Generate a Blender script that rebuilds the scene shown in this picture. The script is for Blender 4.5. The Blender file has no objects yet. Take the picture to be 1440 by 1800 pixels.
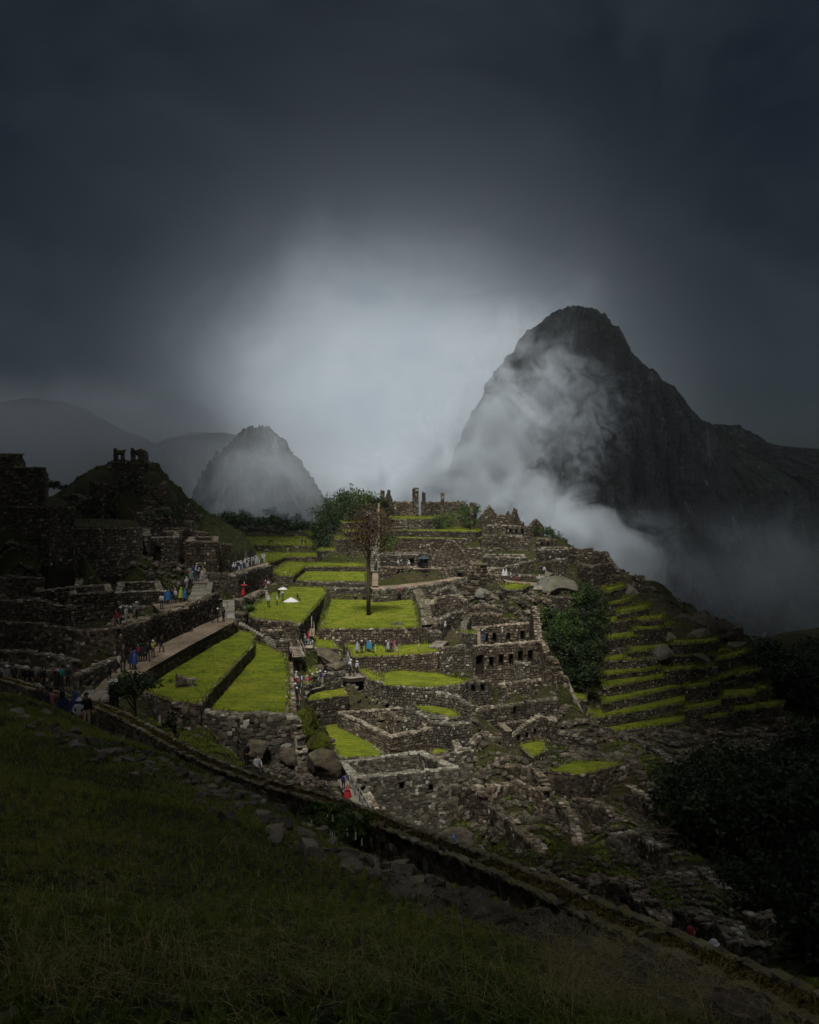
import bpy, bmesh, math, random
import numpy as np
from mathutils import Vector, Matrix
rnd = random.Random(7)
rng = np.random.default_rng(11)
sc = bpy.context.scene
R = math.radians

# ---------------------------------------------------------------- camera, sky, sun, exposure
F = 1500.0; CX = 720.0; HY = 860.0          # focal length and horizon row, for a frame 1440 x 1800
cam = bpy.data.cameras.new('camera'); camo = bpy.data.objects.new('camera', cam)
sc.collection.objects.link(camo); sc.camera = camo
camo.location = (0, 0, 0); camo.rotation_euler = (R(90), 0, 0)
cam.sensor_fit = 'HORIZONTAL'; cam.sensor_width = 36; cam.lens = 36*F/1440
FIT = max(1440, 1800)
cam.shift_x = 0; cam.shift_y = -(900-HY)/1440.0
cam.clip_start = 0.05; cam.clip_end = 20000

SUN_EL, SUN_AZ = 60.0, 8.0                   # behind the camera, a little to its left
sun = bpy.data.lights.new('sun', 'SUN'); suno = bpy.data.objects.new('sun', sun)
sc.collection.objects.link(suno)
sun.energy = 5.0; sun.angle = R(7); sun.color = (1.0, 0.96, 0.88)
sd = Vector((math.sin(R(SUN_AZ))*math.cos(R(SUN_EL)), math.cos(R(SUN_AZ))*math.cos(R(SUN_EL)), -math.sin(R(SUN_EL))))
suno.rotation_euler = sd.to_track_quat('-Z', 'Y').to_euler()
sc.view_settings.view_transform = 'Standard'; sc.view_settings.look = 'None'
sc.view_settings.exposure = 0.0; sc.view_settings.gamma = 1.0
sc.cycles.use_denoising = True
sc.cycles.max_bounces = 6; sc.cycles.diffuse_bounces = 2; sc.cycles.glossy_bounces = 2
sc.cycles.volume_bounces = 1; sc.cycles.transparent_max_bounces = 6
sc.cycles.volume_step_rate = 1.0; sc.cycles.volume_max_steps = 128
sc.cycles.use_adaptive_sampling = True; sc.cycles.adaptive_threshold = 0.02

class NT:
    def __init__(s, nt): s.nt = nt; s.n = nt.nodes; s.l = nt.links
    def a(s, t, ins=None, **kw):
        n = s.n.new(t)
        for k, v in kw.items(): setattr(n, k, v)
        for k, v in (ins or {}).items():
            if isinstance(v, bpy.types.NodeSocket): s.l.new(v, n.inputs[k])
            else: n.inputs[k].default_value = v
        return n
    def m(s, op, a, b=0.0, c=0.0, clamp=False):
        return s.a('ShaderNodeMath', {0: a, 1: b, 2: c}, operation=op, use_clamp=clamp).outputs[0]
    def ramp(s, fac, stops, interp='LINEAR'):
        n = s.a('ShaderNodeValToRGB', {0: fac}); cr = n.color_ramp; cr.interpolation = interp
        while len(cr.elements) < len(stops): cr.elements.new(0.5)
        for e, (p, c) in zip(cr.elements, stops):
            e.position = p; e.color = (*c, 1) if len(c) == 3 else c
        return n.outputs[0]
    def noise(s, vec, scale, detail=4.0, rough=0.55, dist=0.0, out=0):
        return s.a('ShaderNodeTexNoise', {'Vector': vec, 'Scale': scale, 'Detail': detail, 'Roughness': rough, 'Distortion': dist}).outputs[out]
    def mix(s, f, a, b, blend='MIX'):
        n = s.n.new('ShaderNodeMix'); n.data_type = 'RGBA'; n.blend_type = blend
        for i, v in ((0, f), (6, a), (7, b)):
            if isinstance(v, bpy.types.NodeSocket): s.l.new(v, n.inputs[i])
            else: n.inputs[i].default_value = v if i == 0 else ((*v, 1) if len(v) == 3 else v)
        return n.outputs[2]

world = bpy.data.worlds.new('World'); sc.world = world; world.use_nodes = True
W = NT(world.node_tree); W.n.clear()
sky = W.a('ShaderNodeTexSky', sky_type='NISHITA', sun_disc=False, sun_elevation=R(SUN_EL), sun_rotation=R(180+SUN_AZ))
tc = W.a('ShaderNodeTexCoord')
sep = W.a('ShaderNodeSeparateXYZ', {0: tc.outputs['Generated']})
# a break in the cloud near the horizon to the north: angle away from its middle, with a ragged rim
wn = W.noise(W.a('ShaderNodeMapping', {'Vector': tc.outputs['Generated'], 'Scale': (1.0, 1.0, 1.5)}).outputs[0], 3.0, 8, 0.58, 0.6)
wn2 = W.noise(tc.outputs['Generated'], 9.0, 6, 0.6, 0.2)
gx = W.m('DIVIDE', W.m('SUBTRACT', W.m('ARCTAN2', sep.outputs[0], sep.outputs[1]), -0.012), 1.08)
gz = W.m('SUBTRACT', W.m('ARCSINE', sep.outputs[2]), 0.065)
up = W.m('GREATER_THAN', gz, 0.0)
gz2 = W.m('DIVIDE', gz, W.m('MULTIPLY_ADD', up, -1.0, 2.0))
gr = W.m('SQRT', W.m('ADD', W.m('POWER', gx, 2.0), W.m('POWER', gz2, 2.0)))
gr = W.m('ADD', gr, W.m('MULTIPLY', W.m('SUBTRACT', wn, 0.5), 0.15))
glow = W.ramp(gr, [(0.0, (.95,)*3), (0.10, (.88,)*3), (0.16, (.62,)*3), (0.21, (.34,)*3), (0.27, (.075,)*3), (0.35, (.010,)*3), (0.48, (0, 0, 0))], 'B_SPLINE')
dark = W.mix(W.ramp(wn, [(0.40, (0, 0, 0)), (0.64, (1, 1, 1))]), (0.0032, 0.0060, 0.0090), (0.0155, 0.0215, 0.0265))
light = W.mix(W.ramp(wn2, [(0.35, (0, 0, 0)), (0.7, (1, 1, 1))]), (0.40, 0.46, 0.51), (0.50, 0.55, 0.59))
col = W.mix(glow, dark, light)
col = W.mix(0.003, col, sky.outputs[0], 'ADD')
bg = W.a('ShaderNodeBackground', {'Color': col, 'Strength': 1.0})
W.l.new(bg.outputs[0], W.a('ShaderNodeOutputWorld').inputs[0])

# ---------------------------------------------------------------- helpers
def at(px, py, Y): return np.array([(px-CX)/F*Y, Y, (HY-py)/F*Y])
def pd(px, py, D):
    Y = F*D/(py-HY); return at(px, py, Y)
def link(o, parent=None):
    sc.collection.objects.link(o)
    if parent is not None: o.parent = parent
    return o
def tag(o, label=None, cat=None, group=None, kind=None):
    if cat and not kind: kind = 'thing'
    for k, v in (('label', label), ('category', cat), ('group', group), ('kind', kind)):
        if v: o[k] = v
    return o
def empty(name, loc, label, cat, group=None, rz=0):
    o = bpy.data.objects.new(name, None); o.location = loc; o.rotation_euler = (0, 0, rz); o.empty_display_size = .3
    return tag(link(o), label, cat, group)

# vectorised value noise
def _h(ix, iy, iz, seed):
    n = (ix.astype(np.int64)*374761393 + iy.astype(np.int64)*668265263 + iz.astype(np.int64)*2147483647 + seed*974634777) & 0xffffffff
    n = ((n ^ (n >> 13))*1274126177) & 0xffffffff
    n = ((n ^ (n >> 16))*2246822519) & 0xffffffff
    return ((n ^ (n >> 15)) & 0xffffff)/float(0xffffff)
def vn(p, seed=0):
    p = np.asarray(p, float); i = np.floor(p).astype(np.int64); f = p-i; f = f*f*(3-2*f)
    r = 0
    for dx in (0, 1):
        wx = f[..., 0] if dx else 1-f[..., 0]
        for dy in (0, 1):
            wy = f[..., 1] if dy else 1-f[..., 1]
            for dz in (0, 1):
                wz = f[..., 2] if dz else 1-f[..., 2]
                r = r + wx*wy*wz*_h(i[..., 0]+dx, i[..., 1]+dy, i[..., 2]+dz, seed)
    return r*2-1
def fbm(p, oct=4, seed=0, gain=.5):
    p = np.asarray(p, float); a = 1; r = 0; s = 1
    for k in range(oct):
        r = r + a*vn(p*s, seed+k*17); a *= gain; s *= 2.03
    return r

class Buf:
    """collects vertices and faces with a tone colour per vertex, links as ONE mesh"""
    def __init__(s): s.v = []; s.f = []; s.c = []; s.m = []; s.n = 0; s.sm = []
    def add(s, verts, faces, tone=None, mat=0, smooth=False):
        verts = np.asarray(verts, float).reshape(-1, 3); faces = np.asarray(faces, dtype=np.int64)
        if not len(verts) or not len(faces): return
        s.v.append(verts); s.f.append(faces+s.n); s.n += len(verts)
        c = np.zeros((len(verts), 4)); c[:, 3] = 1
        c[:, :3] = .5 if tone is None else np.asarray(tone, float).reshape(-1, 3) if np.ndim(tone) > 1 else tone
        s.c.append(c); s.m.append(np.full(len(faces), mat)); s.sm.append(np.full(len(faces), smooth))
    def many(s, V, T, tone, mat=0, smooth=False):
        """V (n,k,3) copies of template faces T (m,q); tone (n,3)"""
        V = np.asarray(V); n, k, _ = V.shape
        if n == 0: return
        T = np.asarray(T); fs = (T[None]+(np.arange(n)*k)[:, None, None]).reshape(-1, T.shape[1])
        s.add(V.reshape(-1, 3), fs, np.repeat(np.asarray(tone), k, axis=0), mat, smooth)
    def build(s, name, mats, parent=None, local=True):
        me = bpy.data.meshes.new(name)
        if not s.v: s.add(np.zeros((3, 3)), [[0, 1, 2]])
        V = np.concatenate(s.v)
        if parent is not None and local:
            V = V-np.array(parent.matrix_basis.translation)[None]
        me.vertices.add(len(V)); me.vertices.foreach_set('co', V.ravel())
        idx = np.concatenate([f.ravel() for f in s.f]); cnt = np.concatenate([np.full(len(f), f.shape[1]) for f in s.f])
        me.loops.add(len(idx)); me.loops.foreach_set('vertex_index', idx)
        me.polygons.add(len(cnt)); st = np.concatenate([[0], np.cumsum(cnt)[:-1]])
        me.polygons.foreach_set('loop_start', st); me.polygons.foreach_set('loop_total', cnt)
        me.polygons.foreach_set('material_index', np.concatenate(s.m))
        me.polygons.foreach_set('use_smooth', np.concatenate(s.sm))
        me.update(calc_edges=True)
        a = me.color_attributes.new('tone', 'FLOAT_COLOR', 'POINT'); a.data.foreach_set('color', np.concatenate(s.c).ravel())
        for m in (mats if isinstance(mats, (list, tuple)) else [mats]): me.materials.append(m)
        me.validate()
        return link(bpy.data.objects.new(name, me), parent)

CUBE_F = np.array([[0, 1, 5, 4], [1, 2, 6, 5], [2, 3, 7, 6], [3, 0, 4, 7], [4, 5, 6, 7], [3, 2, 1, 0]])
def box(buf, c, half, rz=0, tone=(.5, .5, .5), mat=0):
    x, y, z = half; v = np.array([[-x, -y, -z], [x, -y, -z], [x, y, -z], [-x, y, -z], [-x, -y, z], [x, -y, z], [x, y, z], [-x, y, z]])
    ca, sa = math.cos(rz), math.sin(rz); v = v@np.array([[ca, sa, 0], [-sa, ca, 0], [0, 0, 1]])+np.asarray(c)
    buf.add(v, CUBE_F, tone, mat)
def prism8(buf, v8, tone=(.5, .5, .5), mat=0): buf.add(v8, CUBE_F, tone, mat)
def tube(buf, pts, rad, n=8, tone=(.5, .5, .5), mat=0, smooth=True):
    pts = np.asarray(pts, float); rad = np.broadcast_to(rad, (len(pts),)); rings = []
    for i, p in enumerate(pts):
        d = pts[min(i+1, len(pts)-1)]-pts[max(i-1, 0)]; d = d/(np.linalg.norm(d)+1e-9)
        a = np.cross(d, [0.3, 0.2, 1] if abs(d[2]) < .9 else [1, .1, 0]); a /= np.linalg.norm(a); b = np.cross(d, a)
        t = np.arange(n)/n*2*math.pi
        rings.append(p+rad[i]*(np.cos(t)[:, None]*a+np.sin(t)[:, None]*b))
    V = np.concatenate(rings+[pts[:1], pts[-1:]]); fs = []
    for i in range(len(pts)-1):
        for j in range(n): fs.append([i*n+j, i*n+(j+1) % n, (i+1)*n+(j+1) % n, (i+1)*n+j])
    buf.add(V, fs, tone, mat, smooth)
    k = len(pts)*n; m = (len(pts)-1)*n
    base = buf.n-len(V)
    buf.f.append(np.array([[base+k, base+(j+1) % n, base+j] for j in range(n)]+[[base+k+1, base+m+j, base+m+(j+1) % n] for j in range(n)]))
    buf.m.append(np.full(2*n, mat)); buf.sm.append(np.full(2*n, False))

# rounded stone template: a 3x3x3 shell pushed towards a ball
def _round_box():
    idx = {}; P = []
    for i in range(3):
        for j in range(3):
            for k in range(3):
                if (i, j, k) != (1, 1, 1):
                    idx[(i, j, k)] = len(P); p = np.array([i-1, j-1, k-1], float); L = np.linalg.norm(p)
                    P.append(p*(0.62+0.38/L*1.25) if L > 0 else p)
    Fc = []
    for ax in range(3):
        for sgn in (0, 2):
            for a in range(2):
                for b in range(2):
                    q = []
                    for (da, db) in ((0, 0), (1, 0), (1, 1), (0, 1)):
                        c = [0, 0, 0]; c[ax] = sgn; c[(ax+1) % 3] = a+da; c[(ax+2) % 3] = b+db; q.append(idx[tuple(c)])
                    Fc.append(q if sgn == 2 else q[::-1])
    return np.array(P), np.array(Fc)
RB_V, RB_F = _round_box()
def round_stones(buf, C, U, V, N, tone, mat=0, jit=.20, smooth=False):
    """C centres (n,3); U,V,N half axes (n,3) each"""
    n = len(C)
    if n == 0: return
    T = RB_V[None]+rng.uniform(-jit, jit, (n, len(RB_V), 3))
    P = C[:, None]+T[..., 0:1]*U[:, None]+T[..., 1:2]*V[:, None]+T[..., 2:3]*N[:, None]
    buf.many(P, RB_F, tone, mat, smooth)
WV = [0.0, .5]
def vary(): WV[0] = rnd.uniform(-.10, .10); WV[1] = rnd.random()
def tones(n, white=.06):
    t = rng.random((n, 3)); t[:, 2] = WV[1]; t[:, 0] = np.clip(rng.beta(2.2, 2.6, n)+WV[0], 0, .84)
    w = rng.random(n) < white; t[w, 0] = rng.uniform(.86, 1, w.sum()); return t
def rand_axes(n, sx, sy, sz):
    """random orientations about z with slight tilt, half axes of given arrays"""
    a = rng.uniform(0, 2*math.pi, n); t1 = rng.normal(0, .25, n); t2 = rng.normal(0, .25, n)
    U = np.stack([np.cos(a), np.sin(a), t1], 1); Vv = np.stack([-np.sin(a), np.cos(a), t2], 1)
    U /= np.linalg.norm(U, axis=1)[:, None]; N = np.cross(U, Vv); N /= np.linalg.norm(N, axis=1)[:, None]; Vv = np.cross(N, U)
    return U*np.asarray(sx)[:, None], Vv*np.asarray(sy)[:, None], N*np.asarray(sz)[:, None]

# ---------------------------------------------------------------- materials
def mat(name):
    m = bpy.data.materials.new(name); m.use_nodes = True; t = NT(m.node_tree); t.n.clear()
    p = t.a('ShaderNodeBsdfPrincipled'); o = t.a('ShaderNodeOutputMaterial'); t.l.new(p.outputs[0], o.inputs[0])
    p.inputs['Roughness'].default_value = .9; p.inputs['Specular IOR Level'].default_value = .25
    return m, t, p
def tone_of(t):
    a = t.a('ShaderNodeAttribute', attribute_name='tone'); s = t.a('ShaderNodeSeparateColor', {0: a.outputs['Color']}); return s.outputs
def bump(t, p, h, strength=.5, dist=.05):
    b = t.a('ShaderNodeBump', {'Strength': strength, 'Distance': dist, 'Height': h}); t.l.new(b.outputs[0], p.inputs['Normal'])
def flat(name, col, rough=.8, spec=.3, metal=0, scale=12, var=.35):
    m, t, p = mat(name); tcx = t.a('ShaderNodeTexCoord')
    n = t.noise(tcx.outputs['Object'], scale, 3)
    c2 = tuple(x*(1-var) for x in col)
    t.l.new(t.mix(n, c2, tuple(min(1, x*(1+var*.6)) for x in col)), p.inputs['Base Color'])
    p.inputs['Roughness'].default_value = rough; p.inputs['Specular IOR Level'].default_value = spec; p.inputs['Metallic'].default_value = metal
    bump(t, p, n, .3, .01); return m
M = {}
def stone_mat(name, stops, nscale=3.0, moss=.0):
    m, t, p = mat(name); tn = tone_of(t); g = t.a('ShaderNodeNewGeometry').outputs['Position']
    c = t.ramp(tn[0], stops)
    n1 = t.noise(g, nscale, 5, .65); n2 = t.noise(g, .18, 3); n3 = t.noise(g, nscale*4, 4, .7)
    c = t.mix(1.0, c, t.ramp(n1, [(.25, (.45, .42, .38)), (.6, (1.05, 1.0, .95)), (.8, (1.35, 1.35, 1.3))]), 'MULTIPLY')
    c = t.mix(1.0, c, t.ramp(n2, [(.32, (.56, .54, .50)), (.68, (1.28, 1.25, 1.22))]), 'MULTIPLY')
    c = t.mix(1.0, c, t.ramp(tn[2], [(0, (1.04, .98, .90)), (.5, (.98, 1, .98)), (1, (.86, .93, .94))]), 'MULTIPLY')
    c = t.mix(1.0, c, t.ramp(tn[1], [(0, (1.04, .98, .92)), (1, (.94, 1.0, 1.03))]), 'MULTIPLY')
    spots = t.ramp(n3, [(.60, (0, 0, 0)), (.68, (1, 1, 1))])
    c = t.mix(t.m('MULTIPLY', spots, .35), c, (.34, .34, .31))
    if moss:
        up = t.a('ShaderNodeSeparateXYZ', {0: t.a('ShaderNodeNewGeometry').outputs['Normal']}).outputs[2]
        mk = t.m('MULTIPLY', t.ramp(up, [(.4, (0, 0, 0)), (.8, (1, 1, 1))]), t.ramp(n1, [(.42, (0, 0, 0)), (.56, (1, 1, 1))]))
        c = t.mix(t.m('MULTIPLY', mk, moss), c, (.09, .085, .02))
    t.l.new(c, p.inputs['Base Color']); bump(t, p, n1, .6, .04); return m
ST = [(0, (.028, .024, .020)), (.35, (.068, .058, .047)), (.65, (.135, .120, .100)), (.84, (.20, .185, .16)), (.9, (.28, .27, .25)), (1, (.40, .39, .37))]
M['stone'] = stone_mat('fieldstone', ST)
M['mossy'] = stone_mat('mossy_fieldstone', ST, 4.0, .8)
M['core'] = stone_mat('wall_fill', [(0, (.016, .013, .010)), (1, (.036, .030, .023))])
M['rock'] = stone_mat('grey_rock', [(0, (.05, .046, .042)), (.5, (.10, .093, .085)), (1, (.22, .21, .19))], 1.2, .3)
M['slab'] = stone_mat('pale_slab', [(0, (.11, .10, .09)), (1, (.27, .25, .225))], 2.0)
def grass_mat(name, a, b, c_, dry=.3):
    m, t, p = mat(name); tn = tone_of(t); g = t.a('ShaderNodeNewGeometry').outputs['Position']
    mp = t.a('ShaderNodeMapping', {'Vector': g, 'Scale': (.55, 2.2, 1.0)})
    n1 = t.noise(mp.outputs[0], .9, 6, .68, .6); n2 = t.noise(g, .13, 3); n3 = t.noise(g, 7, 4, .7)
    c = t.mix(t.ramp(n1, [(.32, (0, 0, 0)), (.68, (1, 1, 1))]), a, b)
    c = t.mix(t.m('MULTIPLY', t.ramp(n2, [(.42, (0, 0, 0)), (.62, (1, 1, 1))]), dry), c, c_)
    c = t.mix(1.0, c, t.ramp(n3, [(.3, (.50, .52, .45)), (.7, (1.25, 1.22, 1.1))]), 'MULTIPLY')
    n4 = t.noise(g, .35, 5, .7, .8); soil = t.ramp(t.noise(g, 1.1, 6, .75, 1.0), [(.60, (0, 0, 0)), (.70, (1, 1, 1))]); c = t.mix(t.m('MULTIPLY', soil, .55), c, (.07, .052, .03)); c = t.mix(1.0, c, t.ramp(n4, [(.32, (.55, .64, .6)), (.5, (.95, 1, 1)), (.72, (1.22, 1.1, 1.0))]), 'MULTIPLY')
    c = t.mix(1.0, c, t.ramp(tn[0], [(0, (.55, .6, .5)), (.5, (1, 1, 1)), (1, (1.5, 1.35, 1.0))]), 'MULTIPLY')
    n5 = t.noise(mp.outputs[0], 2.1, 5, .7, 1.2); c = t.mix(1.0, c, t.ramp(n5, [(.34, (.52, .56, .40)), (.5, (.95, .97, .95)), (.66, (1.42, 1.34, 1.5))]), 'MULTIPLY')
    t.l.new(c, p.inputs['Base Color']); bump(t, p, n5, .9, .30); p.inputs['Specular IOR Level'].default_value = .1; return m
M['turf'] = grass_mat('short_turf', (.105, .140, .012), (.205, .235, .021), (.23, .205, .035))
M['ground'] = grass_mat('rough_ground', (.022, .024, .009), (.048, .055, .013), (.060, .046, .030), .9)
M['tread'] = stone_mat('trodden_earth', [(0, (.15, .12, .095)), (1, (.27, .22, .175))], 1.3)
def leaf_mat(name, stops, transl=.25):
    m, t, p = mat(name); tn = tone_of(t)
    c = t.ramp(tn[0], stops); t.l.new(c, p.inputs['Base Color']); p.inputs['Roughness'].default_value = .6
    if transl:
        tr = t.a('ShaderNodeBsdfTranslucent', {0: c}); mx = t.a('ShaderNodeMixShader', {0: transl, 1: p.outputs[0], 2: tr.outputs[0]})
        t.l.new(mx.outputs[0], [n for n in t.n if n.type == 'OUTPUT_MATERIAL'][0].inputs[0])
    return m
M['leaf'] = leaf_mat('green_leaves', [(0, (.010, .022, .006)), (.5, (.036, .070, .014)), (1, (.11, .17, .035))])
M['leafdark'] = leaf_mat('dark_leaves', [(0, (.006, .012, .005)), (.6, (.020, .038, .011)), (1, (.055, .085, .024))])
M['leafbrown'] = leaf_mat('russet_leaves', [(0, (.028, .017, .010)), (.6, (.062, .036, .022)), (1, (.11, .065, .038))])
M['blade'] = leaf_mat('grass_blades', [(0, (.048, .080, .010)), (.45, (.130, .170, .022)), (.7, (.20, .21, .038)), (.85, (.20, .16, .07)), (1, (.34, .27, .15))], .3)
M['bark'] = flat('bark', (.09, .07, .05), .95, .1, scale=4)
M['wood'] = flat('weathered_wood', (.30, .25, .19), .8)
M['metal'] = flat('grey_metal', (.35, .35, .34), .4, .5, .6)
M['white'] = flat('white_cloth', (.52, .52, .52), .8, scale=3, var=.12)
M['petal'] = flat('white_petal', (.55, .55, .46), .6, var=.1)

# ---------------------------------------------------------------- masonry
FR_F = np.array([[0, 1, 5, 4], [1, 2, 6, 5], [2, 3, 7, 6], [3, 0, 4, 7], [4, 5, 6, 7]])
def stones_face(buf, O, u, n, L, ztop, zbot, size, openings=(), rnd_=False, white=.05, mi=0):
    """courses of separate stones on a vertical face; O,u,n in plan, ztop/zbot functions of s"""
    ss = np.linspace(0, L, 9); zt = max(ztop(s) for s in ss); z = min(zbot(s) for s in ss)
    rec = []
    while z < zt:
        h = size*rnd.uniform(.65, 1.2); s = -rnd.uniform(0, size)
        while s < L:
            w = size*rnd.uniform(.6, 1.6) if rnd.random() > .12 else size*rnd.uniform(1.6, 2.6)
            s0, s1 = max(s, 0), min(s+w, L); s += w
            if s1-s0 < .3*size: continue
            c = (s0+s1)/2
            if z+h*.55 > ztop(c) or z+h < zbot(c): continue
            bad = False
            for (a, b, z0, z1) in openings:
                if z+h*.5 > z0 and z+h*.5 < z1 and s1 > a and s0 < b:
                    if c > a and c < b: bad = True; break
                    if c <= a: s1 = a
                    else: s0 = b
            if bad or s1-s0 < .2*size: continue
            dz = rnd.uniform(-.16, .16)*h; hh = h*rnd.uniform(.82, 1.1); rec.append((s0, s1, z+dz, z+dz+hh))
        z += h
    if not rec: return
    r = np.array(rec); k = len(r); g = size*.07
    O3 = np.array([O[0], O[1], 0]); u3 = np.array([u[0], u[1], 0]); n3 = np.array([n[0], n[1], 0])
    pr = rng.uniform(.25, .6, k)*size*.5
    if rnd_:
        c = O3+((r[:, 0]+r[:, 1])/2)[:, None]*u3; c[:, 2] = (r[:, 2]+r[:, 3])/2
        hw = ((r[:, 1]-r[:, 0])/2+g*.3)[:, None]; hh = ((r[:, 3]-r[:, 2])/2+g*.3)[:, None]
        tl = rng.normal(0, .2, k)[:, None]; c[:, 2] += rng.normal(0, .1, k)*size
        U = u3*hw+np.array([0, 0, 1])*hw*tl; Vv = np.array([0, 0, 1])*hh-u3*hh*tl
        round_stones(buf, c, U, np.broadcast_to(n3, (k, 3))*pr[:, None]*-1, Vv, tones(k, white), mi)
        return
    j = lambda: rng.uniform(-1, 1, k)*size*.07
    V = np.zeros((k, 8, 3))
    for i, (a, b) in enumerate(((0, 2), (1, 2), (1, 3), (0, 3))):
        sa = r[:, a]+(g if a == 0 else -g)+j(); zb = r[:, b]+(g if b == 2 else -g)+j()
        V[:, i] = O3+sa[:, None]*u3-n3*.04; V[:, i, 2] = zb
        cs = (r[:, 0]+r[:, 1])/2; cz = (r[:, 2]+r[:, 3])/2
        s2 = cs+(sa-cs)*.78; z2 = cz+(zb-cz)*.78
        V[:, i+4] = O3+s2[:, None]*u3+n3*(pr+j()*.6)[:, None]; V[:, i+4, 2] = z2
    if u[0]*n[1]-u[1]*n[0] > 0: T = FR_F[:, ::-1]
    else: T = FR_F
    buf.many(V, T, tones(k, white), mi)

def cap_stones(buf, O, u, n, L, ztop, t0, t1, size, rnd_=False, white=.07, mi=0, hmax=.6, boost=0):
    """flat uneven stones along the crest, across from offset t0 to t1 along n"""
    rec = []; s = 0
    while s < L:
        w = size*rnd.uniform(.7, 1.9)
        npc = max(1, int(round((t1-t0)/(size*1.25)+rnd.uniform(-.4, .4)))); cu = sorted([t0, t1]+[t0+(t1-t0)*(i+rnd.uniform(-.2, .2))/npc for i in range(1, npc)])
        for (a, b) in zip(cu[:-1], cu[1:]):
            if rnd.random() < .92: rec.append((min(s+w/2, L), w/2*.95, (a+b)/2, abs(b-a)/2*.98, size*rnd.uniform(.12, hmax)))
        s += w
    if not rec: return
    r = np.array(rec); k = len(r)
    O3 = np.array([O[0], O[1], 0]); u3 = np.array([u[0], u[1], 0]); n3 = np.array([n[0], n[1], 0])
    c = O3+r[:, 0][:, None]*u3+r[:, 2][:, None]*n3
    c[:, 2] = [ztop(s) for s in r[:, 0]]; c[:, 2] += r[:, 4]*.25
    a = rng.normal(0, .12, k)[:, None]
    U = (u3+n3*a)*r[:, 1][:, None]; Vv = (n3-u3*a)*r[:, 3][:, None]; N = np.array([0, 0, 1.])*r[:, 4][:, None]+u3*rng.normal(0, .04, k)[:, None]
    tn = tones(k, white); tn[:, 0] = np.clip(tn[:, 0]*(.75-boost)+.30+boost*1.3, 0, .93)  # crest stones paler: top light put into the tone, with some lichen
    if rnd_: round_stones(buf, c, U, Vv, N, tn, mi, .12)
    else:
        S = np.array([[-1, -1, -1], [1, -1, -1], [1, 1, -1], [-1, 1, -1], [-.85, -.85, 1], [.85, -.85, 1], [.85, .85, 1], [-.85, .85, 1]], float)
        T = S[None]+rng.uniform(-.12, .12, (k, 8, 3))
        P = c[:, None]+T[..., 0:1]*U[:, None]+T[..., 1:2]*Vv[:, None]+T[..., 2:3]*N[:, None]
        buf.many(P, CUBE_F, tn, mi)

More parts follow.
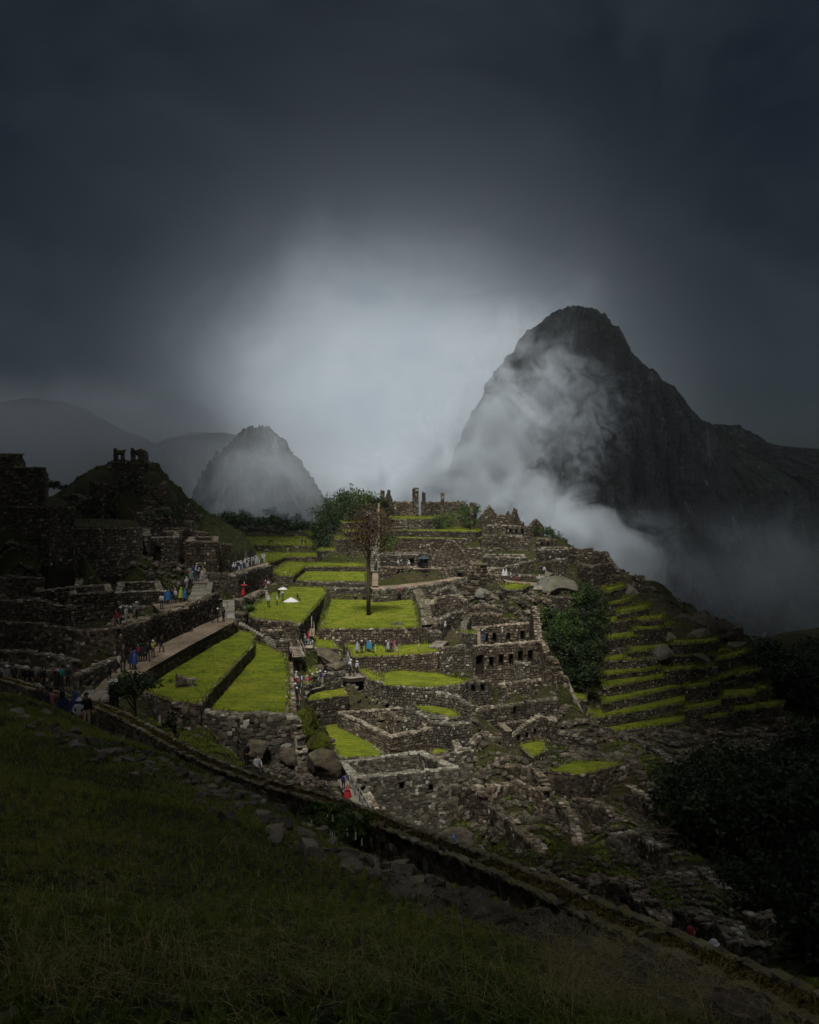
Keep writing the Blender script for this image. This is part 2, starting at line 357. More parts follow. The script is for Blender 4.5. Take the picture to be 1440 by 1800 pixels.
DARK_BACK = [True]
def lod(Y): return .21+Y*.0010
def seg_wall(buf, A, B, hA, hB, t, size, openings=(), profile=None, rnd_=False, both=False, caps=True, below=1.8, ragged=.12):
    """a free-standing wall from A to B (top points) with its height at each end; openings (s0,s1,z0,z1) from the foot"""
    A = np.asarray(A, float); B = np.asarray(B, float); d = B[:2]-A[:2]; L = np.linalg.norm(d)
    if L < .05: return
    u = d/L; n = np.array([-u[1], u[0]])
    mid = (A[:2]+B[:2])/2
    if np.dot(n, -mid) < 0: n = -n                    # n points to the camera's side
    if profile is not None: ragged = .03; size = size*.72
    if mid[1] > 95: below += 2.0
    def base_top(s): return A[2]+(B[2]-A[2])*s/L
    nk = max(2, int(L/1.2)); rg = [rnd.uniform(-ragged*1.6, ragged*.6) for _ in range(nk+2)]
    def ztop(s):
        s = min(max(s, 0), L); x = s/L*nk; i = int(x); r = rg[i]+(rg[i+1]-rg[i])*(x-i)
        e = 0
        if profile is not None:
            for (f0, e0), (f1, e1) in zip(profile[:-1], profile[1:]):
                if f0 <= s/L <= f1+1e-9: e = e0+(e1-e0)*(s/L-f0)/max(1e-6, f1-f0); break
        return base_top(s)+e+r
    def foot(s): return A[2]-hA+((B[2]-hB)-(A[2]-hA))*s/L
    zbot = lambda s: foot(s)-below
    ops = [(a, b, foot((a+b)/2)+z0, foot((a+b)/2)+z1) for (a, b, z0, z1) in openings]
    bp = sorted(set([0, L]+[min(max(o[i], 0), L) for o in ops for i in (0, 1)]+list(np.linspace(0, L, max(3, int(L/.9))))+([p[0]*L for p in profile] if profile else [])))
    t_ = t/2-.03
    for s0, s1 in zip(bp[:-1], bp[1:]):
        if s1-s0 < 1e-4: continue
        c = (s0+s1)/2; iv = sorted([(z0, z1) for (a, b, z0, z1) in ops if a-1e-4 <= c <= b+1e-4]); lo = None; bl = []
        cur = (zbot(s0)-2, zbot(s1)-2)
        for z0, z1 in iv:
            bl.append((cur, (z0, z0))); cur = (z1, z1)
        bl.append((cur, (max(ztop(s0)-.02, cur[0]+.01), max(ztop(s1)-.02, cur[1]+.01))))
        for z0, z1 in (iv if DARK_BACK[0] else []):  # near-black panel behind each opening stands in for the shade inside
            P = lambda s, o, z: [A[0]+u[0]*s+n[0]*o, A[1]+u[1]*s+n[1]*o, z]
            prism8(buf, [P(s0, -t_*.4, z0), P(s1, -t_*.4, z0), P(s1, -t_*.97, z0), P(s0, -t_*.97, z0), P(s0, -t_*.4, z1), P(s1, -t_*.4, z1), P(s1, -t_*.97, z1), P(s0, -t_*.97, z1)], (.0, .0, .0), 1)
        for (b0, b1), (t0, t1) in bl:
            P = lambda s, o, z: [A[0]+u[0]*s+n[0]*o, A[1]+u[1]*s+n[1]*o, z]
            prism8(buf, [P(s0, t_, b0), P(s1, t_, b1), P(s1, -t_, b1), P(s0, -t_, b0), P(s0, t_, t0), P(s1, t_, t1), P(s1, -t_, t1), P(s0, -t_, t0)], (.4, .4, .4), 1)
    Of = A[:2]+n*(t/2-.02); Ob = A[:2]-n*(t/2-.02)
    stones_face(buf, Of, u, n, L, ztop, zbot, size, ops, rnd_)
    if both: stones_face(buf, Ob, u, -n, L, ztop, zbot, size, ops)
    for (E, s_, w_) in ((A[:2], 0, -u), (B[:2], L, u)):
        stones_face(buf, E-n*(t/2-.02)+w_*0.0, n, w_, t-.04, lambda s, s_=s_: ztop(s_), lambda s, s_=s_: zbot(s_), size, (), rnd_)
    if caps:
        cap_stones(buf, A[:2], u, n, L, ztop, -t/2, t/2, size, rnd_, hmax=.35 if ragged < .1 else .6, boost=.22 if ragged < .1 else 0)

CTRL = []      # ground control points (X, Y, Z)
CLAMP = []     # (plan polygon, z ceiling)
def wall(pts, h, label, t=.8, name='stone_wall', size=None, openings=None, profile=None, both=False, rnd_=None, group=None, mossy=False, cat='wall', ctrl=True, ragged=.12):
    """pts (px,py,Y) along the crest; h metres (one or per point)"""
    vary(); P = [at(*p) for p in pts]; hs = [h]*len(P) if np.isscalar(h) else h
    Ym = np.mean([p[1] for p in P]); size = size or lod(Ym)
    if rnd_ is None: rnd_ = Ym < 92
    b = Buf()
    for i in range(len(P)-1):
        ops = (openings or {}).get(i, ()); L = np.linalg.norm((P[i+1]-P[i])[:2])
        ops = [(f*L-w/2, f*L+w/2, z0, z0+hh) for (f, w, z0, hh) in ops]
        seg_wall(b, P[i], P[i+1], hs[i], hs[i+1], t, size, ops, (profile or {}).get(i), rnd_, both, ragged=ragged)
    o = b.build(name, [M['mossy' if mossy else 'stone'], M['core']])
    if ctrl:
        for p, hh in zip(P, hs): CTRL.append((p[0], p[1], p[2]-hh))
    return tag(o, label, cat, group)

def poly_pts(poly, D):
    return np.array([pd(p[0], p[1], p[2] if len(p) > 2 else D) for p in poly])
def inside(P, poly):
    x, y = P[..., 0], P[..., 1]; r = np.zeros(x.shape, bool); n = len(poly)
    for i in range(n):
        x0, y0 = poly[i][0], poly[i][1]; x1, y1 = poly[(i+1) % n][0], poly[(i+1) % n][1]
        if abs(y1-y0) < 1e-9: continue
        c = ((y0 > y) != (y1 > y)) & (x < (x1-x0)*(y-y0)/(y1-y0)+x0); r ^= c
    return r
def edge_dist(P, poly):
    d = np.full(P.shape[:-1], 1e9); n = len(poly)
    for i in range(n):
        a = np.array(poly[i][:2]); b = np.array(poly[(i+1) % n][:2]); ab = b-a; L2 = ab@ab+1e-9
        t = np.clip(((P-a)@ab)/L2, 0, 1); d = np.minimum(d, np.linalg.norm(P-(a+t[..., None]*ab), axis=-1))
    return d
def fit_plane(V):
    A = np.c_[V[:, 0], V[:, 1], np.ones(len(V))]
    if len(V) < 3: return np.array([0, 0, V[:, 2].mean()])
    return np.linalg.lstsq(A, V[:, 2], rcond=None)[0]
def blades(P, length, width, tone, lean=.5, tips=1):
    """one bent blade per root point: 5 vertices, a quad and a triangle"""
    n = len(P); a = rng.uniform(0, 2*math.pi, n); d = np.stack([np.cos(a), np.sin(a), 0*a], 1)
    le = np.abs(rng.normal(0, lean, n)); b = rng.uniform(0, 2*math.pi, n); wv = np.stack([np.cos(b), np.sin(b), 0*b], 1)*np.asarray(width)[:, None]/2
    L = np.asarray(length)[:, None]; up = np.array([0, 0, 1.])
    m = P+(up*.6+d*le[:, None]*.25)*L; tp = P+(up*np.clip(1-le*.45, .15, 1)[:, None]+d*le[:, None]*.8)*L
    return np.stack([P-wv, P+wv, m+wv*.7, m-wv*.7, tp], 1)
def add_blades(buf, P, length, width, tone, lean=.5, mat=0):
    V = blades(P, length, width, tone, lean); n = len(V)
    if n == 0: return
    base = buf.n; k = np.arange(n)*5
    buf.add(V.reshape(-1, 3), np.stack([k, k+1, k+2, k+3], 1), np.repeat(tone, 5, axis=0), mat)
    buf.f.append(np.stack([k+3, k+2, k+4], 1)+base); buf.m.append(np.full(n, mat)); buf.sm.append(np.full(n, False))

def terrace(poly, D, h, label, name='terrace', cat='terrace', group=None, size=None, tuft=5.0, cap=True, rnd_=None, lumps=.10, faces=True, below=2.4, sides=None, clamp=True, tm='turf', wm='stone', over=1.0):
    """grassed terrace: flat top traced as (px,py[,D]) and a retaining wall down by h"""
    vary(); V = poly_pts(poly, D); n = len(V); area = sum(V[i][0]*V[(i+1) % n][1]-V[(i+1) % n][0]*V[i][1] for i in range(n))
    if area < 0: V = V[::-1]
    c = V.mean(0); Ym = c[1]; size = size or lod(Ym)
    if rnd_ is None: rnd_ = V[:, 1].min() < 92
    root = empty(name, (c[0], c[1], V[:, 2].min()-h), label, cat, group)
    pl = fit_plane(V); zf = lambda x, y: pl[0]*x+pl[1]*y+pl[2]
    V[:, 2] = zf(V[:, 0], V[:, 1])
    # retaining wall
    b = Buf()
    k = len(V)
    core = np.concatenate([V-[0, 0, .04], V-[0, 0, h+below+3]])
    for i in range(k):
        j = (i+1) % k
        b.add(core[[i, j, j+k, i+k]][[3, 2, 1, 0]], [[0, 1, 2, 3]], (.4, .4, .4), 1)
    if faces:
        for i in range(k):
            A, B = V[i], V[(i+1) % k]; d = (B-A)[:2]; L = np.linalg.norm(d)
            if L < .2: continue
            u = d/L; nn = np.array([u[1], -u[0]])           # outward for counter-clockwise
            m_ = (A+B)[:2]/2
            if np.dot(nn, -m_)/np.linalg.norm(m_) < -.35: continue
            ragA = rnd.uniform(0, 9)
            zt = lambda s, A=A, B=B, L=L: A[2]+(B[2]-A[2])*s/L
            zb = lambda s, A=A, B=B, L=L: A[2]+(B[2]-A[2])*s/L-h-below
            stones_face(b, A[:2], u, nn, L, zt, zb, size, (), rnd_)
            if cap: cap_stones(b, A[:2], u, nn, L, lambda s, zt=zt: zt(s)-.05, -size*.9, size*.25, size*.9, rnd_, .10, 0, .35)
    b.build('retaining_wall', [M[wm], M['core']], root)
    # turf
    g = Buf(); st = max(.35, Ym/260)
    xs = np.arange(V[:, 0].min()-st, V[:, 0].max()+st, st); ys = np.arange(V[:, 1].min()-st, V[:, 1].max()+st, st)
    tri = bmesh.new(); vs = [tri.verts.new(v) for v in V]; tri.faces.new(vs); tri.normal_update(); bmesh.ops.triangulate(tri, faces=tri.faces[:])
    tri.verts.index_update()
    g.add(V, [[v.index for v in f.verts] for f in tri.faces], (.5, .5, .5)); tri.free()
    if len(xs)*len(ys) < 60000:
        X, Y = np.meshgrid(xs, ys, indexing='ij'); P = np.stack([X, Y], -1); ins = inside(P, V); ed = edge_dist(P, V)
        Z = zf(X, Y)+np.clip(ed/1.0, 0, 1)*(.07+lumps*(.6*vn(np.stack([X*.35, Y*.35, 0*X], -1))+.5*vn(np.stack([X*1.1, Y*1.1, 0*X], -1), 3)))
        Z = np.where(ins, Z, zf(X, Y)-.15)
        ids = np.arange(X.size).reshape(X.shape); cin = ins[:-1, :-1] & ins[1:, :-1] & ins[1:, 1:] & ins[:-1, 1:]
        q = np.stack([ids[:-1, :-1], ids[1:, :-1], ids[1:, 1:], ids[:-1, 1:]], -1)[cin]
        tv = .5+.15*vn(np.stack([X*.6, Y*.6, 0*X], -1), 9)
        if len(q): g.add(np.stack([X, Y, Z], -1).reshape(-1, 3), q, np.repeat(tv.reshape(-1, 1), 3, 1), 0, True)
    # tufts
    A_ = abs(area)/2; nt = int(min(9000, A_*tuft))
    if nt > 5:
        P = np.stack([rng.uniform(V[:, 0].min(), V[:, 0].max(), nt*3), rng.uniform(V[:, 1].min(), V[:, 1].max(), nt*3)], 1)
        P = P[inside(P, V)][:nt]; cl = vn(np.c_[P*.8, P[:, :1]*0], 5); P = P[cl > rng.uniform(-1, .6, len(P))]
        E = []
        for i in range(k):
            a_, b_ = V[i], V[(i+1) % k]; L = np.linalg.norm(b_-a_); m_ = int(L*tuft*1.6*over); f = rng.random((m_, 1)); E.append((a_+(b_-a_)*f)[:, :2]+rng.normal(0, .12, (m_, 2)))
        E = np.concatenate(E); P = np.concatenate([P, E])
        P3 = np.c_[P, zf(P[:, 0], P[:, 1])+.02]; m_ = len(P3)
        tn = np.repeat(np.clip(rng.normal(.5, .12, (m_, 1)), 0, 1), 3, 1)
        sc_ = .8+Ym/130
        add_blades(g, P3, rng.uniform(.06, .14, m_)*sc_*np.where(np.arange(m_) >= m_-len(E), 1.9*over, 1), rng.uniform(.04, .09, m_)*sc_, tn, np.where(np.arange(m_) >= m_-len(E), 1.3, .9))
    g.build('turf', [M[tm]], root)
    cy = V[:, 1].mean()
    for v in V: CTRL.append((v[0], v[1], v[2]-(h if v[1] < cy else .15)))
    if clamp: CLAMP.append((V[:, :2].copy(), V[:, 2].min()-h*.7))
    return root

def house(corners, hs, t, label, names=('wall',)*4, openings=None, profiles=None, size=None, group=None, both=True, name='ruined_house', close=True, rnd_=None, mossy=False):
    """roofless house: crest corners (px,py,Y) in order; every side a part"""
    vary(); P = [at(*c) for c in corners]; hs = [hs]*len(P) if np.isscalar(hs) else hs
    c = np.mean(P, 0); root = empty(name, (c[0], c[1], min(p[2]-h for p, h in zip(P, hs))), label, 'ruin', group)
    Ym = c[1]; size = size or lod(Ym)
    if rnd_ is None: rnd_ = Ym < 92
    n = len(P)
    for i in range(n if close else n-1):
        j = (i+1) % n; b = Buf(); L = np.linalg.norm((P[j]-P[i])[:2]); ops = [(f*L-w/2, f*L+w/2, z0, z0+hh) for (f, w, z0, hh) in (openings or {}).get(i, ())]
        d = (P[j]-P[i])/max(L, .01); sh = t/2+.003
        seg_wall(b, P[i]+d*(sh if i % 2 else -sh+.006)*np.array([1, 1, 0]), P[j]-d*(sh if i % 2 else -sh+.006)*np.array([1, 1, 0]), hs[i], hs[j], t, size, ops, (profiles or {}).get(i), rnd_, both, ragged=.05)
        b.build('gable_wall' if (profiles or {}).get(i) else 'wall', [M['mossy' if mossy else 'stone'], M['core']], root)
    for p, h in zip(P, hs): CTRL.append((p[0], p[1], p[2]-h))
    CLAMP.append((np.array(P)[:, :2].copy(), min(p[2]-h for p, h in zip(P, hs))+.1))
    return root

# ---------------------------------------------------------------- rocks, rubble, plants
_ico = {}
def ico(sub):
    if sub not in _ico:
        bm = bmesh.new(); bmesh.ops.create_icosphere(bm, subdivisions=sub, radius=1); bm.verts.ensure_lookup_table(); bm.verts.index_update()
        _ico[sub] = (np.array([v.co[:] for v in bm.verts]), np.array([[v.index for v in f.verts] for f in bm.faces])); bm.free()
    return _ico[sub]
def boulder(loc, s, label, name='boulder', cat='boulder', rz=0, sub=4, seed=0, group=None, m='rock', tone=.5, tilt=0, rough=.28):
    V, Fc = ico(sub); V = V.copy()
    # flatten some sides for a broken-rock outline
    r2 = np.random.default_rng(seed+5)
    for _ in range(20):
        nn = r2.normal(size=3); nn /= np.linalg.norm(nn); d = r2.uniform(.5, .88); o = V@nn-d; V = V-np.clip(o, 0, None)[:, None]*nn
    V = V*(1+rough*.4*fbm(V*1.7+seed, 4, seed)[:, None]+rough*.16*fbm(V*7+seed, 3, seed)[:, None]); V[:, 2] = np.maximum(V[:, 2], -.75)
    V = V*np.asarray(s); ct, s_ = math.cos(tilt), math.sin(tilt); V = V@np.array([[ct, 0, -s_], [0, 1, 0], [s_, 0, ct]]); ca, sa = math.cos(rz), math.sin(rz)
    V = V@np.array([[ca, sa, 0], [-sa, ca, 0], [0, 0, 1]])
    b = Buf(); tn = np.clip(tone+.25*fbm(V/np.mean(s)*2, 3, seed+3), 0, 1); b.add(V, Fc, np.repeat(tn[:, None], 3, 1), 0, sub >= 5)
    o = b.build(name, [M[m]]); o.location = loc; return tag(o, label, cat, group)
def rubble(P, smin, smax, label, name='rubble', group=None, parent=None, white=.22):
    P = np.asarray(P); n = len(P); b = Buf(); s = np.broadcast_to(smin+(smax-smin)*rng.random(n)**2.2, (n,))
    U, Vv, N = rand_axes(n, s*rng.uniform(.8, 1.4, n), s*rng.uniform(.6, 1., n), s*rng.uniform(.35, .7, n))
    P = P.copy(); P[:, 2] += s*.25
    tn = tones(n, white*.25); tn[:, 0] *= .8; round_stones(b, P, U, Vv, N, tn, 0, .24)
    return tag(b.build(name, [M['stone']]), label, 'rubble', group, 'stuff')
def leaves(buf, C, spread, n_per, size, tone_lo=.1, tone_hi=.9, mat=0, flatten=.8):
    """leaf faces round clump centres; a clump has one shade of its own"""
    C = np.asarray(C); k = len(C); n = k*n_per
    c = np.repeat(C, n_per, 0); sp = np.repeat(np.broadcast_to(spread, (k,)), n_per)
    d = rng.normal(size=(n, 3)); d /= np.linalg.norm(d, axis=1)[:, None]; rr = rng.random(n)**.45
    P = c+d*(rr*sp)[:, None]*[1, 1, flatten]
    a = rng.normal(size=(n, 3)); a /= np.linalg.norm(a, axis=1)[:, None]; b_ = np.cross(a, rng.normal(size=(n, 3))); b_ /= np.linalg.norm(b_, axis=1)[:, None]
    s = size*rng.uniform(.6, 1.3, n)[:, None]; a = a*s; b_ = b_*s*.55
    tk = np.repeat(rng.uniform(tone_lo, tone_hi, k), n_per)+rng.normal(0, .12, n)
    buf.many(np.stack([P-a, P+b_, P+a, P-b_], 1), [[0, 1, 2, 3]], np.repeat(np.clip(tk, 0, 1)[:, None], 3, 1), mat)
def crown_centres(c, rad, k, seed=0, hollow=.35):
    d = rng.normal(size=(k, 3)); d /= np.linalg.norm(d, axis=1)[:, None]; d[:, 2] = np.where(d[:, 2] < -.3, -d[:, 2], d[:, 2])
    r = (hollow+(1-hollow)*rng.random(k)**.6)*(1+.25*vn(d*2.1+seed, seed))
    return np.asarray(c)+d*r[:, None]*np.asarray(rad)
def tree(loc, H, rad, label, crown_z=.62, clumps=60, per=26, leaf=.22, name='tree', cat='tree', group=None, m='leaf', trunk=.18, seed=0, lo=.1, hi=.9, lean=(0, 0)):
    root = empty(name, loc, label, cat, group); L = np.array(loc); rad = np.asarray(rad, float); r2 = random.Random(seed)
    cc = L+[lean[0], lean[1], H*crown_z]; C = crown_centres(cc, rad, clumps, seed)
    tb = Buf(); tube(tb, [L+[0, 0, -.4], L+[lean[0]*.3, lean[1]*.3, H*.3], L+[lean[0]*.8, lean[1]*.8, H*.6], cc+[0, 0, rad[2]*.5]], [trunk, trunk*.8, trunk*.55, trunk*.15], 8)
    for q in range(min(9, clumps)):
        tip = C[r2.randrange(len(C))]; st = L+np.array([lean[0]*.5, lean[1]*.5, H*r2.uniform(.3, .6)]); mid = (st+tip)/2+[0, 0, .1*H*r2.random()]
        tube(tb, [st, mid, tip], [trunk*.4, trunk*.22, trunk*.06], 5)
    tb.build('trunk', [M['bark']], root)
    b = Buf(); leaves(b, C, rad.mean()*.42, per, leaf, lo, hi); b.build('crown', [M[m]], root); return root
def bush(loc, rad, label, clumps=30, per=24, leaf=.16, name='bush', cat='bush', group=None, m='leaf', seed=0, lo=.1, hi=.9):
    b = Buf(); C = crown_centres((0, 0, 0), rad, clumps, seed, .2); leaves(b, C, np.mean(rad)*.4, per, leaf, lo, hi)
    for q in range(5):
        tube(b, [(0, 0, -.3), C[q % len(C)]*.5+[0, 0, .1], C[q % len(C)]], [.05, .035, .01], 5, mat=1)
    o = b.build(name, [M[m], M['bark']]); o.location = loc; return tag(o, label, cat, group)

# ---------------------------------------------------------------- far mountains
def mountain(name, left, right, Y0, label=None, depth=.75, nz=200, nt=360, amp=.05, seed=1, m=None, vert=1.0, steps=0, pw=1.0, cat=None, rim=0.0):
    """a peak from its two traced flanks [(px,py)...] top to foot, given its own distance and depth"""
    Z = lambda py: (HY-py)/F*Y0
    lz = np.array([Z(p[1]) for p in left]); lx = np.array([(p[0]-CX)/F*Y0 for p in left])
    rz_ = np.array([Z(p[1]) for p in right]); rx = np.array([(p[0]-CX)/F*Y0 for p in right])
    top = max(lz[0], rz_[0]); bot = min(lz[-1], rz_[-1]); t = (np.arange(nz)/(nz-1))**1.15
    z = top+(bot-top)*t
    XL = np.interp(-z, -lz, lx); XR = np.interp(-z, -rz_, rx)
    th = np.linspace(0, 2*math.pi, nt, endpoint=False)
    Zg, T = np.meshgrid(z, th, indexing='ij'); c = ((XL+XR)/2)[:, None]; w = np.maximum((XR-XL)/2, .5)[:, None]
    cx, sy = np.cos(T), np.sin(T)
    p3 = np.stack([np.cos(T)*2.2, np.sin(T)*2.2, Zg*.006*vert], -1)
    ridge = (1-2*np.abs(fbm(p3*np.array([2.2, 2.2, 1]), 5, seed)))
    base = np.stack([c+w*cx, Y0+w*depth*sy, Zg], -1)
    fine = fbm(base/(Y0*.022), 5, seed+4, .55)
    wide = w.max()
    dr = (amp*ridge*np.minimum(w, wide*.6)+fine*amp*.42*np.minimum(w, wide*.35)+amp*.1*wide*fbm(base/(Y0*.006), 2, seed+9)*.3)
    X = base[..., 0]+cx*dr; Yy = base[..., 1]+sy*dr*1.6
    Zz = Zg+fine*amp*wide*.10
    if rim:
        Zz = Zz+rim*np.clip(fbm(base/(Y0*.004), 3, seed+2), 0, 1)*1.2
    V = np.stack([X, Yy, Zz], -1).reshape(-1, 3)
    ids = np.arange(nz*nt).reshape(nz, nt); q = np.stack([ids[:-1], ids[1:], np.roll(ids[1:], -1, 1), np.roll(ids[:-1], -1, 1)], -1).reshape(-1, 4)
    b = Buf(); tn = np.clip(.5+.35*ridge.reshape(-1), 0, 1)
    V = np.concatenate([V, [[float((XL[0]+XR[0])/2), Y0, top+.3]]]); tn = np.append(tn, .5)
    b.add(V, q, np.repeat(tn[:, None], 3, 1), 0, False)
    b.f.append(np.array([[nz*nt, j, (j+1) % nt] for j in range(nt)])); b.m.append(np.zeros(nt, int)); b.sm.append(np.full(nt, True))
    o = b.build(name, [m or M['cliff']])
    tag(o, kind='structure'); return o
def cliff_mat(name, rock, green, scale):
    m, t, p = mat(name); g = t.a('ShaderNodeNewGeometry'); pos = g.outputs['Position']; up = t.a('ShaderNodeSeparateXYZ', {0: g.outputs['Normal']}).outputs[2]
    mp = t.a('ShaderNodeMapping', {'Vector': pos, 'Scale': (1, 1, .22)}).outputs[0]
    streak = t.noise(mp, .09*scale, 7, .65); n2 = t.noise(pos, .03*scale, 6, .65); n3 = t.noise(pos, .25*scale, 4, .7)
    c = t.ramp(streak, [(.34, tuple(x*.35 for x in rock)), (.5, rock), (.60, tuple(x*1.5 for x in rock)), (.68, tuple(x*3.2 for x in rock))])
    gm = t.m('ADD', t.m('MULTIPLY', up, 1.0), t.m('SUBTRACT', n2, .42), clamp=False)
    gm = t.ramp(gm, [(.12, (0, 0, 0)), (.28, (1, 1, 1))])
    gc = t.mix(t.ramp(n3, [(.35, (0, 0, 0)), (.65, (1, 1, 1))]), tuple(x*.5 for x in green), tuple(x*1.4 for x in green))
    c = t.mix(gm, c, gc); t.l.new(c, p.inputs['Base Color']); bump(t, p, t.m('ADD', streak, n3), 1.0, 4.0/scale); return m
M['cliff'] = cliff_mat('cliff', (.062, .066, .072), (.018, .028, .018), 1.0)
M['farhill'] = cliff_mat('far_slope', (.03, .034, .036), (.018, .026, .022), .5)
M['mound'] = cliff_mat('stepped_slope', (.055, .048, .035), (.040, .050, .012), 9.0)

# the great peak behind the ruins
mountain('mountain', [(1003, 541), (975, 552), (958, 568), (935, 588), (922, 604), (908, 622), (898, 640), (884, 655), (872, 678), (862, 704), (850, 730), (836, 752), (820, 790), (800, 840), (780, 900), (740, 1000), (700, 1120)],
         [(1022, 541), (1045, 546), (1062, 553), (1074, 575), (1088, 600), (1100, 620), (1118, 640), (1135, 662), (1150, 668), (1160, 700), (1175, 725), (1188, 760), (1200, 800), (1215, 845), (1235, 885), (1252, 915), (1280, 960), (1300, 1010), (1330, 1090), (1360, 1180)],
         800, nz=380, nt=620, amp=.115, seed=3, depth=.55, rim=3.0)
mountain('mountain', [(1128, 652), (1118, 680), (1100, 720), (1080, 800), (1060, 900), (1040, 1100)],
         [(1142, 650), (1155, 655), (1160, 668), (1172, 676), (1184, 680), (1198, 700), (1212, 722), (1228, 738), (1244, 748), (1262, 780), (1290, 860), (1330, 1000), (1380, 1180)],
         880, nz=160, nt=260, amp=.06, seed=8, depth=.5, rim=2.0)
mountain('mountain', [(1240, 750), (1200, 800), (1150, 900), (1100, 1200)],
         [(1262, 747), (1300, 751), (1322, 765), (1345, 780), (1380, 790), (1420, 792), (1450, 798), (1700, 860), (2100, 1200)],
         1000, nz=120, nt=300, amp=.05, seed=12, depth=.4, rim=3.0)
# the small peak beyond the plazas
mountain('mountain', [(452, 752), (438, 757), (424, 768), (412, 780), (398, 793), (382, 808), (370, 824), (360, 842), (352, 860), (345, 884), (338, 910), (320, 960)],
         [(468, 752), (478, 760), (490, 770), (500, 782), (506, 795), (518, 808), (530, 828), (544, 846), (556, 864), (568, 884), (585, 905), (620, 960)],
         560, nz=220, nt=360, amp=.10, seed=21, depth=.6, rim=3.0)
mountain('mountain', [(40, 700), (-100, 730), (-400, 800), (-700, 960)], [(70, 703), (110, 706), (150, 718), (180, 738), (210, 755), (250, 772), (300, 800), (420, 960)], 1010, nz=80, nt=240, amp=.04, seed=31, depth=.4, m=M['farhill'])
mountain('mountain', [(330, 766), (300, 770), (240, 800), (150, 960)], [(350, 762), (400, 762), (430, 768), (480, 800), (600, 960)], 960, nz=80, nt=200, amp=.04, seed=37, depth=.4, m=M['farhill'])
0 and mountain('mountain', [(690, 824), (670, 834), (640, 852), (560, 940)], [(705, 822), (725, 828), (760, 850), (860, 940)], 940, nz=60, nt=160, amp=.05, seed=41, depth=.5, m=M['farhill'])
0 and mountain('mountain', [(1430, 560), (1350, 600), (1200, 680), (900, 1000)], [(1500, 540), (1700, 560), (2200, 900)], 2600, nz=80, nt=200, amp=.04, seed=43, depth=.3, m=M['farhill'])
# the stepped hill on the left with its two ruined doorways on top
mountain('hill', [(203, 812), (190, 816), (172, 824), (158, 832), (143, 838), (134, 852), (120, 862), (105, 872), (70, 900), (30, 960), (0, 1020)],
         [(252, 812), (262, 815), (275, 818), (284, 832), (292, 843), (304, 854), (314, 862), (322, 874), (334, 882), (343, 892), (352, 900), (364, 908), (384, 918), (420, 940), (440, 970)],
         165, nz=150, nt=260, amp=.06, seed=51, depth=.7, m=M['mound'], rim=.5)

# ---------------------------------------------------------------- the ground: one sheet to the horizon
W0 = [(0, 1192, 56), (70, 1212, 50), (120, 1226, 47.5), (165, 1237, 45.5), (210, 1256, 44), (260, 1282, 42), (330, 1322, 38), (400, 1352, 35), (470, 1378, 32), (540, 1397, 29.5), (600, 1415, 27),
      (660, 1438, 24.5), (720, 1464, 22.3), (790, 1492, 20), (850, 1514, 18.4), (910, 1540, 17), (970, 1566, 15.8), (1040, 1598, 14.6), (1090, 1620, 13.8), (1150, 1648, 13.1), (1210, 1672, 12.4), (1290, 1706, 11.4), (1370, 1744, 10.6), (1450, 1782, 10), (1560, 1836, 9.2)]
W0P = [at(*p) for p in W0]
_wy = np.array([-40, 2, 5]+[p[1] for p in W0P[::-1]]+[75, 130, 400]); _wx = np.array([14, 7.6, 6.2]+[p[0] for p in W0P[::-1]]+[-52, -150, -300])
FP = [(0, 1225, 33), (60, 1232, 32), (120, 1262, 31), (180, 1292, 29), (260, 1318, 26.5), (350, 1350, 23.5), (400, 1388, 20.5), (460, 1418, 18.5), (520, 1448, 16.8), (600, 1482, 15.2), (700, 1530, 13.4), (780, 1556, 12.2), (860, 1585, 11.2), (1000, 1645, 9.4), (1150, 1705, 8.2), (1300, 1765, 7.4), (1440, 1830, 7.0),
      (0, 1800, 3.0), (0, 1600, 5.4), (0, 1450, 9.6), (0, 1330, 17), (-300, 1330, 12), (300, 1500, 9.2), (300, 1650, 5.0), (300, 1800, 3.1), (150, 1380, 15), (250, 1420, 13),
      (720, 1800, 3.4), (600, 1650, 5.6), (850, 1700, 5.2), (1000, 1800, 4.0), (1200, 1800, 5.4), (1350, 1810, 6.6), (500, 1540, 9.5), (650, 1580, 9), (-600, 1300, 20), (-300, 1220, 30)]
fore = [at(*p) for p in FP]
for p in W0P[3:]: fore.append(p+np.array([-.55, -.25, -1.02 if p[1] < 30 else -1.25]))
fore += [np.array(q, float) for q in [(-20, 40, -10.9), (-24, 45, -11.8), (-16, 37.5, -10.7), (-13.5, 36, -10.2), (-35, 44, -12), (0, 0, -1.7), (-6, 0, -1.2), (-3, -6, .2), (-12, 4, -2.0), (4, 1, -2.0), (7, 5, -3.5), (5, -4, -1.2), (-20, -8, 2), (-30, 10, -2), (-45, 30, -7)]]
fore = np.array(fore)
def _tps(P, reg):
    n = len(P); X = P[:, :2]; d = np.linalg.norm(X[:, None]-X[None], axis=2); K = np.where(d > 0, d**2*np.log(d+1e-12), 0)+np.eye(n)*reg
    A = np.zeros((n+3, n+3)); A[:n, :n] = K; A[:n, n] = 1; A[:n, n+1:] = X; A[n, :n] = 1; A[n+1:, :n] = X.T
    return np.linalg.solve(A, np.r_[P[:, 2], 0, 0, 0])
_tw = _tps(fore, .6)
